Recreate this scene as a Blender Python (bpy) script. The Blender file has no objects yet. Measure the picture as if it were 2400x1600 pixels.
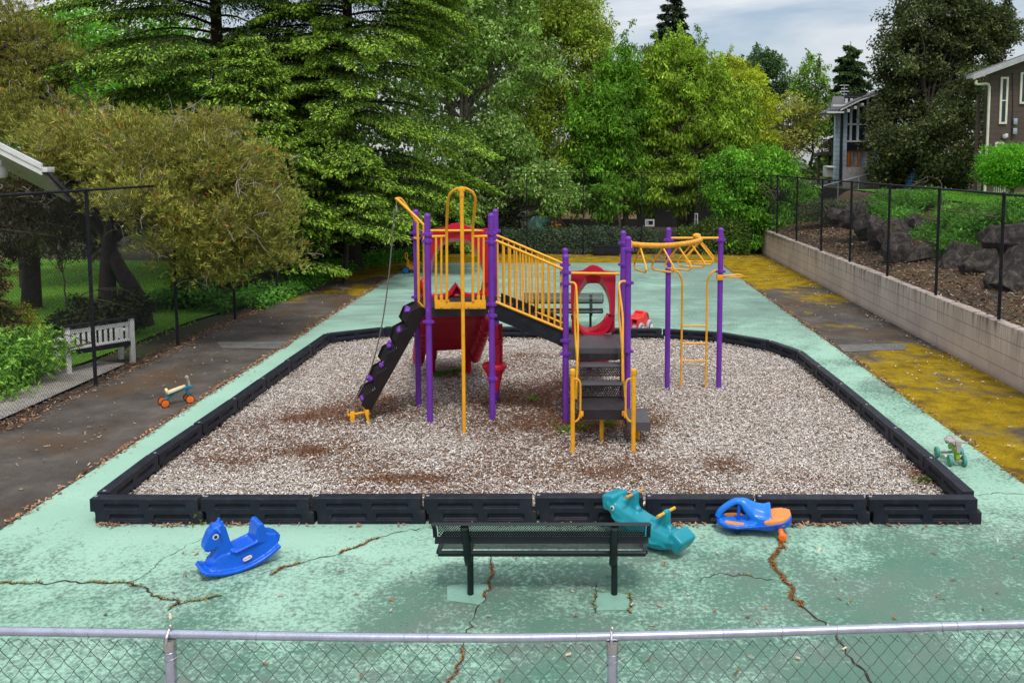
import bpy, bmesh, math, random
import numpy as np
from mathutils import Vector, Matrix, Euler

C = bpy.context.scene.collection
sc = bpy.context.scene
R = math.radians

# ------------------------------------------------------------------ camera
CAM_H, FPX, CX, CY = 4.02, 1980.0, 1345.0, 545.0
PITCH = math.atan((CY - 376) / FPX)
cam = bpy.data.cameras.new('camera')
cam.sensor_width = 36
cam.lens = FPX / 2400 * 36
cam.shift_x = (1200 - CX) / 2400
cam.shift_y = -(800 - CY) / 2400
cam.clip_start = .1
cam.clip_end = 3000
co = bpy.data.objects.new('camera', cam)
C.objects.link(co)
co.location = (0, 0, CAM_H)
co.rotation_euler = (math.pi / 2 - PITCH, 0, 0)
sc.camera = co

# ------------------------------------------------------------------ sky and sun
SUN_EL, SUN_AZ = R(60), R(165)          # azimuth clockwise from +Y
w = bpy.data.worlds.new('World')
sc.world = w
w.use_nodes = True
nt = w.node_tree
nt.nodes.clear()
out = nt.nodes.new('ShaderNodeOutputWorld')
bg = nt.nodes.new('ShaderNodeBackground')
bg.inputs['Strength'].default_value = .11
sky = nt.nodes.new('ShaderNodeTexSky')
sky.sky_type = 'NISHITA'
sky.sun_disc = False
sky.sun_elevation = SUN_EL
sky.sun_rotation = SUN_AZ
sky.dust_density = 1.5
tc = nt.nodes.new('ShaderNodeTexCoord')
mp = nt.nodes.new('ShaderNodeMapping')
mp.inputs['Scale'].default_value = (2.2, 2.2, 10)
mp.inputs['Location'].default_value = (0.3, 1.7, 0.2)
mp.inputs['Rotation'].default_value = (0, R(10), 0)
n1 = nt.nodes.new('ShaderNodeTexNoise')
n1.inputs['Scale'].default_value = 1.5
n1.inputs['Detail'].default_value = 7
n1.inputs['Roughness'].default_value = .55
n1.inputs['Distortion'].default_value = .4
cr = nt.nodes.new('ShaderNodeValToRGB')
cr.color_ramp.elements[0].position = .33
cr.color_ramp.elements[0].color = (.18, .18, .18, 1)
cr.color_ramp.elements[1].position = .60
cr.color_ramp.elements[1].color = (.97, .97, .97, 1)
mx = nt.nodes.new('ShaderNodeMix')
mx.data_type = 'RGBA'
# overcast cloud: about three times brighter overhead than at the horizon
sz = nt.nodes.new('ShaderNodeSeparateXYZ')
zr = nt.nodes.new('ShaderNodeMapRange')
zr.inputs['From Min'].default_value = 0.0
zr.inputs['From Max'].default_value = 1.0
zr.inputs['To Min'].default_value = 5.8
zr.inputs['To Max'].default_value = 15.5
zc_ = nt.nodes.new('ShaderNodeMix')
zc_.data_type = 'RGBA'
zc_.blend_type = 'MULTIPLY'
zc_.inputs[0].default_value = 1
zc_.inputs[7].default_value = (.96, .99, 1.03, 1)
L = nt.links.new
L(tc.outputs['Generated'], mp.inputs['Vector'])
L(mp.outputs[0], n1.inputs['Vector'])
L(n1.outputs['Fac'], cr.inputs['Fac'])
L(cr.outputs['Color'], mx.inputs[0])
L(sky.outputs['Color'], mx.inputs[6])
L(tc.outputs['Generated'], sz.inputs[0])
L(sz.outputs['Z'], zr.inputs['Value'])
L(zr.outputs[0], zc_.inputs[6])
L(zc_.outputs[2], mx.inputs[7])
L(mx.outputs[2], bg.inputs['Color'])
L(bg.outputs[0], out.inputs['Surface'])

sun = bpy.data.lights.new('sun', 'SUN')
sun.energy = 2.0
sun.angle = R(11)
sun.color = (1, .95, .87)
so = bpy.data.objects.new('sun', sun)
C.objects.link(so)
sd = Vector((math.sin(SUN_AZ) * math.cos(SUN_EL), math.cos(SUN_AZ) * math.cos(SUN_EL), math.sin(SUN_EL)))
so.rotation_euler = (-sd).to_track_quat('-Z', 'Y').to_euler()
so.location = (0, 0, 40)

sc.view_settings.view_transform = 'Standard'
sc.view_settings.look = 'None'
sc.view_settings.exposure = 0.13
sc.view_settings.gamma = 1
sc.view_settings.use_curve_mapping = False
sc.render.engine = 'CYCLES'
sc.cycles.max_bounces = 5
sc.cycles.diffuse_bounces = 3
sc.cycles.glossy_bounces = 2
sc.cycles.transmission_bounces = 3
sc.cycles.transparent_max_bounces = 6
sc.cycles.use_denoising = True


# ------------------------------------------------------------------ pixel helpers (photo is 2400 wide)
_cp, _sp = math.cos(PITCH), math.sin(PITCH)
def _ray(px, py):
    a = (px - CX) / FPX
    b = -(py - CY) / FPX
    return a, _cp + b * _sp, -_sp + b * _cp
def at(px, py, Y):
    r = _ray(px, py)
    t = Y / r[1]
    return Vector((r[0] * t, Y, CAM_H + r[2] * t))
def gz(px, py, z=0.0):
    r = _ray(px, py)
    t = (z - CAM_H) / r[2]
    return Vector((r[0] * t, r[1] * t, z))


# ------------------------------------------------------------------ mesh builder
class MB:
    def __init__(s):
        s.v, s.f = [], []
    def add(s, vs, fs):
        o = len(s.v)
        s.v += [tuple(p) for p in vs]
        s.f += [tuple(i + o for i in f) for f in fs]
        return s
    def box(s, c, d, rot=None, bev=0):
        bm = bmesh.new()
        bmesh.ops.create_cube(bm, size=1)
        bmesh.ops.scale(bm, vec=Vector(d), verts=bm.verts)
        if bev:
            bmesh.ops.bevel(bm, geom=list(bm.edges), offset=bev, segments=2, affect='EDGES', profile=.6)
        if rot is not None:
            if not isinstance(rot, (Matrix,)):
                rot = Euler(rot).to_matrix()
            bmesh.ops.transform(bm, matrix=rot.to_4x4(), verts=bm.verts)
        c = Vector(c)
        bm.verts.index_update()
        s.add([v.co + c for v in bm.verts], [[v.index for v in f.verts] for f in bm.faces])
        bm.free()
        return s
    def tube(s, pts, r, seg=10, caps=True, closed=False, flat=1.0):
        pts = [Vector(p) for p in pts]
        n = len(pts)
        rs = r if hasattr(r, '__len__') else [r] * n
        tans = []
        for i in range(n):
            if closed:
                t = pts[(i + 1) % n] - pts[i - 1]
            else:
                t = pts[min(i + 1, n - 1)] - pts[max(i - 1, 0)]
            if t.length < 1e-9:
                t = Vector((0, 0, 1))
            tans.append(t.normalized())
        u = tans[0].orthogonal().normalized()
        vs = []
        for i in range(n):
            u = (u - tans[i] * u.dot(tans[i]))
            if u.length < 1e-6:
                u = tans[i].orthogonal()
            u.normalize()
            b = tans[i].cross(u)
            for k in range(seg):
                a = 2 * math.pi * k / seg
                vs.append(pts[i] + u * (math.cos(a) * rs[i]) + b * (math.sin(a) * rs[i] * flat))
        fs = []
        m = n if closed else n - 1
        for i in range(m):
            j = (i + 1) % n
            for k in range(seg):
                k2 = (k + 1) % seg
                fs.append((i * seg + k, i * seg + k2, j * seg + k2, j * seg + k))
        if caps and not closed:
            fs.append(tuple(range(seg))[::-1])
            fs.append(tuple((n - 1) * seg + k for k in range(seg)))
        return s.add(vs, fs)
    def cyl(s, a, b, r, seg=14, r2=None):
        return s.tube([a, b], [r, r if r2 is None else r2], seg)
    def lathe(s, prof, c=(0, 0, 0), axis=(0, 0, 1), seg=20):
        ax = Vector(axis).normalized()
        u = ax.orthogonal().normalized()
        b = ax.cross(u)
        c = Vector(c)
        vs, fs = [], []
        for (r, h) in prof:
            for k in range(seg):
                a = 2 * math.pi * k / seg
                vs.append(c + ax * h + (u * math.cos(a) + b * math.sin(a)) * max(r, 1e-4))
        for i in range(len(prof) - 1):
            for k in range(seg):
                k2 = (k + 1) % seg
                fs.append((i * seg + k, i * seg + k2, (i + 1) * seg + k2, (i + 1) * seg + k))
        fs.append(tuple(range(seg))[::-1])
        fs.append(tuple((len(prof) - 1) * seg + k for k in range(seg)))
        return s.add(vs, fs)
    def ball(s, c, r, seg=14, rings=8):
        r3 = r if hasattr(r, '__len__') else (r, r, r)
        vs, fs = [], []
        for i in range(rings + 1):
            th = math.pi * i / rings
            for k in range(seg):
                a = 2 * math.pi * k / seg
                vs.append((c[0] + r3[0] * max(math.sin(th), 1e-3) * math.cos(a), c[1] + r3[1] * max(math.sin(th), 1e-3) * math.sin(a), c[2] + r3[2] * math.cos(th)))
        for i in range(rings):
            for k in range(seg):
                k2 = (k + 1) % seg
                fs.append((i * seg + k, (i + 1) * seg + k, (i + 1) * seg + k2, i * seg + k2))
        fs.append(tuple(range(seg)))
        fs.append(tuple(rings * seg + k for k in range(seg))[::-1])
        return s.add(vs, fs)
    def prism(s, poly, ext):
        """closed solid: polygon (list of 3D points) swept by the vector ext"""
        ext = Vector(ext)
        n = len(poly)
        p = [Vector(q) for q in poly]
        vs = p + [q + ext for q in p]
        fs = [tuple(range(n))[::-1], tuple(range(n, 2 * n))]
        for i in range(n):
            j = (i + 1) % n
            fs.append((i, j, n + j, n + i))
        return s.add(vs, fs)
    def loft(s, secs, closed=True, caps=True):
        n = len(secs[0])
        vs = [p for q in secs for p in q]
        fs = []
        for i in range(len(secs) - 1):
            for k in range(n if closed else n - 1):
                k2 = (k + 1) % n
                fs.append((i * n + k, i * n + k2, (i + 1) * n + k2, (i + 1) * n + k))
        if caps and closed:
            fs.append(tuple(range(n))[::-1])
            fs.append(tuple((len(secs) - 1) * n + k for k in range(n)))
        return s.add(vs, fs)
    def perf(s, fn, nu, nv, hole=.5):
        """sheet with a staggered grid of holes; fn(u,v) in 0..1 gives the point"""
        h = hole / 2
        for j in range(nv):
            off = .5 if j % 2 else 0
            for i in range(nu - (1 if j % 2 else 0)):
                a, b = (i + off) / nu, (i + off + 1) / nu
                c, d = j / nv, (j + 1) / nv
                m, q = (a + b) / 2, (c + d) / 2
                hu, hv = h / nu, h / nv
                oc = [(a, c), (b, c), (b, d), (a, d)]
                ic = [(m - hu, q - hv), (m + hu, q - hv), (m + hu, q + hv), (m - hu, q + hv)]
                s.add([fn(*t) for t in oc + ic], [(0, 1, 5, 4), (1, 2, 6, 5), (2, 3, 7, 6), (3, 0, 4, 7)])
            if off:
                for (a, b) in ((0, .5 / nu), (1 - .5 / nu, 1)):
                    c, d = j / nv, (j + 1) / nv
                    s.add([fn(a, c), fn(b, c), fn(b, d), fn(a, d)], [(0, 1, 2, 3)])
        return s
    def xf(s, m):
        s.v = [tuple(m @ Vector(p)) for p in s.v]
        return s
    def build(s, name, mat, parent=None, world=False, smooth=35, label=None):
        vs = s.v
        if world and parent is not None:
            o = root_of(parent).location
            vs = [(p[0] - o.x, p[1] - o.y, p[2] - o.z) for p in vs]
        me = bpy.data.meshes.new(name)
        me.from_pydata(vs, [], s.f)
        me.materials.append(mat)
        if smooth:
            me.shade_smooth()
            me.set_sharp_from_angle(angle=R(smooth))
        me.update()
        ob = bpy.data.objects.new(name, me)
        C.objects.link(ob)
        ob.parent = parent
        if label:
            ob['label'] = label
        return ob
    def molded(s, name, mat, parent=None, voxel=.01, it=4, world=False, label=None):
        """fuse the solids into one rounded moulded shell"""
        ob = s.build(name, mat, None, smooth=0)
        if world and parent is not None:
            o = root_of(parent).location
            ob.data.transform(Matrix.Translation(-o))
        m = ob.modifiers.new('r', 'REMESH')
        m.mode = 'VOXEL'
        m.voxel_size = voxel
        if it:
            m2 = ob.modifiers.new('s', 'SMOOTH')
            m2.factor = .5
            m2.iterations = it
        dg = bpy.context.evaluated_depsgraph_get()
        me = bpy.data.meshes.new_from_object(ob.evaluated_get(dg))
        me.name = name
        ob.modifiers.clear()
        old = ob.data
        ob.data = me
        bpy.data.meshes.remove(old)
        if not me.materials:
            me.materials.append(mat)
        me.shade_smooth()
        ob.parent = parent
        if label:
            ob['label'] = label
        return ob

def root_of(o):
    while o.parent is not None:
        o = o.parent
    return o
def tag(o, label=None, cat=None, group=None, kind=None):
    if label: o['label'] = label
    if cat: o['category'] = cat
    if group: o['group'] = group
    if kind: o['kind'] = kind
    return o
def thing(name, label, cat, loc=(0, 0, 0), rot=(0, 0, 0), group=None):
    o = bpy.data.objects.new(name, None)
    o.empty_display_size = .2
    C.objects.link(o)
    o.location = loc
    o.rotation_euler = rot if hasattr(rot, '__len__') else (0, 0, rot)
    return tag(o, label, cat, group)
def copy_tree(o, parent=None):
    c = o.copy()
    C.objects.link(c)
    c.parent = parent
    for ch in [k for k in o.children]:
        copy_tree(ch, c)
    return c
def arc(fn, n):
    return [fn(i / (n - 1)) for i in range(n)]
def smooth_path(pts, n=6):
    """Catmull-Rom through the points"""
    p = [Vector(q) for q in pts]
    p = [p[0] * 2 - p[1]] + p + [p[-1] * 2 - p[-2]]
    o = []
    for i in range(1, len(p) - 2):
        for k in range(n):
            t = k / n
            a, b, c, d = p[i - 1], p[i], p[i + 1], p[i + 2]
            o.append(.5 * ((2 * b) + (c - a) * t + (2 * a - 5 * b + 4 * c - d) * t * t + (3 * b - a - 3 * c + d) * t ** 3))
    o.append(p[-2])
    return o


# ------------------------------------------------------------------ materials
def newmat(name):
    m = bpy.data.materials.new(name)
    m.use_nodes = True
    n = m.node_tree.nodes
    return m, n, m.node_tree.links.new, n['Principled BSDF']
def noise(n, l, scale, detail=4, rough=.55, vec=None, dist=0):
    t = n.new('ShaderNodeTexNoise')
    t.inputs['Scale'].default_value = scale
    t.inputs['Detail'].default_value = detail
    t.inputs['Roughness'].default_value = rough
    t.inputs['Distortion'].default_value = dist
    if vec is not None:
        l(vec, t.inputs['Vector'])
    return t.outputs['Fac']
def ramp(n, l, fac, stops):
    r = n.new('ShaderNodeValToRGB')
    e = r.color_ramp.elements
    while len(e) < len(stops):
        e.new(.5)
    for i, (p, c) in enumerate(stops):
        e[i].position = p
        e[i].color = (c, c, c, 1) if not hasattr(c, '__len__') else (*c, 1)
    l(fac, r.inputs['Fac'])
    return r.outputs['Color']
def mixc(n, l, fac, a, b, mode='MIX'):
    m = n.new('ShaderNodeMix')
    m.data_type = 'RGBA'
    m.blend_type = mode
    for sock, v in ((m.inputs[0], fac), (m.inputs[6], a), (m.inputs[7], b)):
        if hasattr(v, 'links') or hasattr(v, 'is_linked'):
            l(v, sock)
        elif hasattr(v, '__len__'):
            sock.default_value = (*v, 1)
        else:
            sock.default_value = v
    return m.outputs[2]
def math_(n, l, op, a, b=None, c=None):
    m = n.new('ShaderNodeMath')
    m.operation = op
    for i, v in enumerate((a, b, c)):
        if v is None:
            continue
        if hasattr(v, 'is_linked'):
            l(v, m.inputs[i])
        else:
            m.inputs[i].default_value = v
    return m.outputs[0]
def coords(n, l, world=False, scale=(1, 1, 1)):
    if world:
        g = n.new('ShaderNodeNewGeometry')
        s = g.outputs['Position']
    else:
        g = n.new('ShaderNodeTexCoord')
        s = g.outputs['Object']
    if scale == (1, 1, 1):
        return s
    mp = n.new('ShaderNodeMapping')
    mp.inputs['Scale'].default_value = scale
    l(s, mp.inputs['Vector'])
    return mp.outputs[0]
def bump(n, l, bsdf, h, strength=.3, dist=.01):
    b = n.new('ShaderNodeBump')
    b.inputs['Strength'].default_value = strength
    b.inputs['Distance'].default_value = dist
    l(h, b.inputs['Height'])
    l(b.outputs[0], bsdf.inputs['Normal'])
def M(name, col, rough=.5, var=.18, scale=6, bmp=0, metal=0, dirt=None, dirt_amt=.5, world=False, spec=.4, chips=None):
    """procedural surface: base colour with soft variation, optional grime, fine roughness break-up"""
    m, n, l, b = newmat(name)
    v = coords(n, l, world)
    f = noise(n, l, scale, 5, .6, v)
    lo = tuple(c * (1 - var) for c in col)
    hi = tuple(min(1, c * (1 + var)) for c in col)
    c = ramp(n, l, f, [(.3, lo), (.7, hi)])
    if dirt:
        f2 = noise(n, l, scale * 2.3, 6, .65, v, .6)
        c = mixc(n, l, ramp(n, l, f2, [(.5, 0.0), (.72, dirt_amt)]), c, dirt)
    if chips:
        f4 = noise(n, l, scale * 5, 5, .7, coords(n, l, world, (1, 1, .45)))
        c = mixc(n, l, ramp(n, l, f4, [(.66, 0.0), (.70, .75)]), c, chips)
    b.inputs['Specular IOR Level'].default_value = spec
    l(c, b.inputs['Base Color'])
    f3 = noise(n, l, scale * 7, 3, .6, v)
    l(ramp(n, l, f3, [(.3, max(0, rough - .08)), (.7, min(1, rough + .1))]), b.inputs['Roughness'])
    b.inputs['Metallic'].default_value = metal
    if bmp:
        bump(n, l, b, noise(n, l, scale * 12, 4, .6, v), bmp, .01)
    return m
def foliage(name, trans=.36, rough=.55):
    m, n, l, b = newmat(name)
    a = n.new('ShaderNodeAttribute')
    a.attribute_name = 'Col'
    l(a.outputs['Color'], b.inputs['Base Color'])
    b.inputs['Roughness'].default_value = rough
    b.inputs['Specular IOR Level'].default_value = .18
    t = n.new('ShaderNodeBsdfTranslucent')
    h = n.new('ShaderNodeHueSaturation')
    h.inputs['Value'].default_value = 1.5
    h.inputs['Hue'].default_value = .49
    l(a.outputs['Color'], h.inputs['Color'])
    l(h.outputs[0], t.inputs['Color'])
    x = n.new('ShaderNodeMixShader')
    x.inputs[0].default_value = trans
    l(b.outputs[0], x.inputs[1])
    l(t.outputs[0], x.inputs[2])
    l(x.outputs[0], n['Material Output'].inputs['Surface'])
    return m

YEL = M('yellow_coated_steel', (.82, .38, .015), .36, .10, 5, dirt=(.55, .22, .02), dirt_amt=.5, spec=.35, chips=(.5, .24, .05))
YEL_RUST = M('yellow_coated_steel_rusting', (.76, .36, .02), .42, .1, 9, dirt=(.16, .06, .02), dirt_amt=.75)
PUR = M('purple_coated_steel', (.155, .036, .36), .42, .14, 4, dirt=(.10, .03, .2), dirt_amt=.5, spec=.3, chips=(.34, .22, .5))
RED = M('red_moulded_plastic', (.47, .008, .035), .34, .14, 4, dirt=(.32, .012, .03), dirt_amt=.5, spec=.35)
BLK = M('black_recycled_plastic', (.012, .014, .023), .48, .3, 3, .12, dirt=(.05, .047, .05), dirt_amt=.4, spec=.22, chips=(.09, .085, .08))
DECK = M('dark_coated_deck', (.022, .018, .021), .55, .3, 3, .1, dirt=(.06, .05, .047), dirt_amt=.5, spec=.25)
CLIMB = M('dark_brown_climber', (.016, .012, .013), .5, .3, 5, .1, spec=.22)
RAMP = M('black_coated_ramp', (.012, .013, .02), .42, .3, 3, dirt=(.035, .035, .04), dirt_amt=.5, spec=.25)
BENCH = M('dark_green_coated_steel', (.008, .015, .017), .38, .25, 5, spec=.3)
ROPE = M('grey_cable', (.12, .115, .10), .7, .3, 60, .4)
STEEL = M('bare_steel', (.5, .5, .5), .35, .15, 12, metal=.9)
GALV = M('galvanised_steel', (.40, .43, .53), .30, .12, 14, metal=.65, dirt=(.3, .3, .35), dirt_amt=.4)
WIREM = M('green_grey_wire', (.09, .13, .13), .45, .3, 10, metal=.3)
BLKF = M('black_fence_paint', (.012, .013, .017), .55, .3, 5, dirt=(.05, .05, .055), dirt_amt=.5, spec=.15)
TEAL = M('teal_plastic', (.008, .26, .33), .30, .1, 5, dirt=(.02, .2, .24), dirt_amt=.3)
BLUE = M('blue_plastic', (.003, .105, .62), .30, .08, 6)
BLUE2 = M('sky_blue_plastic', (.008, .18, .72), .28, .08, 6)
ORG = M('orange_plastic', (.85, .27, .06), .38, .1, 6)
ORG2 = M('bright_orange_plastic', (.85, .17, .02), .35, .08, 6)
WHITE = M('white_paint', (.68, .68, .66), .5, .08, 6, dirt=(.4, .4, .37), dirt_amt=.4)
BLKP = M('black_rubber', (.012, .012, .013), .5, .2, 10)
OLDC = M('old_grey_patch', (.13, .125, .12), .9, .25, 3, .3, dirt=(.06, .055, .05), dirt_amt=.6)
CONC = M('concrete', (.33, .30, .27), .85, .2, 3, .3, dirt=(.15, .13, .11), dirt_amt=.6)
LIME = M('lime_paint', (.22, .42, .01), .4, .12, 8)
WOODP = M('pale_birch', (.72, .60, .40), .5, .12, 10)
GREYW = M('weathered_grey_wood', (.36, .31, .29), .7, .25, 14, .2)
TEALD = M('deep_teal_paint', (.012, .16, .24), .4, .12, 8)
BARK = M('bark', (.10, .075, .055), .9, .4, 7, .8)
BARKG = M('grey_bark', (.20, .17, .145), .9, .35, 6, .6)
BARKD = M('dark_bark', (.045, .034, .028), .92, .4, 7, .8)
TWIG = M('dead_twig', (.30, .26, .22), .85, .3, 10)
FOL = foliage('leaves')
NEED = foliage('needles', .12, .6)
# ================================================================== SETTING
def sheet(name, poly, z, mat, kind='structure', sub=0):
    bm = bmesh.new()
    f = bm.faces.new([bm.verts.new((p[0], p[1], z)) for p in poly])
    bmesh.ops.triangulate(bm, faces=[f]) if sub == -1 else None
    me = bpy.data.meshes.new(name)
    bm.to_mesh(me)
    bm.free()
    if me.polygons[0].normal.z < 0:
        me.flip_normals()
    me.materials.append(mat)
    o = bpy.data.objects.new(name, me)
    C.objects.link(o)
    tag(o, kind=kind)
    return o

# --- soil / far ground
m, n, l, b = newmat('woodland_soil')
v = coords(n, l, True)
c = ramp(n, l, noise(n, l, .6, 8, .7, v), [(.3, (.018, .014, .008)), (.5, (.035, .03, .012)), (.7, (.03, .05, .010))])
l(c, b.inputs['Base Color'])
b.inputs['Roughness'].default_value = .95
bump(n, l, b, noise(n, l, 25, 4, .6, v), .6, .03)
SOIL = m
sheet('ground', [(-400, -200), (400, -200), (400, 700), (-400, 700)], -.03, SOIL)

# --- lawns
m, n, l, b = newmat('lawn_grass')
v = coords(n, l, True)
a = ramp(n, l, noise(n, l, .5, 6, .65, v), [(.3, (.06, .18, .004)), (.55, (.12, .30, .006)), (.75, (.20, .36, .02))])
g = noise(n, l, 60, 3, .7, v)
l(mixc(n, l, ramp(n, l, g, [(.3, .5), (.7, 0.0)]), a, (.02, .07, .003)), b.inputs['Base Color'])
b.inputs['Roughness'].default_value = .9
bump(n, l, b, g, .8, .03)
LAWN = m
sheet('lawn', [(-60, 10), (-10.0, 10), (-9.6, 20.8), (-9.1, 23.5), (-13, 33), (-60, 40)], .02, LAWN)

# --- asphalt with moss
m, n, l, b = newmat('mossy_asphalt')
v = coords(n, l, True)
sx = n.new('ShaderNodeSeparateXYZ')
l(v, sx.inputs[0])
X, Y = sx.outputs['X'], sx.outputs['Y']
base = ramp(n, l, noise(n, l, 1.3, 6, .65, v), [(.3, (.050, .042, .037)), (.55, (.095, .083, .074)), (.75, (.15, .135, .122))])
sp = noise(n, l, 90, 2, .6, v)
base = mixc(n, l, ramp(n, l, sp, [(.60, 0.0), (.70, .6)]), base, (.32, .29, .26))
base = mixc(n, l, ramp(n, l, sp, [(.32, .6), (.42, 0.0)]), base, (.02, .017, .015))
brown = noise(n, l, .55, 5, .6, v)
base = mixc(n, l, ramp(n, l, brown, [(.5, 0.0), (.66, .55)]), base, (.11, .062, .028))
# moss coverage: strong on the right strip and along the far end
right = math_(n, l, 'MULTIPLY', math_(n, l, 'GREATER_THAN', X, 5.0), .27)
rfar = math_(n, l, 'MULTIPLY', math_(n, l, 'GREATER_THAN', X, 5.0), ramp(n, l, math_(n, l, 'DIVIDE', Y, 40), [(.40, 0.0), (.48, .30), (.64, .24), (.76, .05)]))
far = ramp(n, l, math_(n, l, 'DIVIDE', Y, 40), [(.42, 0.0), (.50, .10), (.62, .15), (.70, .17), (.78, .30)])
cov = math_(n, l, 'SUBTRACT', math_(n, l, 'ADD', right, far), rfar)
mn = noise(n, l, .45, 7, .6, v, .5)
mm = ramp(n, l, math_(n, l, 'ADD', math_(n, l, 'MULTIPLY', mn, 1.0), cov), [(.655, 0.0), (.74, .95)])
fine = noise(n, l, 26, 5, .7, v)
moss = ramp(n, l, noise(n, l, 2.2, 5, .6, v), [(.3, (.12, .07, .003)), (.5, (.28, .185, .002)), (.7, (.40, .28, .003))])
moss = mixc(n, l, ramp(n, l, fine, [(.30, .55), (.5, 0.0)]), moss, (.06, .045, .006))
mfac = math_(n, l, 'MULTIPLY', mm, ramp(n, l, fine, [(.28, .35), (.5, 1.0)]))
l(mixc(n, l, mfac, base, moss), b.inputs['Base Color'])
b.inputs['Roughness'].default_value = .95
b.inputs['Specular IOR Level'].default_value = .08
bump(n, l, b, math_(n, l, 'ADD', sp, math_(n, l, 'MULTIPLY', mfac, fine)), .5, .012)
ASPH = m
sheet('asphalt_path', [(-8.9, 3.6), (8.3, 3.6), (8.45, 36.4), (-5.2, 36.4), (-8.9, 30.5), (-8.75, 24.0)], 0.0, ASPH)

# --- green painted court
m, n, l, b = newmat('green_court_paint')
v = coords(n, l, True)
sx = n.new('ShaderNodeSeparateXYZ')
l(v, sx.inputs[0])
X, Y = sx.outputs['X'], sx.outputs['Y']
mint = ramp(n, l, noise(n, l, .8, 5, .6, v), [(.3, (.27, .46, .355)), (.6, (.325, .525, .415)), (.8, (.375, .56, .455))])
# worn look rises towards the near end and towards the far end
near = ramp(n, l, math_(n, l, 'DIVIDE', Y, 40), [(.12, .23), (.165, .28), (.200, .24), (.222, .10), (.24, .0), (.3, -.0), (.46, .03), (.55, .12), (.85, .17)])
xr = ramp(n, l, math_(n, l, 'ADD', math_(n, l, 'DIVIDE', X, 14), .5), [(.12, -.0), (.30, .03), (.5, .11), (.9, .21)])
left = math_(n, l, 'ADD', near, math_(n, l, 'SUBTRACT', xr, .05))
big = noise(n, l, .55, 6, .62, v, .7)
mid = noise(n, l, 3.2, 6, .68, v, .5)
fin = noise(n, l, 22, 5, .75, v)
wear = math_(n, l, 'ADD', math_(n, l, 'ADD', math_(n, l, 'MULTIPLY', big, .80), math_(n, l, 'MULTIPLY', mid, .34)), left)
wm = ramp(n, l, math_(n, l, 'ADD', wear, math_(n, l, 'MULTIPLY', math_(n, l, 'SUBTRACT', fin, .5), .95)), [(.70, 0.0), (.90, 1.0)])
grime = ramp(n, l, noise(n, l, 1.4, 5, .65, v), [(.3, (.06, .155, .11)), (.5, (.095, .17, .13)), (.7, (.13, .15, .135))])
col = mixc(n, l, math_(n, l, 'MULTIPLY', wm, .92), mint, grime)
# long soft streaks of dust across the far half
mp = n.new('ShaderNodeMapping')
mp.inputs['Scale'].default_value = (.28, .8, 1)
l(v, mp.inputs[0])
st = noise(n, l, 2.0, 6, .62, mp.outputs[0], .8)
farm = ramp(n, l, math_(n, l, 'DIVIDE', Y, 40), [(.44, 0.0), (.55, 1.0)])
col = mixc(n, l, math_(n, l, 'MULTIPLY', farm, ramp(n, l, st, [(.36, .2), (.60, .92)])), col, (.19, .28, .24))
# dark speckles and chips
spk = noise(n, l, 55, 2, .5, v)
col = mixc(n, l, math_(n, l, 'MULTIPLY', ramp(n, l, spk, [(.64, 0.0), (.7, .8)]), ramp(n, l, mid, [(.42, 0.0), (.6, 1.0)])), col, (.06, .085, .07))
l(col, b.inputs['Base Color'])
b.inputs['Roughness'].default_value = .85
b.inputs['Specular IOR Level'].default_value = .15
bump(n, l, b, fin, .35, .006)
COURT = m
sheet('court', [(-6.24, 3.6), (5.58, 3.6), (5.70, 33.0), (-6.33, 33.0)], .005, COURT)

# --- concrete kerb path behind the left fence
sheet('path', [(-9.75, 6), (-8.95, 6), (-8.85, 16.4), (-9.5, 16.6), (-9.9, 15.6), (-9.75, 12)], .03, CONC)

# --- upper terrace that carries the near fence
t = MB()
t.box((0, -1.3, .45), (24, 9.7, .9))
tag(t.build('terrace', CONC), kind='structure')

# --- wood chip bed
BORDER = [(-5.36, 9.16), (-5.36, 10.5), (-5.34, 11.73), (-5.33, 12.96), (-5.34, 14.22), (-5.34, 15.5), (-5.33, 16.76), (-5.33, 18.02),
          (-4.25, 18.72), (-3.0, 18.7), (-1.76, 18.67), (-.51, 18.63), (.74, 18.59), (1.99, 18.55), (3.2, 18.15), (4.06, 17.3), (4.43, 16.35),
          (4.45, 15.12), (4.48, 13.92), (4.49, 12.72), (4.485, 11.54), (4.48, 10.35), (4.46, 9.16)]
m, n, l, b = newmat('wood_chip_base')
v = coords(n, l, True)
vo = n.new('ShaderNodeTexVoronoi')
vo.inputs['Scale'].default_value = 38
l(v, vo.inputs['Vector'])
c = ramp(n, l, vo.outputs['Distance'], [(0.05, (.46, .41, .36)), (.5, (.30, .25, .21)), (.8, (.14, .10, .08))])
c = mixc(n, l, ramp(n, l, noise(n, l, .9, 6, .65, v), [(.5, 0.0), (.68, .8)]), c, (.13, .05, .022))
l(c, b.inputs['Base Color'])
b.inputs['Roughness'].default_value = .95
bump(n, l, b, vo.outputs['Distance'], .8, .02)
sheet('wood_chip_bed', BORDER, .05, m, sub=-1)

def grid_noise(rng, x, y, cell, oct=4):
    """value noise in numpy"""
    tot = np.zeros_like(x)
    amp, s = 1.0, 0
    for k in range(oct):
        g = rng.random((64, 64))
        u, w_ = x / cell, y / cell
        i, j = np.floor(u).astype(int), np.floor(w_).astype(int)
        fu, fw = u - i, w_ - j
        fu, fw = fu * fu * (3 - 2 * fu), fw * fw * (3 - 2 * fw)
        a = g[i % 64, j % 64] * (1 - fu) + g[(i + 1) % 64, j % 64] * fu
        c_ = g[i % 64, (j + 1) % 64] * (1 - fu) + g[(i + 1) % 64, (j + 1) % 64] * fu
        tot += amp * (a * (1 - fw) + c_ * fw)
        s += amp
        amp *= .55
        cell /= 2.1
    return tot / s

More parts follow.
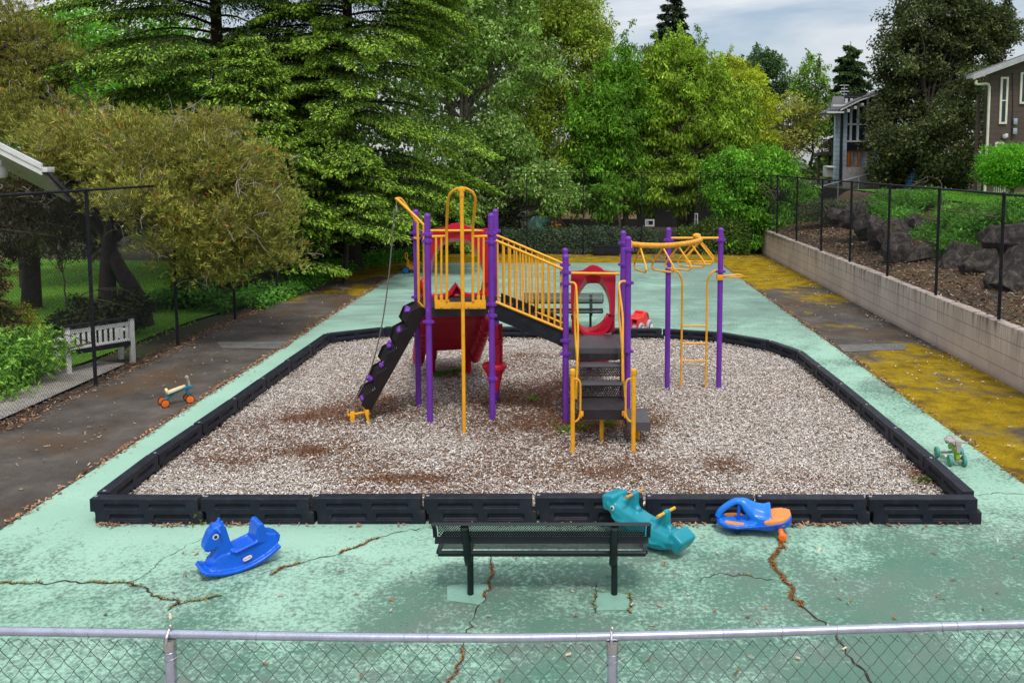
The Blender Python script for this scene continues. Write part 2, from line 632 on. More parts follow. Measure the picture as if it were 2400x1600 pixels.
def quads(name, V, colr, mat, parent=None, world=True, smooth=False):
    """V: (N,4,3) corner positions, colr: (N,3)"""
    N = len(V)
    V = V.reshape(-1, 3).astype(np.float32)
    if parent is not None and world:
        o = root_of(parent).location
        V = V - np.array([o.x, o.y, o.z], np.float32)
    me = bpy.data.meshes.new(name)
    me.vertices.add(N * 4)
    me.vertices.foreach_set('co', V.ravel())
    me.loops.add(N * 4)
    me.loops.foreach_set('vertex_index', np.arange(N * 4, dtype=np.int32))
    me.polygons.add(N)
    me.polygons.foreach_set('loop_start', np.arange(0, N * 4, 4, dtype=np.int32))
    me.update(calc_edges=True)
    at_ = me.attributes.new('Col', 'FLOAT_COLOR', 'POINT')
    cc = np.ones((N, 4, 4), np.float32)
    cc[:, :, :3] = np.clip(colr, 0, 1)[:, None, :]
    at_.data.foreach_set('color', cc.ravel())
    me.materials.append(mat)
    ob = bpy.data.objects.new(name, me)
    C.objects.link(ob)
    ob.parent = parent
    return ob

def in_poly(x, y, poly):
    ins = np.zeros(len(x), bool)
    n_ = len(poly)
    for i in range(n_):
        x1, y1 = poly[i]
        x2, y2 = poly[(i + 1) % n_]
        c_ = ((y1 > y) != (y2 > y)) & (x < (x2 - x1) * (y - y1) / (y2 - y1 + 1e-12) + x1)
        ins ^= c_
    return ins

m, n, l, b = newmat('weathered_chips')
a_ = n.new('ShaderNodeAttribute')
a_.attribute_name = 'Col'
l(a_.outputs['Color'], b.inputs['Base Color'])
b.inputs['Roughness'].default_value = .9
b.inputs['Specular IOR Level'].default_value = .1
CHIP = m

def flat_bits(name, x, y, z, ln, wd, colr, rng, tilt=.35, mat=None, parent=None):
    N = len(x)
    a = rng.random(N) * 2 * np.pi
    t = rng.normal(0, tilt, N)
    r_ = rng.normal(0, tilt, N)
    d = np.stack([np.cos(a) * np.cos(t), np.sin(a) * np.cos(t), np.sin(t)], 1) * ln[:, None]
    s = np.stack([-np.sin(a) * np.cos(r_), np.cos(a) * np.cos(r_), np.sin(r_)], 1) * wd[:, None]
    c_ = np.stack([x, y, z], 1)
    k = rng.uniform(.35, 1, (N, 1))
    V = np.stack([c_ - d - s * k, c_ + d - s, c_ + d * .9 + s * k, c_ - d * .95 + s], 1)
    return quads(name, V, colr, mat or CHIP, parent)

rng = np.random.default_rng(5)
N = 290000
x = rng.uniform(-5.4, 4.5, N)
y = 9.1 + 9.7 * rng.random(N) ** 1.15
k = in_poly(x, y, BORDER)
x, y = x[k], y[k]
N = len(x)
pn = grid_noise(rng, x + 20, y + 3, 1.6, 5)
spot = np.zeros(N)
for (px, py, rx, ry, s) in [(820, 970, .9, .45, 1), (700, 985, .6, .25, .6), (1260, 930, .75, .7, 1), (1290, 1000, .6, .45, .9), (1180, 960, .7, .7, .5), (1400, 990, .8, .5, .8), (1120, 1000, .5, .35, .5),
                            (960, 1125, .55, .14, .8), (1690, 1090, .3, .35, .6), (720, 1060, .4, .25, .6), (880, 940, .6, .4, .8), (1060, 870, .6, .5, .5), (1230, 835, .4, .3, .45), (2150, 1110, .25, .4, .7), (2020, 960, .15, 1.1, .45), (1450, 1110, .8, .3, .5), (560, 1085, .5, .25, .5), (1080, 925, 1., .7, .35), (1330, 880, .5, .7, .6)]:
    g_ = gz(px, py, .06)
    spot += s * np.exp(-(((x - g_.x) / rx) ** 2 + ((y - g_.y) / ry) ** 2))
brown_p = np.clip((pn - .56) * 2.4, 0, .4) + np.clip(spot * 1.25 * (.45 + 1.1 * grid_noise(rng, x + 40, y, .35, 3) ** 1.3), 0, .93)
u = rng.random(N)
colr = np.zeros((N, 3))
grey = rng.random(N) ** .8
colr[:] = (np.array([.37, .335, .305]) + grey[:, None] * np.array([.46, .445, .425]))
isb = u < brown_p
bt = rng.random((N, 1))
colr[isb] = (np.array([.075, .026, .012]) + bt * np.array([.16, .075, .03]))[isb]
isd = (rng.random(N) < .15) & ~isb
colr[isd] = (np.array([.10, .065, .045]) + bt * np.array([.12, .08, .055]))[isd]
tan_ = (rng.random(N) < .13) & ~isb & ~isd
colr[tan_] = (np.array([.34, .22, .13]) + bt * np.array([.12, .09, .06]))[tan_]
hz = .055 + .04 * rng.random(N) + .02 * np.exp(-((x - .5) ** 2 + (y - 13) ** 2) / 20)
tag(flat_bits('wood_chips', x, y, hz, rng.uniform(.009, .025, N), rng.uniform(.0035, .008, N), colr, rng, .22), 'grey and brown wood chips filling the play area inside the black border', 'wood chips', kind='stuff')

# --- leaf litter along the court edges, fence foot and wall foot
rng = np.random.default_rng(8)
xs, ys, cs, zs = [], [], [], []
def litter(p, q, n_, spread, cols, z=.015):
    p, q = np.array(p), np.array(q)
    t_ = rng.random(n_)
    cl = np.sort(rng.random(max(3, n_ // 60)))
    pick = rng.integers(0, len(cl), n_)
    t_ = np.where(rng.random(n_) < .6, np.clip(cl[pick] + rng.normal(0, .012, n_), 0, 1), t_)
    P_ = p + (q - p) * t_[:, None] + rng.normal(0, spread, (n_, 2))
    xs.append(P_[:, 0]); ys.append(P_[:, 1]); zs.append(np.full(n_, z) + rng.random(n_) * .02)
    c_ = np.array(cols)[rng.integers(0, len(cols), n_)] * rng.uniform(.6, 1.25, (n_, 1))
    cs.append(c_)
PINK = [(.42, .25, .15), (.36, .19, .10), (.28, .15, .08), (.5, .34, .22), (.16, .085, .05)]
litter((-6.27, 5), (-6.34, 33), 3200, .045, PINK)
litter((5.62, 5), (5.74, 33), 2200, .05, PINK + [(.09, .07, .06)] * 3)
litter((-8.62, 6), (-8.6, 25), 5200, .14, PINK + [(.16, .085, .05), (.20, .12, .07)] * 3)
litter((-8.5, 25), (-8.6, 31), 900, .2, PINK)
litter((7.6, 10), (8.1, 35), 700, .22, [(.5, .44, .36), (.3, .2, .12), (.6, .55, .45)])
litter((3, 34.6), (8, 35.6), 900, .5, [(.5, .44, .36), (.3, .2, .12), (.16, .09, .05)])
litter((-6, 34.5), (3, 35.4), 700, .3, [(.3, .2, .12), (.16, .09, .05)])
litter((-7.4, 5), (-7.4, 32), 500, .6, [(.3, .2, .12), (.45, .36, .25)])
litter((6.8, 9), (7.0, 34), 350, .5, [(.55, .5, .42), (.4, .3, .2)])
litter((-4, 7), (4, 7.5), 160, 1.4, [(.5, .4, .3), (.25, .12, .06)])
litter((-5.2, 9.02), (4.4, 9.02), 420, .03, PINK)
litter((5.0, 9), (5.0, 20), 30, .3, [(.6, .55, .45), (.2, .25, .2)])
x, y, z_, colr = np.concatenate(xs), np.concatenate(ys), np.concatenate(zs), np.concatenate(cs)
tag(flat_bits('leaf_litter', x, y, z_, rng.uniform(.012, .032, len(x)), rng.uniform(.006, .014, len(x)), colr, rng, .3), 'dry brown leaves and needles gathered along the edges of the court', 'leaf litter', kind='stuff')

# --- cracks in the court, with moss and needles caught in them
CRK = M('crack_dirt', (.03, .022, .016), .95, .4, 20, .3)
rr = random.Random(3)
rng = np.random.default_rng(21)
crack_bits = []
def crack(pix, wd, debris, dcol, label):
    P_ = [gz(*p, .0095) for p in pix]
    pts = []
    for i in range(len(P_) - 1):
        a, b_ = P_[i], P_[i + 1]
        k_ = max(2, int((b_ - a).length / .05))
        nrm = Vector((-(b_ - a).y, (b_ - a).x, 0)).normalized()
        for j in range(k_):
            pts.append(a.lerp(b_, j / k_) + nrm * rr.gauss(0, .016))
    pts.append(P_[-1])
    vs, fs = [], []
    for i, p in enumerate(pts):
        q = pts[min(i + 1, len(pts) - 1)] - pts[max(i - 1, 0)]
        nrm = Vector((-q.y, q.x, 0)).normalized()
        w_ = wd * rr.uniform(.25, 1.1)
        vs += [p + nrm * w_, p - nrm * w_]
        if i:
            fs.append((2 * i - 2, 2 * i - 1, 2 * i + 1, 2 * i))
    mb = MB().add(vs, fs)
    o = mb.build('crack', CRK, smooth=0)
    tag(o, kind='structure')
    if debris:
        t_ = rng.random(debris) * (len(pts) - 1.01)
        i_ = t_.astype(int)
        A = np.array([tuple(p) for p in pts])
        cl = grid_noise(rng, t_, t_ * 0, 9, 2) > .45
        P0 = A[i_] + (A[i_ + 1] - A[i_]) * (t_ - i_)[:, None] + np.column_stack([rng.normal(0, wd * 1.0, debris), rng.normal(0, wd * 1.0, debris), .004 + .010 * rng.random(debris)])
        P0 = P0[cl]
        c_ = np.array(dcol)[rng.integers(0, len(dcol), len(P0))] * rng.uniform(.6, 1.2, (len(P0), 1))
        crack_bits.append((P0, c_))
MOS = [(.30, .21, .02), (.10, .07, .03), (.22, .15, .03), (.05, .035, .02)]
NDL = [(.40, .16, .05), (.30, .11, .035), (.20, .08, .03), (.12, .06, .03), (.22, .15, .04)]
crack([(0, 1366), (60, 1366), (110, 1368), (150, 1361), (190, 1364), (235, 1362), (300, 1364), (335, 1374), (350, 1384), (372, 1396), (400, 1402), (422, 1411), (470, 1406), (520, 1394)], .010, 520, MOS, '')
crack([(312, 1362), (340, 1347), (366, 1328), (372, 1312), (410, 1296), (440, 1276), (488, 1255)], .0035, 0, None, '')
crack([(420, 1411), (405, 1423), (392, 1432)], .006, 60, MOS, '')
crack([(640, 1347), (665, 1327), (700, 1320), (740, 1308), (780, 1300), (820, 1288), (862, 1270), (905, 1253), (950, 1243), (985, 1237)], .008, 620, NDL, '')
crack([(1825, 1262), (1831, 1280), (1822, 1290), (1811, 1302), (1813, 1322), (1820, 1338), (1833, 1354), (1848, 1372), (1857, 1395), (1880, 1418), (1902, 1438), (1930, 1458), (1950, 1475), (1968, 1502), (1985, 1530), (2005, 1552), (2030, 1580), (2048, 1605)], .014, 1500, NDL, '')
crack([(1148, 1300), (1156, 1330), (1147, 1365), (1140, 1395), (1122, 1420), (1112, 1440), (1098, 1475), (1085, 1515), (1078, 1545), (1060, 1580), (1045, 1605)], .007, 500, NDL, '')
crack([(2285, 1160), (2310, 1156), (2345, 1153), (2400, 1157)], .006, 60, NDL, '')
crack([(1638, 1360), (1650, 1352), (1686, 1343), (1720, 1348), (1770, 1352), (1810, 1356)], .005, 60, MOS, '')
crack([(1396, 1372), (1396, 1435)], .005, 40, MOS, '')
crack([(1476, 1388), (1480, 1437)], .006, 40, MOS, '')
crack([(1350, 1370), (1400, 1370)], .003, 0, MOS, '')
P0 = np.concatenate([c_[0] for c_ in crack_bits])
c0 = np.concatenate([c_[1] for c_ in crack_bits])
tag(flat_bits('crack_debris', P0[:, 0], P0[:, 1], P0[:, 2], rng.uniform(.008, .024, len(P0)), rng.uniform(.0022, .0045, len(P0)), c0, rng, .35), 'rusty needles and yellow moss caught in the cracks of the green court', 'debris', kind='stuff')
# repaired pads round the bench legs
PAD = M('pale_green_patch', (.21, .40, .32), .8, .12, 3, .2, dirt=(.14, .3, .23), dirt_amt=.6, world=True)
for pix in ([(1048, 1374), (1062, 1371), (1144, 1370), (1146, 1380), (1137, 1405), (1126, 1420), (1110, 1416), (1048, 1408)],
            [(1397, 1392), (1440, 1388), (1474, 1396), (1475, 1430), (1440, 1431), (1398, 1432)]):
    sheet('pad', [gz(*p) for p in pix], .0085, PAD)
# grey patches of old concrete in the asphalt
sheet('patch', [gz(*p) for p in [(1962, 808), (2110, 806), (2128, 812), (2120, 820), (1978, 825)]], .0085, OLDC)
sheet('patch', [gz(*p) for p in [(508, 802), (690, 801), (668, 818), (520, 816)]], .0085, OLDC)

# --- right-hand bank above the retaining wall
m, n, l, b = newmat('bark_mulch')
v = coords(n, l, True)
vo = n.new('ShaderNodeTexVoronoi')
vo.inputs['Scale'].default_value = 16
l(v, vo.inputs['Vector'])
c = mixc(n, l, .8, ramp(n, l, noise(n, l, 14, 6, .7, v), [(.3, (.03, .02, .012)), (.5, (.11, .07, .04)), (.65, (.20, .14, .085)), (.75, (.40, .33, .25))]), vo.outputs['Color'], 'MULTIPLY')
c = mixc(n, l, ramp(n, l, noise(n, l, .5, 5, .6, v), [(.45, 0.0), (.65, .55)]), c, (.17, .095, .03))
l(c, b.inputs['Base Color'])
b.inputs['Roughness'].default_value = .95
bump(n, l, b, vo.outputs['Distance'], .9, .04)
MULCH = m
def wall_x(y):
    return 7.78 + (y - 14.4) * .0158
def bank_z(x, y):
    d = x - (wall_x(y) + .15)
    if d < 2.1: return 1.02 + .42 * d / 2.1
    if d < 3.6: return 1.44 + 1.25 * (d - 2.1) / 1.5
    return 2.69 + min(.3, (d - 3.6) * .03)
def grid_mesh(name, x0, x1, nx, y0, y1, ny, zf, mat, jit=.02):
    vs, fs = [], []
    for j in range(ny + 1):
        for i in range(nx + 1):
            x_, y_ = x0 + (x1 - x0) * i / nx, y0 + (y1 - y0) * j / ny
            if i == 0: x_ = wall_x(y_) + .12
            vs.append((x_, y_, zf(x_, y_) + rr.uniform(-jit, jit)))
    for j in range(ny):
        for i in range(nx):
            a = j * (nx + 1) + i
            fs.append((a, a + 1, a + nx + 2, a + nx + 1))
    o = MB().add(vs, fs).build(name, mat)
    return tag(o, kind='structure')
grid_mesh('bank', 7.9, 13.0, 34, 4, 37, 110, bank_z, MULCH, .03)
sheet('upper_lawn', [(11.4, 2), (60, 2), (60, 40), (12.2, 37)], 2.76, LAWN)
tag(MB().box((40.6, 34, .4), (56, 88, 4.6)).build('hill', SOIL), kind='structure')
rng = np.random.default_rng(31)
N = 9000
y = rng.uniform(9, 36, N)
x = wall_x(y) + .15 + rng.random(N) * 2.4
z_ = np.array([bank_z(a, b_) for a, b_ in zip(x, y)]) + .025
c_ = np.array([(.16, .10, .06), (.24, .17, .11), (.09, .055, .035), (.5, .44, .36), (.32, .24, .16)])[rng.choice(5, N, p=[.3, .25, .25, .08, .12])] * rng.uniform(.7, 1.2, (N, 1))
tag(flat_bits('bark_chips', x, y, z_, rng.uniform(.015, .05, N), rng.uniform(.01, .025, N), c_, rng, .4), 'brown bark chips on the bank above the retaining wall', 'bark chips', kind='stuff')
# ================================================================== BORDER TIMBERS
def timber_mesh():
    mb = MB()
    L_ = 1.2
    for (x0, x1, z0, z1) in ((.0, L_ - .012, .15, .30), (.05, L_ + .04, .0, .155)):
        mb.box(((x0 + x1) / 2, 0, (z0 + z1) / 2), (x1 - x0, .075, z1 - z0))
    for s in (-1, 1):
        y = s * .045
        # horizontal bands
        for (z0, z1, a, b_) in ((.235, .30, 0, L_ - .012), (.15, .185, 0, L_ - .012), (.115, .15, .05, L_ + .04), (0, .05, .05, L_ + .04)):
            mb.box(((a + b_) / 2, y, (z0 + z1) / 2), (b_ - a, .05, z1 - z0))
        for (z0, z1, a, b_) in ((.18, .24, 0, L_ - .012), (.045, .12, .05, L_ + .04)):
            w_ = .16
            for (p, q) in ((a, a + w_), ((a + b_) / 2 - .055, (a + b_) / 2 + .055), (b_ - w_ + .02, b_)):
                mb.box(((p + q) / 2, y, (z0 + z1) / 2), (q - p, .05, z1 - z0))
    return mb
t0 = thing('border_timber', '', 'border timber')
body = timber_mesh().molded('beam', BLK, t0, .0095, 3)
cap = MB().lathe([(.021, .295), (.021, .304), (.012, .308), (.0, .308)], (.035, 0, 0), seg=12).build('pin', STEEL, t0)
ORD = ['first', 'second', 'third', 'fourth', 'fifth', 'sixth', 'seventh', 'eighth', 'ninth', 'tenth', 'eleventh', 'twelfth']
front = [(-5.36 + i * (9.86 / 8), 9.13 - .01 * math.sin(i)) for i in range(9)]
runs = []
for i in range(8):
    nm = 'leftmost' if i == 0 else ('rightmost' if i == 7 else ORD[i] + ' from the left')
    ex = {2: ', behind the blue rocking horse'}.get(i, '')
    runs.append((front[i], front[i + 1], 'black slotted border timber, %s in the front row' % nm))
lp = BORDER[:8]
lp[0] = (-5.31, 9.24)
for i in range(7):
    runs.append((lp[i], lp[i + 1], 'black border timber on the left of the chip bed, %s from the front' % ORD[i]))
runs.append((BORDER[7], BORDER[8], 'black border timber set diagonally across the rear left corner of the chip bed'))
for i in range(5):
    runs.append((BORDER[8 + i], BORDER[9 + i], 'black border timber along the back edge of the chip bed, %s from the left' % ORD[i]))
for i, nm in zip(range(13, 16), ('first', 'second', 'third')):
    runs.append((BORDER[i], BORDER[i + 1], 'black border timber rounding the rear right corner of the chip bed, %s of three' % nm))
rp = list(BORDER[16:])
rp[-1] = (4.45, 9.22)
for i in range(6):
    runs.append((rp[i], rp[i + 1], 'black border timber on the right of the chip bed, %s from the back' % ORD[i]))
first = True
for (a, b_, lab) in runs:
    o = t0 if first else copy_tree(t0)
    first = False
    d = Vector((b_[0] - a[0], b_[1] - a[1], 0))
    o.location = (a[0], a[1], rr.uniform(-.008, .008))
    o.rotation_euler = (0, 0, math.atan2(d.y, d.x))
    o.scale = (d.length / 1.222, 1, 1)
    tag(o, lab, 'border timber', 'plastic timbers edging the wood chips')

# ================================================================== PLAY STRUCTURE
ps = thing('play_structure', 'purple, yellow and red climbing frame with slides, stairs and overhead rings on the wood chips', 'playground', (-.1, 13.2, .05))
def pb(name, mb, mat, parent=None, **k):
    return mb.build(name, mat, parent or ps, world=True, **k)
POST = {'P1': (-2.17, 12.47, 3.245), 'P2': (-2.505, 13.35, 3.25), 'P3': (-1.24, 12.6, 3.24), 'P4': (-1.268, 13.64, 3.243), 'P5': (-.122, 12.5, 2.63), 'P6': (-.14, 13.42, 2.63),
        'P7': (.81, 12.52, 2.90), 'P8': (.79, 13.45, 2.905), 'P9': (1.622, 14.41, 2.878), 'P10': (2.52, 14.42, 2.877)}
CLAMPS = {'P1': [2.93, 2.83, 1.62], 'P2': [2.88, 2.79, 1.85], 'P3': [2.93, 2.80, 1.86, 1.69, .72], 'P4': [2.88, 2.77], 'P5': [2.36, 2.19, 1.33, 1.13], 'P6': [2.36], 'P7': [2.70, 2.2, 1.16],
          'P8': [2.70, 2.36], 'P9': [2.66, 2.12], 'P10': [2.66, 2.12]}
pobj = {}
for k_, (x, y, z) in POST.items():
    r_ = .046
    mb = MB().lathe([(r_, 0), (r_, z - .055), (r_ + .003, z - .054), (r_ + .003, z - .045), (r_ * .93, z - .022), (r_ * .6, z - .006), (.0, z)], (x, y, 0), seg=20)
    pobj[k_] = pb('post', mb, PUR)
    for h in CLAMPS[k_]:
        c_ = MB().lathe([(r_ + .004, -.028), (r_ + .016, -.024), (r_ + .016, .024), (r_ + .004, .028)], (x, y, h), seg=20)
        c_.box((x - r_ - .014, y - .02, h), (.05, .03, .04), bev=.006)
        c_.box((x + r_ + .014, y - .02, h), (.05, .03, .04), bev=.006)
        c_.ball((x - .012, y - r_ - .018, h), .011, 8, 5)
        pb('clamp', c_, PUR, pobj[k_])

def V3(k_, z):
    return Vector((POST[k_][0], POST[k_][1], z))

# --- upper deck
Z1 = 1.83
poly = [V3('P1', 0), V3('P3', 0), V3('P4', 0), V3('P2', 0)]
cen = sum(poly, Vector()) / 4
mb = MB().prism([cen + (p - cen) * 1.0 + Vector((0, 0, Z1 - .05)) for p in poly], (0, 0, .05))
for i in range(4):
    a, b_ = poly[i], poly[(i + 1) % 4]
    q = (b_ - a).normalized()
    nrm = Vector((q.y, -q.x, 0))
    mb.prism([a + q * .05 + nrm * .004 + Vector((0, 0, Z1 - .145)), b_ - q * .05 + nrm * .004 + Vector((0, 0, Z1 - .145)), b_ - q * .05 + nrm * .004 + Vector((0, 0, Z1 - .003)), a + q * .05 + nrm * .004 + Vector((0, 0, Z1 - .003))], -nrm * .03)
pb('upper_deck', mb, DECK, smooth=0)

# --- front guard panel with fireman's pole arch
YF = 12.40
mb = MB()
for px in (1022, 1034.5, 1121.5, 1133.5):
    b0 = at(px, 703, YF + .02)
    t0_ = at(px, 555, YF + .02)
    mb.tube([b0 + Vector((0, 0, -.02)), b0 + Vector((0, 0, .06)), t0_], [.019, .0165, .0165], 10)
    mb.box(b0 + Vector((0, 0, .02)), (.045, .028, .1), bev=.006)
for a, b_ in ((1013, 1047), (1108.5, 1142)):
    mb.tube([at(a, 554.5, YF + .03), at(b_, 553.5, YF + .02)], .02, 12)
gp = pb('guard_bars', mb, YEL)
a, b_ = at(1019, 724, YF), at(1138.5, 722, YF)
mb = MB().box((a + b_) / 2 + Vector((0, .01, .045)), (b_.x - a.x, .016, .10), bev=.004)
for (p, q) in ((1019, 1053), (1105, 1138.5)):
    a2, b2 = at(p, 706, YF), at(q, 706, YF)
    mb.box((a2 + b2) / 2 + Vector((0, .010, -.008)), (b2.x - a2.x, .013, .055), bev=.004)
kp = pb('kick_plate', mb, YEL)
mb = MB()
for px in (1034.5, 1060, 1098, 1123):
    mb.ball(at(px, 719.5, YF - .008), .012, 8, 5)
pb('bolts', mb, STEEL, kp)
arch = [at(1047.3, 706, YF), at(1047.3, 640, YF), at(1047, 560, YF), at(1047, 530, YF - .04), at(1048.5, 495, YF - .18), at(1050.5, 468, YF - .28), at(1056, 454, YF - .34), at(1066, 445, YF - .39), at(1082, 441, YF - .43),
        at(1099, 445, YF - .39), at(1109, 454, YF - .34), at(1114, 467, YF - .28), at(1112, 495, YF - .18), at(1108.5, 530, YF - .04), at(1108, 560, YF), at(1108.5, 640, YF), at(1108.5, 706, YF)]
pb('pole_arch', MB().tube(smooth_path(arch, 4), .0205, 12), YEL)
pt = at(1082, 446, 11.95)
mb = MB().cyl((-1.589, 11.945, 0), (pt.x, 11.95, pt.z), .027, 16)
pl = pb('fireman_pole', mb, YEL)
mb = MB().cyl((pt.x, 11.95, pt.z - .09), (pt.x, 11.95, pt.z), .034, 16)
mb.box((pt.x, 11.955, pt.z + .015), (.095, .075, .062), bev=.012)
pb('pole_collar', mb, YEL, pl)

# --- left cable-climb arch
p_n, p_f = Vector((-2.265, 12.70, 0)), Vector((-2.44, 13.16, 0))
top = at(929, 466, 12.93)
na = [p_n + Vector((0, 0, 1.72)), p_n + Vector((0, 0, 2.4)), p_n + Vector((0, 0, 3.0)), p_n + Vector((-.02, .01, 3.07))]
fa = [p_f + Vector((0, 0, 1.72)), p_f + Vector((0, 0, 2.4)), p_f + Vector((0, 0, 3.0)), p_f + Vector((-.02, -.01, 3.07))]
path = na + [top + Vector((.07, -.10, -.035)), top + Vector((.01, -.05, .0)), top, top + Vector((.01, .06, .0)), top + Vector((.07, .12, -.035))] + fa[::-1]
mb = MB().tube(smooth_path(path, 4), .021, 12)
mb.tube([p_n + Vector((.1, -.2, 2.80)), p_n + Vector((-.02, 0, 2.80))], .019, 10)
mb.tube([p_f + Vector((-.09, .16, 2.80)), p_f + Vector((0, 0, 2.80))], .019, 10)
mb.prism([p_n + Vector((-.01, -.03, 1.72)), p_n + Vector((-.01, -.03, 1.82)), p_f + Vector((-.01, .03, 1.82)), p_f + Vector((-.01, .03, 1.72))], (-.018, -.007, 0))
pb('cable_arch', mb, YEL)
# cable
rp0 = top + Vector((.0, 0, -.03))
rope = [rp0 + Vector((0, 0, -.16)), at(924, 500, 12.92), at(919, 560, 12.9), at(912, 640, 12.88), at(902, 720, 12.86), at(889, 790, 12.84), at(872, 855, 12.8), at(850, 905, 12.74), at(832, 938, 12.68), at(817, 960, 12.62)]
cb = pb('climbing_cable', MB().tube(smooth_path(rope, 5), .0105, 8), ROPE)
mb = MB().tube([rp0, rp0 + Vector((0, 0, -.07))], .006, 8).cyl(rp0 + Vector((0, 0, -.07)), rp0 + Vector((0, 0, -.16)), .016, 12)
mb.cyl(at(817.5, 958, 12.62), at(816, 964, 12.61), .015, 10)
pb('cable_fitting', mb, STEEL, cb)
# anchor foot
f1, f2 = gz(866, 993, .05), gz(827, 990, .05)
q1, q2 = at(858, 965, 12.52), at(820, 973, 12.58)
mb = MB().box(f1 + Vector((-.02, 0, .08)), (.035, .06, .28), (0, -.15, 0), bev=.006).box(f2 + Vector((0, 0, .06)), (.07, .05, .22), bev=.006)
mb.box(at(861, 966, 12.5), (.06, .07, .09), (0, -.1, 0), bev=.01)
mb.tube([q2 + Vector((-.02, 0, 0)), q1], .019, 8)
mb.tube([q2 + Vector((-.02, 0, -.02)), q2 + Vector((-.035, 0, .07))], .012, 8)
mb.tube([at(857, 966, 12.6), at(851, 950, 12.9)], .017, 8)
pb('anchor_foot', mb, YEL)

# --- moulded climber with holds
T, B_ = at(994, 722, 12.58), at(866, 962, 12.50)
ax = (B_ - T)
Ln = ax.length
ax.normalize()
wdir = Vector((-.345, .885, 0)).normalized()
up = wdir.cross(ax).normalized()
if up.z < 0: up = -up
prof = []
steps = 5
prof.append((0, .03))
for i in range(steps):
    t_a, t_b, t_c = i / steps, (i + .42) / steps, (i + .92) / steps
    prof += [(t_a + .01, .07), (t_b, .165), (t_c, .125 if i % 2 else .15)]
prof += [(1.0, .05)]
poly = [T + ax * (Ln * t_) + up * h for t_, h in prof] + [B_ + up * 0, B_ - up * .02, T - up * .06]
mb = MB()
mb.prism(poly, wdir * .03)
mb.prism([p + wdir * .55 for p in poly], wdir * .03)
inner = [T + ax * (Ln * t_) + up * (h - .035) for t_, h in prof]
for i in range(len(inner) - 1):
    a, b_ = inner[i], inner[i + 1]
    nrm = wdir.cross(b_ - a).normalized()
    if nrm.dot(up) < 0: nrm = -nrm
    if (b_ - a).length > .12 and i % 3 == 1:
        o_ = a + wdir * .03
        e1, e2 = wdir * .52, b_ - a
        mb.perf(lambda u, v, o_=o_, e1=e1, e2=e2: o_ + e1 * u + e2 * v, 11, 4, .42)
    else:
        mb.prism([a + wdir * .03, b_ + wdir * .03, b_ + wdir * .03 - nrm * .02, a + wdir * .03 - nrm * .02], wdir * .52)
cl = pb('climbing_wall', mb, CLIMB, smooth=20)
for (px, py, dy) in [(964, 726, .28), (948.5, 771, .22), (921.5, 806, .3), (904, 853, .2), (877, 885, .28), (858.5, 933, .2)]:
    c_ = at(px, py, 12.60 + dy) + up * .05 - Vector((0, .10, 0))
    mb = MB()
    for q in range(5):
        mb.ball(c_ + Vector((rr.uniform(-.03, .03), rr.uniform(-.04, .04), rr.uniform(-.03, .03))), rr.uniform(.025, .045), 8, 6)
    mb.molded('hold', PUR2 if 'PUR2' in globals() else PUR, cl, .010, 2, world=True)

# --- bridge ramp between the decks
n_t, n_b = at(1165, 709, 12.60), at(1318, 772, 12.52)
l_t, l_b = at(1160, 752, 12.60), at(1319, 814, 12.52)
for dy in (0.0, .93):
    mb = MB()
    poly = [n_t + Vector((-.02, 0, 0)), n_b, l_b, l_b + Vector((-.12, 0, 0.065)), at(1170, 752, 12.60), l_t]
    mb.prism([p + Vector((0, dy, 0)) for p in poly], (0, .018, 0))
    br = pb('ramp_side', mb, RAMP, smooth=0)
mb = MB()
for i in range(5):
    a = n_t.lerp(n_b, i / 5) + Vector((0, .02, -.13))
    b2 = n_t.lerp(n_b, (i + 1) / 5) + Vector((0, .02, -.13))
    mb.box(((a.x + b2.x) / 2, a.y + .455, (a.z + b2.z) / 2), (b2.x - a.x - .01, .9, .03))
pb('ramp_treads', mb, DECK, smooth=0)
def railing(tl, tr, bl, br_, xs, Y0, Y1, name):
    mb = MB()
    mb.tube([tl, tr], .0205, 12)
    mb.tube([bl, br_], .0205, 12)
    for x_ in xs:
        t_ = (x_ - tl.x) / (tr.x - tl.x)
        p = tl.lerp(tr, t_)
        t2 = (x_ - bl.x) / (br_.x - bl.x)
        q = bl.lerp(br_, t2)
        mb.tube([q, p], .0135, 8)
    return pb(name, mb, YEL)
tl, tr = at(1162, 563.5, 12.58), at(1319, 630, 12.50)
bl, br_ = at(1162, 707.5, 12.58), at(1319, 772, 12.50)
xs_ = [at(px, 650, 12.55).x for px in (1166.5, 1181.5, 1196, 1211, 1225.7, 1241, 1256.2, 1270.5, 1285, 1299.6, 1314)]
railing(tl, tr, bl, br_, xs_, 0, 0, 'bridge_railing')
sh = Vector((.0, .96, 0))
tl2, tr2 = at(1160, 550, 13.62), at(1320, 617.5, 13.42)
bl2, br2 = tl2 - Vector((0, 0, .98)), tr2 - Vector((0, 0, .97))
railing(tl2, tr2, bl2, br2, [x_ - .01 for x_ in xs_], 0, 0, 'bridge_railing')

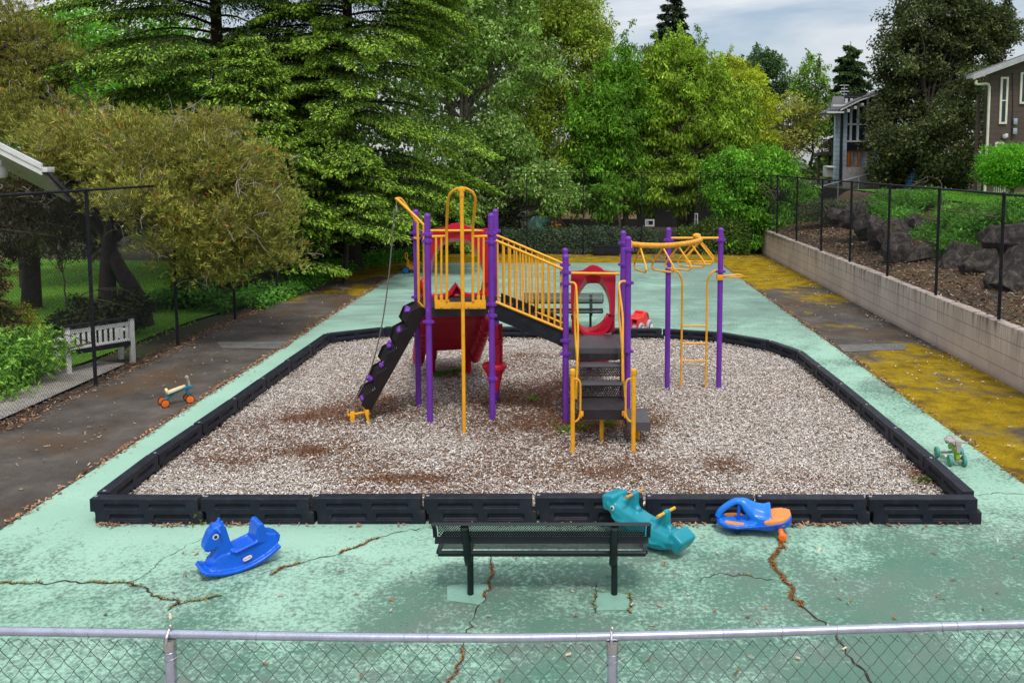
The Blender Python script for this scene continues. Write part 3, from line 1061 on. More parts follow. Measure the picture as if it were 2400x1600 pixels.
# --- red hoods at the slide entries
def hood(outer, fin_, bin_, Yf, Yb, th, rail, name, Yof=None):
    """closed shell: outer rim, front inner edge and deeper, smaller back opening"""
    n_ = len(outer)
    A = [at(px, py, Yf) for px, py in outer]
    B1 = [at(px, py, Yf) for px, py in fin_]
    B2 = [at(px, py, Yb) for px, py in bin_]
    A2 = [p + Vector((0, th, 0)) for p in A]
    rings = [A2, A, B1, B2]
    vs = [p for r_ in rings for p in r_]
    fs = []
    for i in range(4):
        j = (i + 1) % 4
        for k_ in range(n_ - 1):
            fs.append((i * n_ + k_, i * n_ + k_ + 1, j * n_ + k_ + 1, j * n_ + k_))
    for k_ in (0, n_ - 1):
        fs.append(tuple(i * n_ + k_ for i in range(4)))
    return pb(name, MB().add(vs, fs), RED, smooth=28)
o1 = [(1005, 664), (1001, 640), (998, 600), (997, 560), (998, 539), (1015, 537), (1035, 535), (1045, 530), (1056, 525), (1070, 523.5), (1084, 525), (1098, 532), (1108, 536.5), (1125, 537), (1147, 536), (1147, 560), (1147, 600), (1147, 640), (1147, 664)]
f1_ = [(1008, 664), (1006, 640), (1010, 615), (1015, 596), (1021, 584), (1028, 575), (1036, 567), (1046, 562), (1056, 560), (1070, 559), (1084, 560), (1095, 562), (1103, 566), (1110, 573), (1116, 582), (1122, 596), (1128, 615), (1135, 640), (1137, 664)]
b1_ = [(1010, 660), (1012, 635), (1017, 612), (1024, 597), (1030, 586), (1037, 577), (1046, 571), (1055, 568), (1062, 567), (1070, 567), (1080, 567), (1088, 568), (1096, 572), (1103, 579), (1110, 588), (1117, 600), (1124, 615), (1131, 637), (1134, 660)]
h1 = hood(o1, f1_, b1_, 13.52, 13.86, .12, None, 'slide_hood')
o2 = [(1339, 737), (1338, 715), (1338, 690), (1338, 660), (1338.5, 637), (1350, 636.5), (1365, 635), (1374, 630), (1382, 624.5), (1391, 622), (1400, 624), (1409, 629), (1416, 635), (1428, 637), (1443, 638), (1443, 660), (1442, 690), (1442, 715), (1441, 737)]
f2_ = [(1344, 737), (1345, 715), (1348, 700), (1352, 688), (1357, 677), (1362, 667), (1367, 658), (1372, 649), (1381, 645), (1391, 644), (1401, 645), (1409, 649), (1415, 658), (1420, 667), (1424, 677), (1427, 688), (1429, 700), (1430, 715), (1430, 737)]
b2_ = [(1348, 733), (1350, 712), (1354, 698), (1358, 690), (1362, 683), (1367, 676), (1372, 669), (1377, 665), (1383, 664), (1391, 664), (1399, 664), (1404, 665), (1409, 670), (1414, 677), (1418, 684), (1421, 691), (1424, 699), (1427, 713), (1428, 733)]
h2 = hood(o2, f2_, b2_, 13.50, 13.80, .12, None, 'slide_hood')
mb = MB().tube([at(990, 541, 13.42), at(1146, 540.5, 13.55)], .021, 12)
pb('hood_rail', mb, YEL)
mb = MB().tube([at(1332, 640, 13.42), at(1452, 641.5, 13.44)], .022, 12)
pb('hood_rail', mb, YEL)
mb = MB()
for px in (1341, 1438):
    mb.cyl(at(px, 738, 13.55), at(px, 748, 13.55), .02, 10)
mb.cyl(at(1141, 640, 13.6), at(1141, 664, 13.6), .03, 10)
pb('hood_pegs', mb, RED)

# --- slides
def slide(path, secf, name, n_ring):
    """sweep a closed trough cross-section along a path; secf(t) -> list of (u, h)"""
    secs = []
    for i, p in enumerate(path):
        t_ = i / (len(path) - 1)
        d = (path[min(i + 1, len(path) - 1)] - path[max(i - 1, 0)])
        d.normalize()
        side = Vector((d.y, -d.x, 0)).normalized()
        upv = side.cross(d).normalized()
        secs.append([p + side * u + upv * h for u, h in secf(t_)])
    return pb(name, MB().loft(secs), RED, smooth=60)
def trough(hw, hgt, lanes, th=.035):
    """cross-section with `lanes` rounded chutes; closed outline, underside first"""
    def f(t_):
        e = 1.0 + .0 * t_
        topl, botl = [], []
        lw = 2 * hw / lanes
        K = 8
        for q in range(lanes):
            for k_ in range(K + 1):
                if q and k_ == 0: continue
                u = -hw + lw * q + lw * k_ / K
                s = abs(2 * k_ / K - 1)
                outer_edge = (q == 0 and k_ < K / 2) or (q == lanes - 1 and k_ > K / 2)
                hmax = hgt if outer_edge or lanes == 1 else hgt * .62
                h = hmax * s ** 3.2
                topl.append((u, h))
                botl.append((u * 1.02, h - th - .05 * (1 - s)))
        topl[0] = (-hw - .02, hgt)
        topl[-1] = (hw + .02, hgt)
        return botl + topl[::-1]
    return f
c1 = Vector((-1.885, 13.46, 0))
dn = Vector((-.23, .973, 0))
def sp(k_, z): return c1 + dn * k_ + Vector((0, 0, z))
path = smooth_path([sp(-.02, 1.86), sp(.25, 1.84), sp(.6, 1.60), sp(1.1, 1.26), sp(1.6, .97), sp(2.1, .72), sp(2.5, .58), sp(2.95, .52)], 5)
s1 = slide(path, trough(.60, .30, 2), 'double_slide', 0)
# entry crest between the two lanes and side lobes
mb = MB()
cr_ = at(1068, 695, 13.55)
mb.loft([[at(1050, 693, 13.5), at(1058, 680, 13.55), at(1066, 668, 13.62), at(1073, 668, 13.62), at(1078, 680, 13.55), at(1084, 693, 13.5)],
         [p + dn * .35 for p in (at(1052, 697, 13.5), at(1058, 686, 13.55), at(1067, 674, 13.62), at(1072, 674, 13.62), at(1077, 686, 13.55), at(1082, 697, 13.5))]])
pb('slide_divider', mb, RED, s1, smooth=60)
mb = MB()
mb.tube(smooth_path([at(988, 700, 13.36), at(991, 690, 13.38), at(992, 676, 13.42), at(991, 662, 13.45), at(993, 652, 13.5)], 4), [.02 + .03 * math.sin(3.1 * i / 20) for i in range(17)], 8)
pb('slide_entry', mb, RED, s1, smooth=60)
mb = MB()
mb.loft([[at(1124, 692, 13.55), at(1132, 686, 13.56), at(1136, 662, 13.58), at(1147, 662, 13.58), at(1147, 694, 13.55)],
         [p + dn * .3 for p in (at(1124, 692, 13.55), at(1132, 686, 13.56), at(1136, 662, 13.58), at(1147, 662, 13.58), at(1147, 694, 13.55))]])
pb('slide_entry', mb, RED, s1, smooth=60)
# skirt bulges under the chute
mb = MB()
for u, wid in ((-.52, .13), (.52, .13)):
    for k_ in range(7):
        q = .45 + k_ * .26
        z_ = 1.66 - q * .56
        pos = sp(q, z_ - .1) + Vector((.973, .23, 0)) * u
        mb.ball(pos, (.12, .18, .19), 12, 8)
for u in (-.40, .40):
    pos = sp(1.9, .70) + Vector((.973, .23, 0)) * u
    mb.ball(pos, (.2, .28, .17), 14, 8)
mb.box(sp(1.15, 1.03), (1.0, 1.5, .12), Matrix.Rotation(.24, 3, 'Z') @ Matrix.Rotation(-.58, 3, 'X'))
mb.molded('slide_underside', RED, s1, .022, 5, world=True)
for (px, py) in ((1014, 881), (1098, 878)):
    g_ = gz(px, py, .03)
    pb('slide_leg', MB().lathe([(.055, 0), (.055, .30), (.085, .36), (.095, .60), (.09, .75)], (g_.x, g_.y, .02), seg=16), RED, s1)
c2 = Vector((.325, 13.44, 0))
path = smooth_path([c2 + Vector((0, -.02, 1.25)), c2 + Vector((0, .25, 1.22)), c2 + Vector((0, .7, .98)), c2 + Vector((0, 1.3, .62)), c2 + Vector((0, 1.8, .40)), c2 + Vector((0, 2.2, .36))], 5)
s2 = slide(path, trough(.31, .26, 1), 'single_slide', 0)
mb = MB()
inn = [(1422, 743), (1419, 752), (1413, 760), (1404, 768), (1393, 774), (1380, 777), (1366, 775), (1357, 768), (1351, 758), (1347, 748)]
out_ = [(1441, 745), (1441, 755), (1441, 765), (1441, 775), (1425, 781), (1390, 782), (1360, 781), (1340, 778), (1340, 762), (1340, 747)]
rings = []
for Y_, li in ((13.52, out_), (13.50, inn), (13.95, [(a + (1390 - a) * .02, b_ - 10) for a, b_ in inn]), (13.95, [(a, b_ - 8) for a, b_ in out_])):
    rings.append([at(a, b_, Y_) for a, b_ in li])
vs = [p for r_ in rings for p in r_]
fs = []
for i in range(4):
    j = (i + 1) % 4
    for k_ in range(9):
        fs.append((i * 10 + k_, i * 10 + k_ + 1, j * 10 + k_ + 1, j * 10 + k_))
fs += [tuple(i * 10 for i in range(4)), tuple(i * 10 + 9 for i in range(4))]
mb.add(vs, fs)
mb.tube(smooth_path([at(1421, 770, 13.6), at(1419, 750, 13.62), at(1424, 741, 13.65), at(1433, 741, 13.68), at(1437, 752, 13.7)], 4), .03, 8)
pb('slide_entry', mb, RED, s2, smooth=60)
mb = MB()
for k_ in range(4):
    mb.ball(c2 + Vector((0, .35 + k_ * .28, 1.02 - k_ * .15)), (.33, .2, .17), 14, 8)
mb.molded('slide_underside', RED, s2, .022, 5, world=True)
g_ = gz(1382, 881, .03)
pb('slide_leg', MB().cyl((g_.x, g_.y, 0), (g_.x, g_.y, .7), .055, 16), RED, s2)

# --- conical drum seat under the bridge
dc = at(1159, 852, 13.12)
mb = MB().lathe([(.05, -.46), (.075, -.40), (.125, -.17), (.165, -.085), (.195, -.06), (.195, -.015), (.175, .004), (0, .012)], dc, seg=28)
mb.cyl(dc + Vector((.05, -.03, 0)), dc + Vector((.05, -.03, .62)), .035, 14)
mb.cyl(dc + Vector((.095, .08, 0)), dc + Vector((.095, .08, .62)), .03, 14)
mb.lathe([(.05, -.1), (.125, .0), (.125, .02), (0, .03)], dc + Vector((.02, .02, .37)), seg=24)
pb('drum_seat', mb, RED)

# --- lower deck
Z2 = 1.22
mb = MB()
x0, x1, y0, y1 = -.08, .77, 12.47, 13.46
mb.box(((x0 + x1) / 2, (y0 + y1) / 2, Z2 - .02), (x1 - x0, y1 - y0, .04))
for (c_, d_) in (((.345, y0 + .012, Z2 - .11), (.85, .024, .14)), ((.345, y1 - .012, Z2 - .11), (.85, .024, .14)), ((x0 + .012, 12.965, Z2 - .11), (.024, .94, .14)), ((x1 - .012, 12.965, Z2 - .11), (.024, .94, .14))):
    mb.box(c_, d_)
m, n, l, b = newmat('expanded_metal_deck')
v = coords(n, l)
wv = n.new('ShaderNodeTexVoronoi')
wv.inputs['Scale'].default_value = 42
wv.inputs['Randomness'].default_value = .12
l(v, wv.inputs['Vector'])
c = ramp(n, l, wv.outputs['Distance'], [(.22, (.012, .011, .014)), (.36, (.075, .07, .08))])  # dark holes and lighter sheen on the rods are put into the colour
c = mixc(n, l, ramp(n, l, noise(n, l, 4, 4, .6, v), [(.45, 0.0), (.7, .4)]), c, (.05, .035, .035))
l(c, b.inputs['Base Color'])
b.inputs['Roughness'].default_value = .45
bump(n, l, b, wv.outputs['Distance'], .5, .01)
MESH = m
pb('lower_deck', mb, MESH, smooth=0)

# --- stairs
mb = MB()
x0, x1 = .085, .70
def tread(z, yf, yb, xa, xb):
    mb.box(((xa + xb) / 2, (yf + yb) / 2, z - .012), (xb - xa, yb - yf, .024), bev=.008)
tread(1.02, 12.17, 12.44, .07, .69)
pb('stair_tread', mb, MESH, smooth=30)
mb = MB()
tread(.82, 11.90, 12.16, .09, .70)
pb('stair_tread', mb, MESH, smooth=30)
for (z0, z1, y_) in ((.86, 1.0, 12.19), (.63, .80, 11.95)):
    mb = MB()
    mb.perf(lambda u, v, z0=z0, z1=z1, y_=y_: Vector((.09 + .6 * u, y_ + .02 * v, z0 + (z1 - z0) * v)), 24, 6, .42)
    pb('stair_riser', mb, DECK, smooth=0)
pb('stair_riser', MB().box((.345, 12.45, 1.09), (.62, .02, .10)), DECK, smooth=0)
for x_ in (.075, .705):
    mb = MB().prism([(x_, 11.95, .52), (x_, 12.46, 1.04), (x_, 12.46, 1.2), (x_, 12.30, 1.12), (x_, 11.85, .74), (x_, 11.8, .56)], (.012, 0, 0))
    pb('stair_stringer', mb, RAMP, smooth=0)
mb = MB().box((.405, 11.69, .597), (.61, .66, .026), bev=.004)
mb.box((.405, 11.372, .535), (.60, .022, .13))
for x_ in (.112, .698):
    mb.box((x_, 11.70, .535), (.022, .62, .125))
pb('transfer_platform', mb, DECK, smooth=0)
mb = MB().box((.895, 11.735, .405), (.33, .66, .03), bev=.004).box((.895, 11.415, .35), (.33, .022, .11)).box((1.049, 11.74, .35), (.022, .62, .10)).box((.741, 11.74, .35), (.022, .62, .10))
pb('side_step', mb, MESH, smooth=0)
for (x, y, h) in ((.391, 11.63, .5), (.905, 11.70, .36)):
    pb('platform_leg', MB().cyl((x, y, 0), (x, y, h), .03, 16), YEL)
for (x, y, h, d) in ((-.017, 11.158, 1.20, 1), (.806, 11.17, 1.20, -1)):
    mb = MB().cyl((x, y, 0), (x, y, h), .030, 16).lathe([(.031, -.05), (.037, -.045), (.037, -.015), (.040, .0), (.034, .022), (.018, .035), (0, .038)], (x, y, h), seg=18)
    gpz = pb('grab_post', mb, YEL)
    D_ = [(x, y, 1.09), (x + d * .05, y + .01, 1.09), (x + d * .09, y + .02, 1.06), (x + d * .105, y + .025, .98), (x + d * .105, y + .03, .75), (x + d * .10, y + .03, .60), (x + d * .075, y + .02, .53), (x + d * .03, y + .01, .50), (x, y, .49)]
    mb = MB().tube(smooth_path(D_, 4), .014, 10)
    mb.box((x + d * .125, y + .13, .575), (.05, .02, .075), bev=.012)
    mb.box((x + d * .115, y + .08, .575), (.018, .12, .06), bev=.004)
    pb('grab_loop', mb, YEL, gpz)
# stair handrails
for k_, s in (('P5', 1), ('P7', -1)):
    x = POST[k_][0] + s * (.135 if s > 0 else .125)
    if s > 0:
        A = [at(1336, 662, 12.42), at(1345, 663, 12.40), at(1350, 671, 12.36), at(1352, 700, 12.30), at(1354, 745, 12.18), at(1354.5, 800, 12.08), at(1353, 850, 12.0), at(1351, 900, 11.97), at(1350.5, 934, 11.98)]
        Bv = [at(1350, 675, 12.38), at(1348, 700, 12.42), at(1347, 742, 12.44), at(1349, 790, 12.36), at(1352, 830, 12.2), at(1352.5, 850, 12.08)]
    else:
        A = [at(1466, 659, 12.42), at(1456, 660, 12.40), at(1451, 668, 12.36), at(1453, 690, 12.30), at(1459, 738, 12.20), at(1459.5, 780, 12.12), at(1459, 830, 12.04), at(1459, 880, 12.0), at(1461, 930, 12.0)]
        Bv = [at(1451, 672, 12.38), at(1450.5, 700, 12.42), at(1451, 740, 12.42), at(1455, 780, 12.32), at(1458, 815, 12.18), at(1459, 835, 12.06)]
    mb = MB().tube(smooth_path(A, 5), .0165, 10).tube(smooth_path(Bv, 5), .0165, 10)
    mb.cyl(A[-3], A[-1], .021, 10)
    pb('stair_handrail', mb, YEL)

# --- overhead ring ladder
zb = 2.73
bp = smooth_path([at(1478, 572, 12.56), at(1510, 575, 12.62), at(1560, 575.5, 12.86), at(1606, 571, 13.35), at(1638, 564.5, 13.95), at(1641, 559.5, 14.25), at(1633, 558, 14.41)], 8)
ov = pb('overhead_beam', MB().tube(bp, .042, 16), YEL_RUST)
mb = MB().box(bp[0] + Vector((-.01, 0, 0)), (.07, .10, .11), bev=.012)
pb('beam_bracket', mb, YEL, ov)
mb = MB().ball(bp[-1] + Vector((0, 0, .04)), (.075, .06, .045), 12, 8)
mb.tube([V3('P9', bp[-1].z), V3('P10', bp[-1].z)], .021, 12)
pb('crossbar', mb, YEL, ov)
for t_, ang in ((.13, 0), (.32, .10), (.45, .10), (.57, .1), (.70, .1), (.84, .1)):
    i = int(t_ * (len(bp) - 1))
    p = bp[i]
    d = (bp[i + 1] - bp[i - 1]).normalized()
    s = Vector((d.y, -d.x, 0)).normalized()
    s = (s + Vector((.0, -.06, 0))).normalized()
    a0 = p + Vector((0, 0, -.03))
    hh, hw = .36, .235
    tri = [a0, a0.lerp(a0 + s * hw + Vector((0, 0, -hh + .08)), .9), a0 + s * hw + Vector((0, 0, -hh + .05)), a0 + s * (hw - .035) + Vector((0, 0, -hh + .004)), a0 + s * (hw - .08) + Vector((0, 0, -hh)),
           a0 - s * (hw - .08) + Vector((0, 0, -hh)), a0 - s * (hw - .035) + Vector((0, 0, -hh + .004)), a0 - s * hw + Vector((0, 0, -hh + .05)), a0.lerp(a0 - s * hw + Vector((0, 0, -hh + .08)), .9), a0]
    pb('hanging_ring', MB().tube(tri, .0145, 10), YEL, ov)
# ladder
mb = MB()
zt = 2.13
for xa, pk, s in ((1.872, 'P9', 1), (2.304, 'P10', -1)):
    pp = V3(pk, zt)
    mb.tube(smooth_path([(xa, 14.47, 0), (xa, 14.47, 1.0), (xa, 14.46, 1.80), (xa - s * .012, 14.455, 1.98), (xa - s * .07, 14.44, 2.09), (xa - s * .14, 14.43, 2.13), (pp.x + s * .04, 14.42, 2.13)], 4), .0185, 12)
ld = pb('ladder_rails', mb, YEL)
for z_ in (1.16, .855, .545):
    pb('rung', MB().tube([(1.872, 14.47, z_), (2.304, 14.47, z_)], .015, 10), YEL, ld)
hl = V3('P10', 2.02)
mb = MB().box(hl + Vector((-.01, -.01, 0)), (.11, .105, .10), bev=.014)
mb.tube([hl + Vector((.05, -.03, .02)), hl + Vector((.26, -.05, .05)), hl + Vector((.33, -.03, .045)), hl + Vector((.42, .06, .0)), hl + Vector((.41, .10, -.012)), hl + Vector((.32, .09, -.01)), hl + Vector((.05, .03, .0))], .0145, 10)
pb('grab_ring', mb, YEL)
# ================================================================== BENCHES
def bench(loc, rz, label, name='perforated_bench'):
    t = thing(name, label, 'bench', loc, rz, None)
    hl = .97
    # seat: y -0.08 .. 0.34
    mb = MB()
    def sf(u, v): return Vector((-hl + .035 + (2 * hl - .07) * u, -.05 + .36 * v, .445 + .012 * math.cos(v * 6.28)))
    mb.perf(sf, 84, 15, .34)
    mb.tube([(-hl + .02, -.075, .43), (hl - .02, -.075, .43)], .028, 10)
    mb.tube([(-hl + .02, .33, .43), (hl - .02, .33, .43)], .028, 10)
    for s in (-1, 1):
        mb.box((s * (hl - .02), .128, .437), (.04, .40, .035), bev=.006)
    mb.build('seat', BENCH, t, smooth=40)
    mb = MB()
    def bf(u, v):
        k = v
        return Vector((-hl + .03 + (2 * hl - .06) * u, -.115 - .10 * k + .03 * math.sin(3.14 * k), .605 + .165 * k))
    mb.perf(bf, 84, 10, .52)
    prof_t = [(y, z + .04) for y, z in [(-.215, .725), (-.235, .755), (-.262, .762), (-.285, .745), (-.27, .74), (-.24, .735)]]
    prof_b = [(-.115, .61), (-.105, .585), (-.122, .562), (-.15, .555), (-.138, .575), (-.128, .605)]
    for pr in (prof_t, prof_b):
        mb.prism([(-hl, y, z) for y, z in pr], (2 * hl, 0, 0))
    for s in (-1, 1):
        mb.loft([[(s * hl - .018, -.115 - .10 * k + .03 * math.sin(3.14 * k) - .012, .605 + .165 * k), (s * hl + .018, -.115 - .10 * k + .03 * math.sin(3.14 * k) - .012, .605 + .165 * k),
                  (s * hl + .018, -.115 - .10 * k + .03 * math.sin(3.14 * k) + .012, .605 + .165 * k), (s * hl - .018, -.115 - .10 * k + .03 * math.sin(3.14 * k) + .012, .605 + .165 * k)] for k in (0, .25, .5, .75, 1)])
    mb.build('backrest', BENCH, t, smooth=40)
    for s in (-1, 1):
        mb = MB().tube([(s * .668, 0, 0), (s * .668, 0, .36)], .030, 16)
        mb.tube(smooth_path([(s * .668 - .014, .0, .30), (s * .668 - .014, -.055, .37), (s * .668 - .014, -.10, .48), (s * .668 - .014, -.165, .60), (s * .668 - .014, -.268, .765)], 4), .037, 16)
        mb.tube([(s * .668, -.03, .40), (s * .668, .30, .415)], .022, 10)
        mb.build('leg', BENCH, t)
    return t
bench((-.292, 7.54, .005), 0, 'dark green perforated metal bench in the foreground with its back turned')
bench((-.268, 20.11, .005), math.pi, 'dark green perforated bench behind the climbing frame, at the back of the chip bed')

# ================================================================== CHAIN LINK FENCES
def chain_panel(mb, a, b_, z0, z1, pitch, r):
    """two families of diagonal wires filling the rectangle from a to b (xy) and z0..z1"""
    a, b_ = Vector((a[0], a[1], 0)), Vector((b_[0], b_[1], 0))
    Ld = (b_ - a).length
    d = (b_ - a) / Ld
    nrm = Vector((d.y, -d.x, 0))
    H_ = z1 - z0
    vs, fs = [], []
    k_ = int((Ld + H_) / pitch) + 1
    for fam in (1, -1):
        for i in range(k_):
            s0 = i * pitch - (H_ if fam > 0 else 0)
            # wire from (s0, z0) to (s0 + fam*H, z1)
            lo, hi = 0.0, 1.0
            sA, sB = s0, s0 + fam * H_
            if fam < 0: sA, sB = s0, s0 - H_
            def clip(v): return (v - sA) / (sB - sA)
            t0_, t1_ = sorted((clip(0), clip(Ld)))
            lo, hi = max(0, t0_), min(1, t1_)
            if hi - lo < .01: continue
            off = nrm * (r * .8 * fam)
            p = a + d * (sA + (sB - sA) * lo) + Vector((0, 0, z0 + H_ * lo)) + off
            q = a + d * (sA + (sB - sA) * hi) + Vector((0, 0, z0 + H_ * hi)) + off
            w_ = (q - p).normalized().cross(nrm) * r
            o = len(vs)
            vs += [p + w_, p + nrm * r, p - w_, p - nrm * r, q + w_, q + nrm * r, q - w_, q - nrm * r]
            fs += [(o, o + 1, o + 5, o + 4), (o + 1, o + 2, o + 6, o + 5), (o + 2, o + 3, o + 7, o + 6), (o + 3, o, o + 4, o + 7)]
    mb.add(vs, fs)

def fence(name, label, posts, z0s, h, rail=True, r_rail=.024, r_post=.032, wire=.0021, pitch=.072, mats=(BLKF, BLKF), tops=None, capm=None):
    P0 = posts[0]
    t = thing(name, label, 'fence', (P0[0], P0[1], z0s[0]))
    wm = MB()
    for i in range(len(posts) - 1):
        chain_panel(wm, posts[i], posts[i + 1], (z0s[i] + z0s[i + 1]) / 2 + .03, (z0s[i] + z0s[i + 1]) / 2 + h - .03, pitch, wire)
    wm.build('chain_link', mats[1], t, world=True, smooth=0)
    mb = MB().tube([(p[0], p[1], z + h) for p, z in zip(posts, z0s)], r_rail, 10)
    mb.build('top_rail', mats[0], t, world=True)
    for p, z in zip(posts, z0s):
        mb = MB().cyl((p[0], p[1], z - .1), (p[0], p[1], z + h - .02), r_post, 12).ball((p[0], p[1], z + h + .005), (.045, .045, .04), 10, 6)
        mb.build('post', mats[0], t, world=True)
    return t
LP = [(-8.60, 5.6), (-8.58, 8.7), (-8.56, 11.75), (-8.545, 14.81), (-8.59, 18.05), (-8.57, 21.1), (-8.51, 24.03), (-8.66, 27.6), (-8.9, 31.4)]
fence('chain_link_fence', 'tall black chain link fence on the left side of the court, under the pine', LP, [0] * len(LP), 3.5)
BPX = [(-8.9, 31.5), (-7.2, 34.0), (-4.6, 35.9), (-2.0, 36.0), (.4, 36.0), (2.9, 36.05), (5.4, 36.1), (8.15, 36.2)]
fence('chain_link_fence', 'black chain link fence across the far end of the court before the trees', BPX, [0] * len(BPX), 3.5, wire=.0012, r_rail=.014, r_post=.024)
RP = [(wall_x(y) + .13, y) for y in (6.0, 9.3, 12.45, 15.57, 18.43, 21.45, 24.55, 27.6, 30.9, 34.1, 36.3)]
fence('chain_link_fence', 'black chain link fence standing on the concrete retaining wall', RP, [1.04] * len(RP), 2.36, wire=.0019)

# near galvanised fence, seen from above
nf = thing('galvanised_fence', 'silver galvanised chain link fence across the bottom of the view', 'fence', (-1.6, 3.2, .9))
RAIL = [(-3.4, 3.2, 2.178), (-2.4, 3.2, 2.166), (-1.6, 3.2, 2.153), (-.9, 3.2, 2.140), (-.3, 3.2, 2.136), (.15, 3.2, 2.143), (.7, 3.2, 2.158), (1.3, 3.2, 2.179), (2.0, 3.2, 2.199), (3.0, 3.2, 2.212)]
rpth = smooth_path(RAIL, 4)
MB().tube(rpth, .0170, 18).build('top_rail', GALV, nf, world=True)
def rail_z(x):
    for i in range(len(RAIL) - 1):
        if RAIL[i][0] <= x <= RAIL[i + 1][0]:
            t_ = (x - RAIL[i][0]) / (RAIL[i + 1][0] - RAIL[i][0])
            return RAIL[i][2] + t_ * (RAIL[i + 1][2] - RAIL[i][2])
    return RAIL[0][2]
mb = MB()
pw = .0715
ncol = int(6.2 / (pw / 2))
for i in range(ncol):
    x = -3.3 + i * pw / 2
    zt_ = rail_z(x) - .020
    pts = []
    for j in range(32):
        k_ = (i + j) % 2
        zz = zt_ - j * pw * .6
        xx = x + (pw * .5 + .001 if k_ else -.001)
        pts.append((xx, 3.181 + (.002 if k_ else -.002), zz))
        if j < 31:
            x2 = x + (0 if k_ else pw * .5)
            pts.append((xx + (x2 - xx) * .5, 3.181, zz - pw * .6 * .58))
    mb.tube(pts, .00165, 5, caps=False)
    if i % 2:
        mb.tube([(x, 3.180, zt_), (x + .008, 3.177, zt_ + .003), (x + .020, 3.180, zt_ - .010), (x + .040, 3.178, zt_ - .024)], .0015, 5)
mb.build('chain_link', WIREM, nf, world=True)
for (x, rr_) in ((-1.597, .0215), (.152, .0215)):
    zz = rail_z(x)
    mb = MB().cyl((x, 3.19, .85), (x, 3.19, zz - .02), rr_, 18)
    po = mb.build('post', GALV, nf, world=True)
    mb = MB().cyl((x, 3.19, zz - .055), (x, 3.19, zz - .016), rr_ + .003, 18)
    mb.tube([(x - .004, 3.165, zz - .03), (x - .004, 3.172, zz), (x - .004, 3.2, zz + .021), (x - .002, 3.225, zz), (x, 3.22, zz - .03)], .006, 8)
    mb.ball((x, 3.2, zz + .030), (.008, .008, .010), 10, 6)
    mb.build('cap', STEEL, po, world=True)
    mb = MB()
    for dz, til in ((-.065, .1), (-.095, .35)):
        mb.tube([(x + (rr_ + .002) * math.cos(a), 3.19 + (rr_ + .002) * math.sin(a), zz + dz + til * .02 * math.cos(a)) for a in [k_ * math.pi / 8 for k_ in range(16)]], .0016, 6, closed=True)
    mb.tube([(x + rr_, 3.17, zz - .088), (x + .05, 3.178, zz - .072)], .0016, 6)
    mb.build('wire_tie', STEEL, po, world=True)
mb = MB()
for px in (225, 612, 955, 1008, 1352, 1690, 1825, 1952, 2195, 2230):
    x = (px - CX) / FPX * 3.39
    zz = rail_z(x)
    lean = rr.uniform(-.004, .004)
    mb.tube([(x + lean * math.sin(a), 3.2 + .0185 * math.cos(a), zz + .0185 * math.sin(a)) for a in [k_ * math.pi / 8 for k_ in range(16)]], .0016, 6, closed=True)
    mb.tube([(x, 3.184, zz - .012), (x + .003, 3.18, zz - .032), (x + .010, 3.182, zz - .04)], .0016, 6)
mb.build('rail_ties', STEEL, nf, world=True)

# ================================================================== RETAINING WALL
m, n, l, b = newmat('stained_concrete_wall')
v = coords(n, l, True)
br_ = n.new('ShaderNodeMapping')
br_.inputs['Rotation'].default_value = (0, 0, 0)
br_.inputs['Scale'].default_value = (0, 1, 1)
l(v, br_.inputs['Vector'])
sx = n.new('ShaderNodeSeparateXYZ')
l(v, sx.inputs[0])
cb_ = n.new('ShaderNodeCombineXYZ')
l(sx.outputs['Y'], cb_.inputs['X'])
l(sx.outputs['Z'], cb_.inputs['Y'])
bk = n.new('ShaderNodeTexBrick')
bk.inputs['Scale'].default_value = 1
bk.inputs['Brick Width'].default_value = 2.4
bk.inputs['Row Height'].default_value = .26
bk.inputs['Mortar Size'].default_value = .008
bk.inputs['Color1'].default_value = (1, 1, 1, 1)
bk.inputs['Color2'].default_value = (.95, .95, .95, 1)
bk.inputs['Mortar'].default_value = (.5, .5, .5, 1)
l(cb_.outputs[0], bk.inputs['Vector'])
base = ramp(n, l, noise(n, l, 1.1, 6, .62, v), [(.3, (.46, .37, .32)), (.55, (.58, .475, .41)), (.75, (.66, .56, .50))])
base = mixc(n, l, 1.0, base, bk.outputs['Color'], 'MULTIPLY')
mp = n.new('ShaderNodeMapping')
mp.inputs['Scale'].default_value = (1, 5.5, .35)
l(v, mp.inputs[0])
drip = noise(n, l, 1.6, 6, .7, mp.outputs[0])
topw = ramp(n, l, sx.outputs['Z'], [(.05, .04), (.55, .16), (.90, .6), (1.0, .9)])
base = mixc(n, l, math_(n, l, 'MULTIPLY', ramp(n, l, drip, [(.46, 0.0), (.62, 1.0)]), topw), base, (.085, .062, .048))
base = mixc(n, l, ramp(n, l, sx.outputs['Z'], [(.0, .55), (.12, 0.0)]), base, (.14, .085, .075))
l(base, b.inputs['Base Color'])
b.inputs['Roughness'].default_value = .88
bump(n, l, b, noise(n, l, 18, 5, .65, v), .35, .012)
WALLM = m
mb = MB()
y0, y1 = 4.0, 36.35
secs = []
for i in range(41):
    y = y0 + (y1 - y0) * i / 40
    x = wall_x(y)
    j1, j2 = rr.uniform(-.012, .012), rr.uniform(-.012, .012)
    secs.append([(x, y, -.1), (x + .012, y, 1.04 + j1), (x + .03, y, 1.06 + j1), (x + .24, y, 1.06 + j2), (x + .26, y, -.1)])
mb.loft(secs)
tag(mb.build('retaining_wall', WALLM, smooth=30), 'long low concrete retaining wall with dark drip stains, right of the court', 'wall')

# ================================================================== TOYS
def ext(poly, w_, y0=0):
    """side outline (x, z) given a width across y"""
    return [(p[0], y0 - w_ / 2, p[1]) for p in poly], (0, w_, 0)

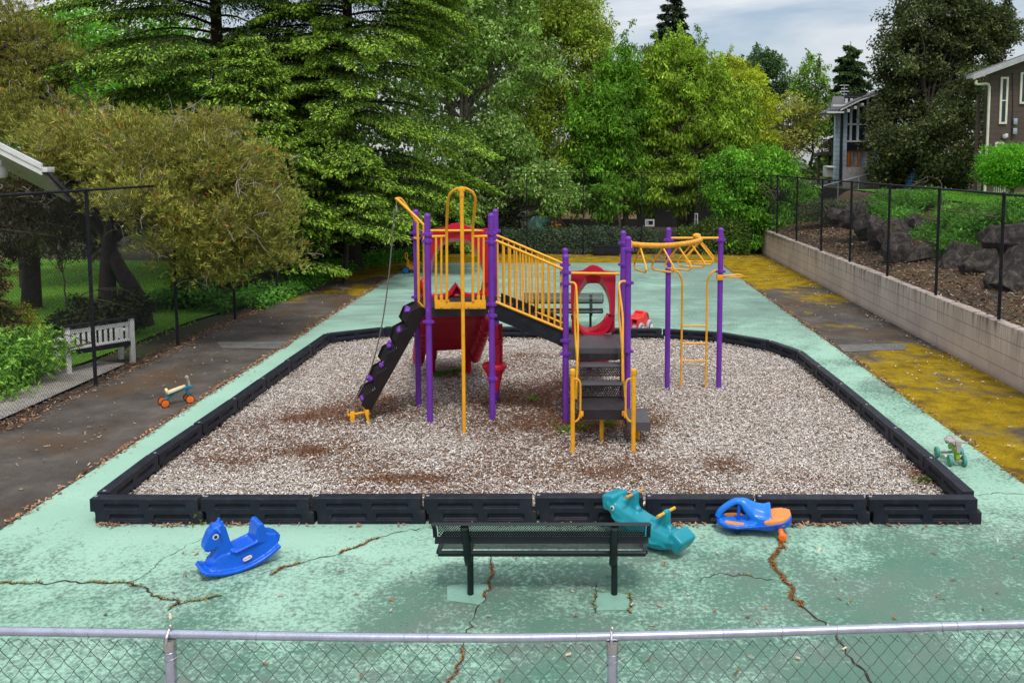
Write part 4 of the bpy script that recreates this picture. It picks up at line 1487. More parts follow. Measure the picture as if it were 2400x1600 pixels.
# --- blue rocking horse
hd = R(219)
h = thing('rocking_horse', 'blue plastic rocking horse toy on the green court', 'rocking horse', (-3.33, 8.08, .010), Euler((0, R(4), hd)))
mb = MB()
def rk(x): return .80 - math.sqrt(max(.80 ** 2 - x * x, 0)) + .018
for s in (-1, 1):
    pts = [(x, s * (.145 + .012 * abs(x)), rk(x)) for x in [-.43 + .055 * i for i in range(16)]]
    mb.tube([(x, y, z + .008) for x, y, z in pts], .026, 10)
mb.tube([(.40, -.13, rk(.40) + .01), (.40, .13, rk(.40) + .01)], .022, 8)
# lower hull between the runners
secs = []
for x in [-.42 + .05 * i for i in range(17)]:
    zb_ = rk(x) + .005
    zt_ = min(.26, .23 + .0 * x) if x < .22 else .23 - (x - .22) * 1.0
    zt_ = max(zt_, zb_ + .03)
    if x < -.22: zt_ = max(zb_ + .04, .36 - (-.22 - x) * .4)
    w1, w2 = .135, (.105 if x < .1 else .085)
    secs.append([(x, -w1, zb_), (x, w1, zb_), (x, w2, zt_), (x, -w2, zt_)])
mb.loft(secs)
# neck and head
p_, e_ = ext([(.34, .08), (.29, .20), (.225, .31), (.205, .36), (.25, .315), (.32, .315), (.352, .345), (.345, .40), (.285, .515), (.225, .575), (.15, .585), (.105, .54), (.09, .45), (.07, .32), (.02, .2), (.06, .06)], .15)
mb.prism(p_, e_)
mb.ball((.19, 0, .555), (.06, .06, .05))
mb.ball((.26, 0, .15), (.085, .10, .10))
mb.tube([(.19, -.15, .535), (.19, .15, .535)], .019, 8)
for s in (-1, 1):
    mb.ball((.14, s * .05, .595), (.024, .018, .032), 8, 6)
# seat pan, side lip, backrest, tail fin
mb.box((-.06, 0, .245), (.30, .235, .03), bev=.01)
for s in (-1, 1):
    mb.tube([(.06, s * .125, .235), (-.20, s * .125, .275)], .019, 8)
p_, e_ = ext([(-.165, .24), (-.19, .36), (-.215, .45), (-.24, .475), (-.28, .465), (-.30, .40), (-.29, .24)], .25)
mb.prism(p_, e_)
mb.prism(*ext([(-.28, .36), (-.36, .30), (-.44, .27), (-.47, .24), (-.45, .17), (-.38, .12), (-.25, .2)], .17))
hb = mb.molded('body', BLUE, h, .0085, 8)
for s in (-1, 1):
    ey = MB().lathe([(.034, 0), (.033, .006), (.0, .007)], (.225, s * .070, .47), (0, s, 0), 18).build('eye', WHITE, hb)
    MB().lathe([(.018, 0), (.017, .004), (.0, .005)], (.225, s * .077, .469), (0, s, 0), 16).build('pupil', BLKP, hb)
# maker's oval sticker
def text_mesh(txt, size, mat, parent, mtx, name='lettering', ext_=.0006):
    cu = bpy.data.curves.new(name, 'FONT')
    cu.body = txt
    cu.size = size
    cu.align_x = 'CENTER'
    cu.align_y = 'CENTER'
    cu.extrude = ext_
    ob = bpy.data.objects.new(name, cu)
    C.objects.link(ob)
    dg = bpy.context.evaluated_depsgraph_get()
    me = bpy.data.meshes.new_from_object(ob.evaluated_get(dg))
    bpy.data.objects.remove(ob)
    me.transform(mtx)
    me.materials.clear()
    me.materials.append(mat)
    o = bpy.data.objects.new(name, me)
    C.objects.link(o)
    o.parent = parent
    return o
for s in (1,):
    mt = Matrix.Translation((-.06, s * .142, .135)) @ Matrix.Rotation(R(180), 4, 'Z') @ Matrix.Rotation(R(90 - 14), 4, 'X') @ Matrix.Rotation(R(8), 4, 'Z')
    mb = MB()
    oval = [(.046 * (abs(math.cos(a)) ** .6) * (1 if math.cos(a) > 0 else -1), .020 * (abs(math.sin(a)) ** .8) * (1 if math.sin(a) > 0 else -1), 0) for a in [k_ * math.pi / 16 for k_ in range(32)]]
    RIM = M('sticker_rim', (.75, .3, .28), .5, .03)
    st0 = MB().prism([Vector(p) * 1.12 for p in oval], (0, 0, .010)).xf(mt).build('sticker', RIM, hb)
    MB().prism([Vector(p) + Vector((0, 0, .008)) for p in oval], (0, 0, .004)).xf(mt).build('label_face', WHITE, st0)
    text_mesh('little tikes', .019, BLKP, st0, mt @ Matrix.Translation((0, 0, .0132)))

h.scale = (.88, .95, .86)
# --- teal two-seat rocker
tl_ = thing('teal_rocker', 'turquoise plastic two-seat animal rocker leaning against the black border', 'seesaw', (.73, 8.60, .05), Euler((0, R(12), R(-42))))
mb = MB()
secs = []
for i in range(21):
    x = -.48 + .96 * i / 20
    e = abs(x) / .48
    zt_ = .26 + .05 * e ** 3 - (.07 if e > .98 else 0)
    zb_ = .03 + .17 * e ** 2.6 + (.02 if e > .98 else 0)
    wt = .11 + .035 * e ** 4 - (.045 if e > .98 else 0)
    wb = .15 * (1 - .35 * e ** 2)
    zm = zb_ + (zt_ - zb_) * .55
    secs.append([(x, -wb, zb_), (x, wb, zb_), (x, wt + .03, zm), (x, wt, zt_ - .02), (x, wt * .6, zt_), (x, -wt * .6, zt_), (x, -wt, zt_ - .02), (x, -wt - .03, zm)])
mb.loft(secs)
for s in (-1, 1):
    mb.box((s * .44, 0, .235), (.17, .27, .17), (0, s * .35, 0), bev=.03)
    x = s * .21
    mb.prism(*ext([(x - .10, .26), (x - .035, .40), (x - .02, .455), (x + .03, .455), (x + .045, .40), (x + .075, .26)], .085))
    mb.tube([(x - .14, 0, .268), (x + .11, 0, .272)], .045, 8)
    mb.tube([(s * .16, 0, .085), (s * .40, .0, .15)], .05, 8)
for s2 in (-1, 1):
    # moulded grass line along the flank
    pts = [(x, s2 * (.152 - .02 * (x / .54) ** 2), .115 + .018 * math.sin(x * 26) + .05 * (abs(x) / .54) ** 2) for x in [-.36 + .036 * i for i in range(21)]]
    mb.tube(pts, .012, 6)
tb = mb.molded('body', TEAL, tl_, .0105, 18)
WDH = M('wooden_handle', (.52, .25, .09), .55, .2, 12)
YLH = M('yellow_handle', (.72, .38, .04), .45, .1, 12)
for s, mt in ((-1, WDH), (1, YLH)):
    x = s * .21
    MB().tube([(x, -.15, .425), (x, .15, .425)], .017, 10).build('handle', mt, tl_)
for s2 in (-1, 1):
    for s in (-1,):
        x = s * .355
        ey = MB().lathe([(.026, 0), (.025, .008), (.0, .010)], (x, s2 * .142, .225), (s * .15, s2, .1), 16).build('eye', WHITE, tb)
        MB().lathe([(.014, 0), (.013, .005), (.0, .006)], (x + s * .001, s2 * .152, .225), (s * .15, s2, .1), 14).build('pupil', BLKP, tb)

# --- blue and orange swing car
sw = thing('swing_car', 'blue and orange ride-on swing car beside the border, right of the turquoise rocker', 'ride-on car', (1.94, 8.84, .01), R(172))
mb = MB()
secs = []
prf = [(-.40, .05, .235), (-.385, .11, .225), (-.34, .155, .21), (-.26, .185, .19), (-.15, .175, .16), (-.03, .15, .135), (.08, .155, .125), (.18, .185, .12), (.27, .175, .125), (.33, .13, .13), (.375, .07, .14), (.39, .02, .15)]
for x, w_, zt_ in prf:
    zb_ = .075 + (.06 if x < -.2 else 0) * ((-x - .2) / .2 if x < -.2 else 0)
    secs.append([(x, -w_ * .72, zb_), (x, w_ * .72, zb_), (x, w_, zt_ - .012), (x, w_ * .97, zt_), (x, -w_ * .97, zt_), (x, -w_, zt_ - .012)])
mb.loft(secs)
hull = mb.molded('hull', BLUE, sw, .009, 4)
mb = MB()
# hump and steering loop that spring from the deck
mb.tube(smooth_path([(.385, 0, .15), (.35, 0, .22), (.28, 0, .285), (.20, 0, .335), (.15, 0, .342), (.10, 0, .325), (.05, 0, .285), (-.01, 0, .24), (-.10, 0, .205), (-.18, 0, .20)], 5), [.025] * 20 + [.025 + .0028 * i for i in range(26)], 10, flat=1.6)
mb.loft([[(x, -w_, .12), (x, w_, .12), (x, w_ * .95, z_), (x, -w_ * .95, z_)] for x, w_, z_ in ((.05, .06, .265), (.0, .10, .225), (-.07, .125, .205), (-.15, .13, .205), (-.19, .09, .21))])
mb.loft([[(x, -w_, .10), (x, w_, .10), (x, w_, z_), (x, -w_, z_)] for x, w_, z_ in ((.36, .08, .14), (.3, .15, .137), (.2, .175, .135), (.08, .148, .14), (-.02, .14, .155))])
mb.molded('body_shell', BLUE2, sw, .0085, 8)
MB().tube([(.16, 0, .11), (.15, 0, .33)], .020, 12).build('steering_column', BLUE, sw)
mb = MB().loft([[(x, -w_, .15), (x, w_, .15), (x, w_, z_), (x, -w_, z_)] for x, w_, z_ in ((-.10, .145, .185), (-.17, .168, .205), (-.25, .172, .222), (-.31, .155, .236), (-.365, .105, .250), (-.39, .06, .256))])
mb.molded('seat', ORG, sw, .009, 3)
for s in (-1, 1):
    q_ = [(.29, .06), (.31, .10), (.28, .135), (.20, .155), (.11, .145), (.10, .10), (.16, .085), (.22, .075)]
    MB().prism([(x, s * y, .134) for x, y in q_], (0, 0, .010)).build('foot_pad', ORG, sw, smooth=0)
for s in (-1, 1):
    mb = MB().lathe([(.03, -.012), (.034, 0), (.03, .012)], (.17, s * .075, .034), (0, 1, 0), 14)
    mb.box((.17, s * .075, .065), (.03, .035, .05))
    mb.build('caster', BLKP, sw)
    mb = MB().tube([(-.27, s * .10, .12), (-.28, s * .155, .085), (-.29, s * .175, .05)], [.032, .03, .038], 10)
    mb.lathe([(.030, -.03), (.045, -.022), (.045, .022), (.030, .03)], (-.295, s * .175, .045), (.25, 1, 0), 18)
    mb.molded('rear_wheel', ORG2, sw, .006, 2)

# --- small four-wheeled balance bikes
def wheel(parent, c_, r_, w_, hub, tyre, axis=(0, 1, 0), solid=False):
    mb = MB().lathe([(r_ * .80, -w_ / 2), (r_ * .95, -w_ / 2), (r_, -w_ * .3), (r_, w_ * .3), (r_ * .95, w_ / 2), (r_ * .80, w_ / 2)], c_, axis, 24)
    wo = mb.build('wheel', tyre, parent)
    mb = MB()
    ww = w_ * .56 if solid else w_ * .35
    mb.lathe([(r_ * .83, -ww), (r_ * .83, ww)], c_, axis, 24)
    A_ = Vector(axis).normalized()
    for s in (-1, 1):
        mb.lathe([(r_ * .18, 0), (r_ * .18, w_ * .25), (0, w_ * .26)], Vector(c_) + A_ * s * ww, A_ * s, 12)
        if not solid:
            mb.lathe([(r_ * .86, -.004), (r_ * .86, .006), (r_ * .72, .006), (r_ * .72, -.004)], Vector(c_) + A_ * s * (ww + .002), A_ * s, 24)
    mb.build('hub', hub, wo)
    return wo
TYG = M('turquoise_tyre', (.05, .28, .28), .5, .1, 8)
g = thing('balance_bike', 'lime green four-wheeled toddler bike on the court, right of the chip bed', 'toddler bike', (5.07, 11.0, .006), R(-96))
g.scale = (.95, .95, .88)
mb = MB().prism(*ext([(-.17, .20), (-.10, .265), (.0, .29), (.12, .265), (.19, .23), (.20, .12), (.17, .07), (.12, .075), (.10, .14), (.05, .19), (-.02, .20), (-.08, .165), (-.13, .155)], .055))
mb.molded('frame', LIME, g, .006, 2)
MB().loft([[(x, -w_, z_), (x, w_, z_), (x, w_, z_ + .022), (x, -w_, z_ + .022)] for x, w_, z_ in ((-.17, .075, .295), (-.10, .08, .282), (.0, .06, .292), (.10, .03, .29))]).build('saddle', GREYW, g)
MB().tube([(-.16, -.05, .315), (-.185, -.03, .345), (-.185, .03, .345), (-.16, .05, .315)], .010, 8).build('saddle_rail', GREYW, g)
MB().loft([[(.17 + o_, -w_, z_), (.17 + o_, w_, z_), (.215 + o_, w_, z_), (.215 + o_, -w_, z_)] for o_, w_, z_ in ((0, .022, .22), (.0, .03, .30), (-.01, .04, .38), (-.012, .035, .392))]).build('stem', GREYW, g)
mb = MB().tube([(.18, -.15, .372), (.18, .15, .372)], .013, 10)
hbx = mb.build('handlebar', GREYW, g)
for s in (-1, 1):
    MB().ball((.18, s * .15, .372), (.027, .027, .027), 12, 8).build('grip', M('olive_grip', (.16, .17, .12), .6), hbx)
MB().tube([(.16, -.07, .075), (.16, .07, .075)], .018, 10).box((.165, 0, .12), (.05, .05, .11), bev=.006).build('front_axle', GREYW, g)
MB().tube([(-.17, -.13, .085), (-.17, .13, .085)], .016, 10).tube([(-.17, 0, .09), (.0, 0, .17)], .018, 8).build('rear_axle', GREYW, g)
for s in (-1, 1):
    MB().box((.06, s * .10, .115), (.09, .08, .012), bev=.004).build('foot_rest', WHITE, g)
    wheel(g, (-.17, s * .165, .084), .084, .036, LIME, TYG)
    wheel(g, (.16, s * .095, .084), .084, .036, LIME, TYG)

o_ = thing('balance_bike', 'teal four-wheeled toddler bike with orange wheels on the grey asphalt', 'toddler bike', (-6.58, 13.70, .004), R(38))
mb = MB().prism(*ext([(-.21, .07), (-.17, .07), (-.13, .16), (-.08, .205), (.06, .245), (.15, .275), (.235, .28), (.235, .24), (.19, .225), (.20, .10), (.165, .10), (.155, .22), (.06, .21), (-.08, .165), (-.13, .14), (-.18, .12)], .06))
mb.box((.20, 0, .255), (.10, .085, .05), bev=.01)
mb.molded('frame', TEALD, o_, .006, 2)
MB().loft([[(x, -w_, z_), (x, w_, z_), (x, w_, z_ + .026), (x, -w_, z_ + .026)] for x, w_, z_ in ((-.14, .062, .20), (-.05, .066, .222), (.05, .055, .248), (.14, .028, .272))]).build('saddle', WOODP, o_)
MB().lathe([(.05, -.018), (.05, .018)], (-.145, 0, .24), (1, 0, .25), 20).build('saddle_bumper', M('cream_bumper', (.62, .58, .30), .5), o_)
MB().loft([[(.19 + o2, -w_, z_), (.19 + o2, w_, z_), (.222 + o2, w_, z_), (.222 + o2, -w_, z_)] for o2, w_, z_ in ((0, .036, .28), (-.015, .034, .36), (-.03, .038, .435), (-.035, .026, .45))]).build('stem', GREYW, o_)
MB().tube([(.175, -.05, .42), (.175, .05, .42)], .020, 10).tube([(.18, -.02, .415), (.14, -.03, .435)], .012, 8).build('handlebar', GREYW, o_)
for s in (-1, 1):
    wheel(o_, (-.195, s * .105, .068), .068, .03, ORG2, BLKP, solid=True)
    wheel(o_, (.19, s * .085, .068), .068, .03, ORG2, BLKP, solid=True)
MB().tube([(-.195, -.10, .068), (-.195, .10, .068)], .012, 8).tube([(.19, -.08, .068), (.19, .08, .068)], .012, 8).build('axles', STEEL, o_)

# --- small yellow ride-on toy far left
yt = thing('ride_on_toy', 'small yellow and orange ride-on toy with blue wheels, far left corner of the court', 'ride-on toy', (-5.78, 30.0, .006), R(182))
mb = MB().prism(*ext([(.25, .10), (.20, .30), (.17, .50), (.13, .50), (.10, .36), (-.02, .30), (-.25, .33), (-.28, .24), (-.2, .12), (0, .14)], .16))
mb.molded('body', YEL, yt, .012, 3)
MB().tube(arc(lambda t_: (.20 + .06 * math.sin(t_ * 6.28) * .5, .0 + .075 * math.sin(t_ * 6.28), .62 + .12 * math.cos(t_ * 6.28)), 17), .02, 8).tube([(.17, 0, .42), (.2, 0, .52)], .025, 8).build('steering_loop', YEL, yt)
mb = MB().loft([[(x, -w_, z_ - .06), (x, w_, z_ - .06), (x, w_, z_), (x, -w_, z_)] for x, w_, z_ in ((.12, .06, .42), (.02, .11, .38), (-.14, .13, .375), (-.30, .10, .42))])
mb.molded('seat', ORG2, yt, .012, 3)
for s in (-1, 1):
    wheel(yt, (.20, s * .15, .12), .12, .08, BLUE2, BLKP, solid=True)
    wheel(yt, (-.22, s * .13, .09), .09, .06, BLUE2, BLKP, solid=True)

# --- red toy fire engine
REDT = M('red_toy_plastic', (.75, .03, .03), .35, .1, 8)
GRYT = M('pale_grey_plastic', (.42, .42, .46), .45, .1, 8)
ft = thing('toy_fire_engine', 'red toy fire engine with grey mudguards behind the black border', 'toy truck', (1.52, 19.62, .006), R(58))
mb = MB()
mb.box((-.19, -.0, .245), (.36, .03, .24)).box((-.19, .155, .245), (.36, .03, .24)).box((-.19, -.155, .245), (.36, .03, .24)).box((-.19, 0, .365), (.36, .34, .035)).box((-.19, 0, .13), (.40, .34, .05)).box((-.02, 0, .24), (.04, .33, .24))
mb.prism(*ext([(.0, .13), (.0, .38), (.03, .45), (.12, .47), (.20, .44), (.26, .30), (.36, .27), (.38, .14)], .29))
mb.box((.05, 0, .475), (.07, .2, .04), bev=.01)
mb.box((-.15, .06, .40), (.34, .05, .04)).box((-.15, -.06, .40), (.34, .05, .04))
mb.molded('body', REDT, ft, .011, 1)
mb = MB().prism(*ext([(.20, .31), (.245, .31), (.205, .42), (.17, .43)], .302)).build('window', BLKP, ft, smooth=0)
mb = MB()
for x in (-.20, .26):
    mb.lathe([(.13, -.20), (.14, -.17), (.14, .17), (.13, .20)], (x, 0, .125), (0, 1, 0), 20)
mb.box((.0, 0, .09), (.7, .3, .05), bev=.01)
mb.build('mudguards', GRYT, ft)
for x in (-.20, .26):
    for s in (-1, 1):
        wheel(ft, (x, s * .185, .10), .10, .06, WHITE, BLKP, solid=True)

# --- white garden bench behind the fence
A_, B2 = Vector((-9.55, 15.62, 0)), Vector((-8.78, 16.62, 0))
dv = (B2 - A_)
wb = thing('garden_bench', 'white slatted wooden garden bench seen from behind through the left fence', 'bench', A_ + dv / 2, math.atan2(dv.y, dv.x))
Lb = dv.length
for s in (-1, 1):
    MB().box((s * (Lb / 2 - .04), 0, .45), (.085, .085, .9), bev=.006).build('leg', WHITE, wb)
    MB().box((s * (Lb / 2 - .04), .50, .31), (.08, .08, .62), bev=.006).build('leg', WHITE, wb)
    MB().box((s * (Lb / 2 - .04), .26, .63), (.07, .56, .035), bev=.006).build('armrest', WHITE, wb)
mb = MB().box((0, .005, .80), (Lb - .16, .04, .075), bev=.005).box((0, .005, .48), (Lb - .16, .04, .05), bev=.005)
for i in range(11):
    mb.box((-Lb / 2 + .13 + i * (Lb - .26) / 10, .005, .635), (.055, .02, .27), bev=.003)
mb.build('backrest', WHITE, wb)
MB().box((0, -.012, .92), (Lb + .10, .12, .035), bev=.005).build('top_cap', BLKF, wb)
mb = MB().box((0, -.025, .40), (Lb - .16, .03, .075))
for k_ in range(5):
    mb.box((0, .06 + k_ * .1, .43), (Lb - .1, .08, .025))
mb.build('seat', TEALD if False else BLKF, wb)
# ================================================================== VEGETATION
FOLG = 1.6
def nrmz(a):
    return a / (np.linalg.norm(a, axis=1, keepdims=True) + 1e-9)
def leaves(name, P, D, Nn, Ln, Wd, col, parent, mat=None, fold=.15):
    """rhombic leaves: base P, axis D, face normal Nn"""
    col = col * FOLG
    D = nrmz(D)
    S = nrmz(np.cross(D, Nn))
    U = np.cross(S, D)
    Ln, Wd = Ln[:, None], Wd[:, None]
    mid = P + D * Ln * .5
    V = np.stack([P, mid + S * Wd * .5 + U * Wd * fold, P + D * Ln - U * Ln * .08, mid - S * Wd * .5 + U * Wd * fold], 1)
    return quads(name, V, col, mat or FOL, parent)
def pick_col(rng, N, pal, var=.22):
    c_ = np.array(pal)[rng.integers(0, len(pal), N)]
    return c_ * rng.uniform(1 - var, 1 + var, (N, 1))
def limb_tube(mb, a, b_, r0, r1, rng, bend=.12, seg=6, n_=5):
    a, b_ = Vector(a), Vector(b_)
    Ld = (b_ - a).length
    o1_ = Vector(rng.normal(0, bend * Ld * .5, 3))
    pts, rs = [], []
    for i in range(n_ + 1):
        t_ = i / n_
        p = a.lerp(b_, t_) + o1_ * math.sin(t_ * math.pi) + Vector((0, 0, bend * Ld * .4 * math.sin(t_ * math.pi)))
        pts.append(p)
        rs.append(r0 + (r1 - r0) * t_)
    mb.tube(pts, rs, seg)

def broadleaf(name, label, base, ells, nclump, nleaf, leaf, pal, seed, trunk_r=.2, stems=1, bark=None, group=None, limbs=40, clump_r=.8, droop=.3, aspect=.5, cat='tree', flat=.65, tone=.28, trunk_top=None, limb_r=.3, inner=.35, shoots=0, shoot_len=1.0):
    """crown of leaf clumps spread through a set of ellipsoids, carried on a tapered trunk and limbs"""
    rng = np.random.default_rng(seed)
    t = thing(name, label, cat, base, group=group)
    E = np.array(ells, float)
    vol = np.prod(E[:, 3:6], 1) ** .8
    ci = rng.choice(len(E), nclump, p=vol / vol.sum())
    u = nrmz(rng.normal(size=(nclump, 3)))
    rad = inner + (1 - inner) * rng.random(nclump) ** .45
    rad *= rng.uniform(.78, 1.22, nclump)
    cc_ = E[ci, :3] + u * E[ci, 3:6] * rad[:, None]
    cr_ = clump_r * rng.uniform(.55, 1.3, nclump)
    per = rng.multinomial(nleaf, cr_ ** 2 / (cr_ ** 2).sum())
    idx = np.repeat(np.arange(nclump), per)
    N_ = len(idx)
    o = nrmz(rng.normal(size=(N_, 3))) * (rng.random(N_) ** .4)[:, None]
    o[:, 2] *= flat
    o[:, 2] -= .25 * (o[:, 0] ** 2 + o[:, 1] ** 2)
    P = cc_[idx] + o * cr_[idx][:, None]
    D = o * np.array([.45, .45, .15]) + rng.normal(0, .5, (N_, 3)) + np.array([0, 0, -droop])
    oc = nrmz(cc_[idx] - E[ci[idx], :3])
    Nn = np.array([0, 0, .45]) + rng.normal(0, .5, (N_, 3)) + .55 * o + .35 * oc
    ln = leaf * rng.uniform(.6, 1.35, N_)
    ct = 1 + tone * rng.normal(0, 1, nclump)
    ct = np.clip(ct, .45, 1.7)
    col = pick_col(rng, N_, pal) * ct[idx][:, None]
    # fresh growth on the outer tips is paler
    tip = np.clip((np.linalg.norm(o, axis=1) - .75) * 2, 0, .5)[:, None]
    col = col * (1 + tip * np.array([.7, .5, .2]))
    if shoots:
        # leafy shoots that break the outline: chosen among the highest and outermost clumps
        hi = np.argsort(-(cc_[:, 2] + .5 * rng.normal(size=nclump)))[:int(nclump * .45)]
        for k_ in rng.choice(hi, shoots):
            n_ = int(rng.integers(38, 80))
            d_ = nrmz(np.array([[rng.normal(0, .28), rng.normal(0, .28), 1.0]]))[0]
            L_ = shoot_len * rng.uniform(.5, 1.3)
            s_ = rng.random(n_)
            q = cc_[k_] + d_ * (s_ * L_)[:, None] + rng.normal(0, .10, (n_, 3)) * (1.25 - s_)[:, None]
            P = np.concatenate([P, q])
            D = np.concatenate([D, rng.normal(0, .6, (n_, 3)) + np.array([0, 0, -.55])])
            Nn = np.concatenate([Nn, np.array([0, 0, 1.0]) + rng.normal(0, .6, (n_, 3))])
            l2 = leaf * rng.uniform(.6, 1.25, n_)
            ln = np.concatenate([ln, l2])
            col = np.concatenate([col, pick_col(rng, n_, pal) * ct[k_] * 1.15])
    leaves('crown', P, D, Nn, ln, ln * aspect, col, t)
    # trunk and limbs
    mb = MB()
    b0 = Vector(base)
    top = Vector(E[:, :3].mean(0))
    if trunk_top is not None: top = Vector(trunk_top)
    tips = []
    for s in range(stems):
        off = Vector((rng.normal(0, .28 * (stems > 1)), rng.normal(0, .28 * (stems > 1)), 0)) * (1 + trunk_r * 2)
        q = top + Vector((rng.normal(0, 1.0 * (stems > 1)), rng.normal(0, .8 * (stems > 1)), rng.normal(0, .5)))
        pts, rs = [], []
        for i in range(9):
            t_ = i / 8
            p = (b0 + off).lerp(q, t_) + Vector((rng.normal(0, .04), rng.normal(0, .04), 0)) * t_ * 3
            pts.append(p)
            rs.append(trunk_r * (1 - .72 * t_) * (1.25 if i == 0 else 1))
        mb.tube(pts, rs, 9)
        tips.append(pts)
    big = np.argsort(-cr_)[:limbs]
    for j, k_ in enumerate(big):
        pts = tips[j % len(tips)]
        e = Vector(cc_[k_])
        i = int(np.clip(len(pts) * (.25 + .6 * (e.z - b0.z) / max(.5, (top.z - b0.z) * 1.5)), 2, len(pts) - 1))
        limb_tube(mb, pts[i], e, trunk_r * limb_r, trunk_r * .05 + .008, rng)
    mb.build('trunk', bark or BARK, t, world=True, smooth=60)
    return t

def conifer(name, label, base, h, Rm, z0, seed, pal_old, pal_new, dens=1.0, trunk_r=.3, needle=.17, group=None, whorl=.42, per=6, droop=.35, power=.85, facing=None, newg=.5, bark=None, lat=.30, nl_w=.36, lbias=None):
    rng = np.random.default_rng(seed)
    t = thing(name, label, 'tree', base, group=group)
    bx, by, bz = base
    mb = MB()
    mb.tube([(bx + rng.normal(0, .02), by, bz + h * i / 10) for i in range(11)], [trunk_r * (1 - .93 * i / 10) * (1.25 if i == 0 else 1) for i in range(11)], 10)
    PP, DD, CCc, LL = [], [], [], []
    z = z0
    while z < h * .985:
        f = (z - z0) / (h - z0)
        Lb_ = Rm * (1 - f) ** power + .12
        for k_ in range(per):
            az = rng.uniform(0, 2 * math.pi)
            L_ = Lb_ * rng.uniform(.62, 1.18)
            if lbias is not None:
                L_ *= 1 + lbias[1] * math.cos(az - lbias[0])
            cz = z + rng.uniform(-.2, .2) * min(1, whorl * 2)
            d0 = np.array([math.cos(az), math.sin(az), 0])
            side = np.array([-d0[1], d0[0], 0])
            dn_ = dens
            if facing is not None:
                if np.dot(d0, facing) < -.25: dn_ *= .3
            n_ = int(dn_ * 2.1 * (40 + 260 * L_ * L_ / 4.0 + 90 * L_))
            s = rng.random(n_) ** .62
            wv_ = (lat * L_ * (1.05 - s) + .10 + .06 * L_)
            # fingers: laterals leave the bough at discrete stations
            nf = max(4, int(L_ * 4.5))
            st_ = np.round(s * nf) / nf + rng.normal(0, .010, n_)
            u = rng.uniform(-1, 1, n_)
            u = np.sign(u) * np.abs(u) ** .75
            lift = .10 * L_ * np.sin(s * 2.6) - droop * L_ * s ** 1.7 * .55
            x_ = d0[None] * (st_ * L_ + np.abs(u) * wv_ * .55)[:, None] + side[None] * (u * wv_)[:, None]
            zz = lift - .30 * np.abs(u) * wv_ - rng.random(n_) ** 2 * .10
            p = np.stack([bx + x_[:, 0], by + x_[:, 1], bz + cz + zz], 1) + rng.normal(0, .018, (n_, 3))
            d = d0[None] * .8 + side[None] * np.sign(u)[:, None] * .7 + np.array([0, 0, -.55]) + rng.normal(0, .35, (n_, 3))
            tipf = np.clip(np.maximum(s, np.abs(u)) - .45, 0, 1) / .55
            new = rng.random(n_) < newg * tipf
            c_ = pick_col(rng, n_, pal_old)
            cn_ = pick_col(rng, n_, pal_new)
            c_[new] = cn_[new]
            PP.append(p); DD.append(d); CCc.append(c_); LL.append(needle * rng.uniform(.6, 1.25, n_) * (.55 + .45 * min(1, L_)))
            if L_ > .8 and rng.random() < .7:
                pts = []
                for q in range(6):
                    s_ = q / 5 * .92
                    pts.append((bx + d0[0] * s_ * L_, by + d0[1] * s_ * L_, bz + cz + .10 * L_ * math.sin(s_ * 2.6) - droop * L_ * s_ ** 1.7 * .55 - .02))
                mb.tube(pts, [.012 + .016 * L_ * (1 - q / 5) * .6 for q in range(6)], 5)
        z += whorl * (1 - .45 * f) * rng.uniform(.75, 1.25)
    P, D, col, ln = np.concatenate(PP), np.concatenate(DD), np.concatenate(CCc), np.concatenate(LL)
    Nn = np.array([0, 0, 1.0]) + rng.normal(0, .5, (len(P), 3))
    leaves('crown', P, D, Nn, ln, ln * nl_w, col, t, NEED)
    mb.build('trunk', bark or BARKD, t, world=True, smooth=60)
    return t

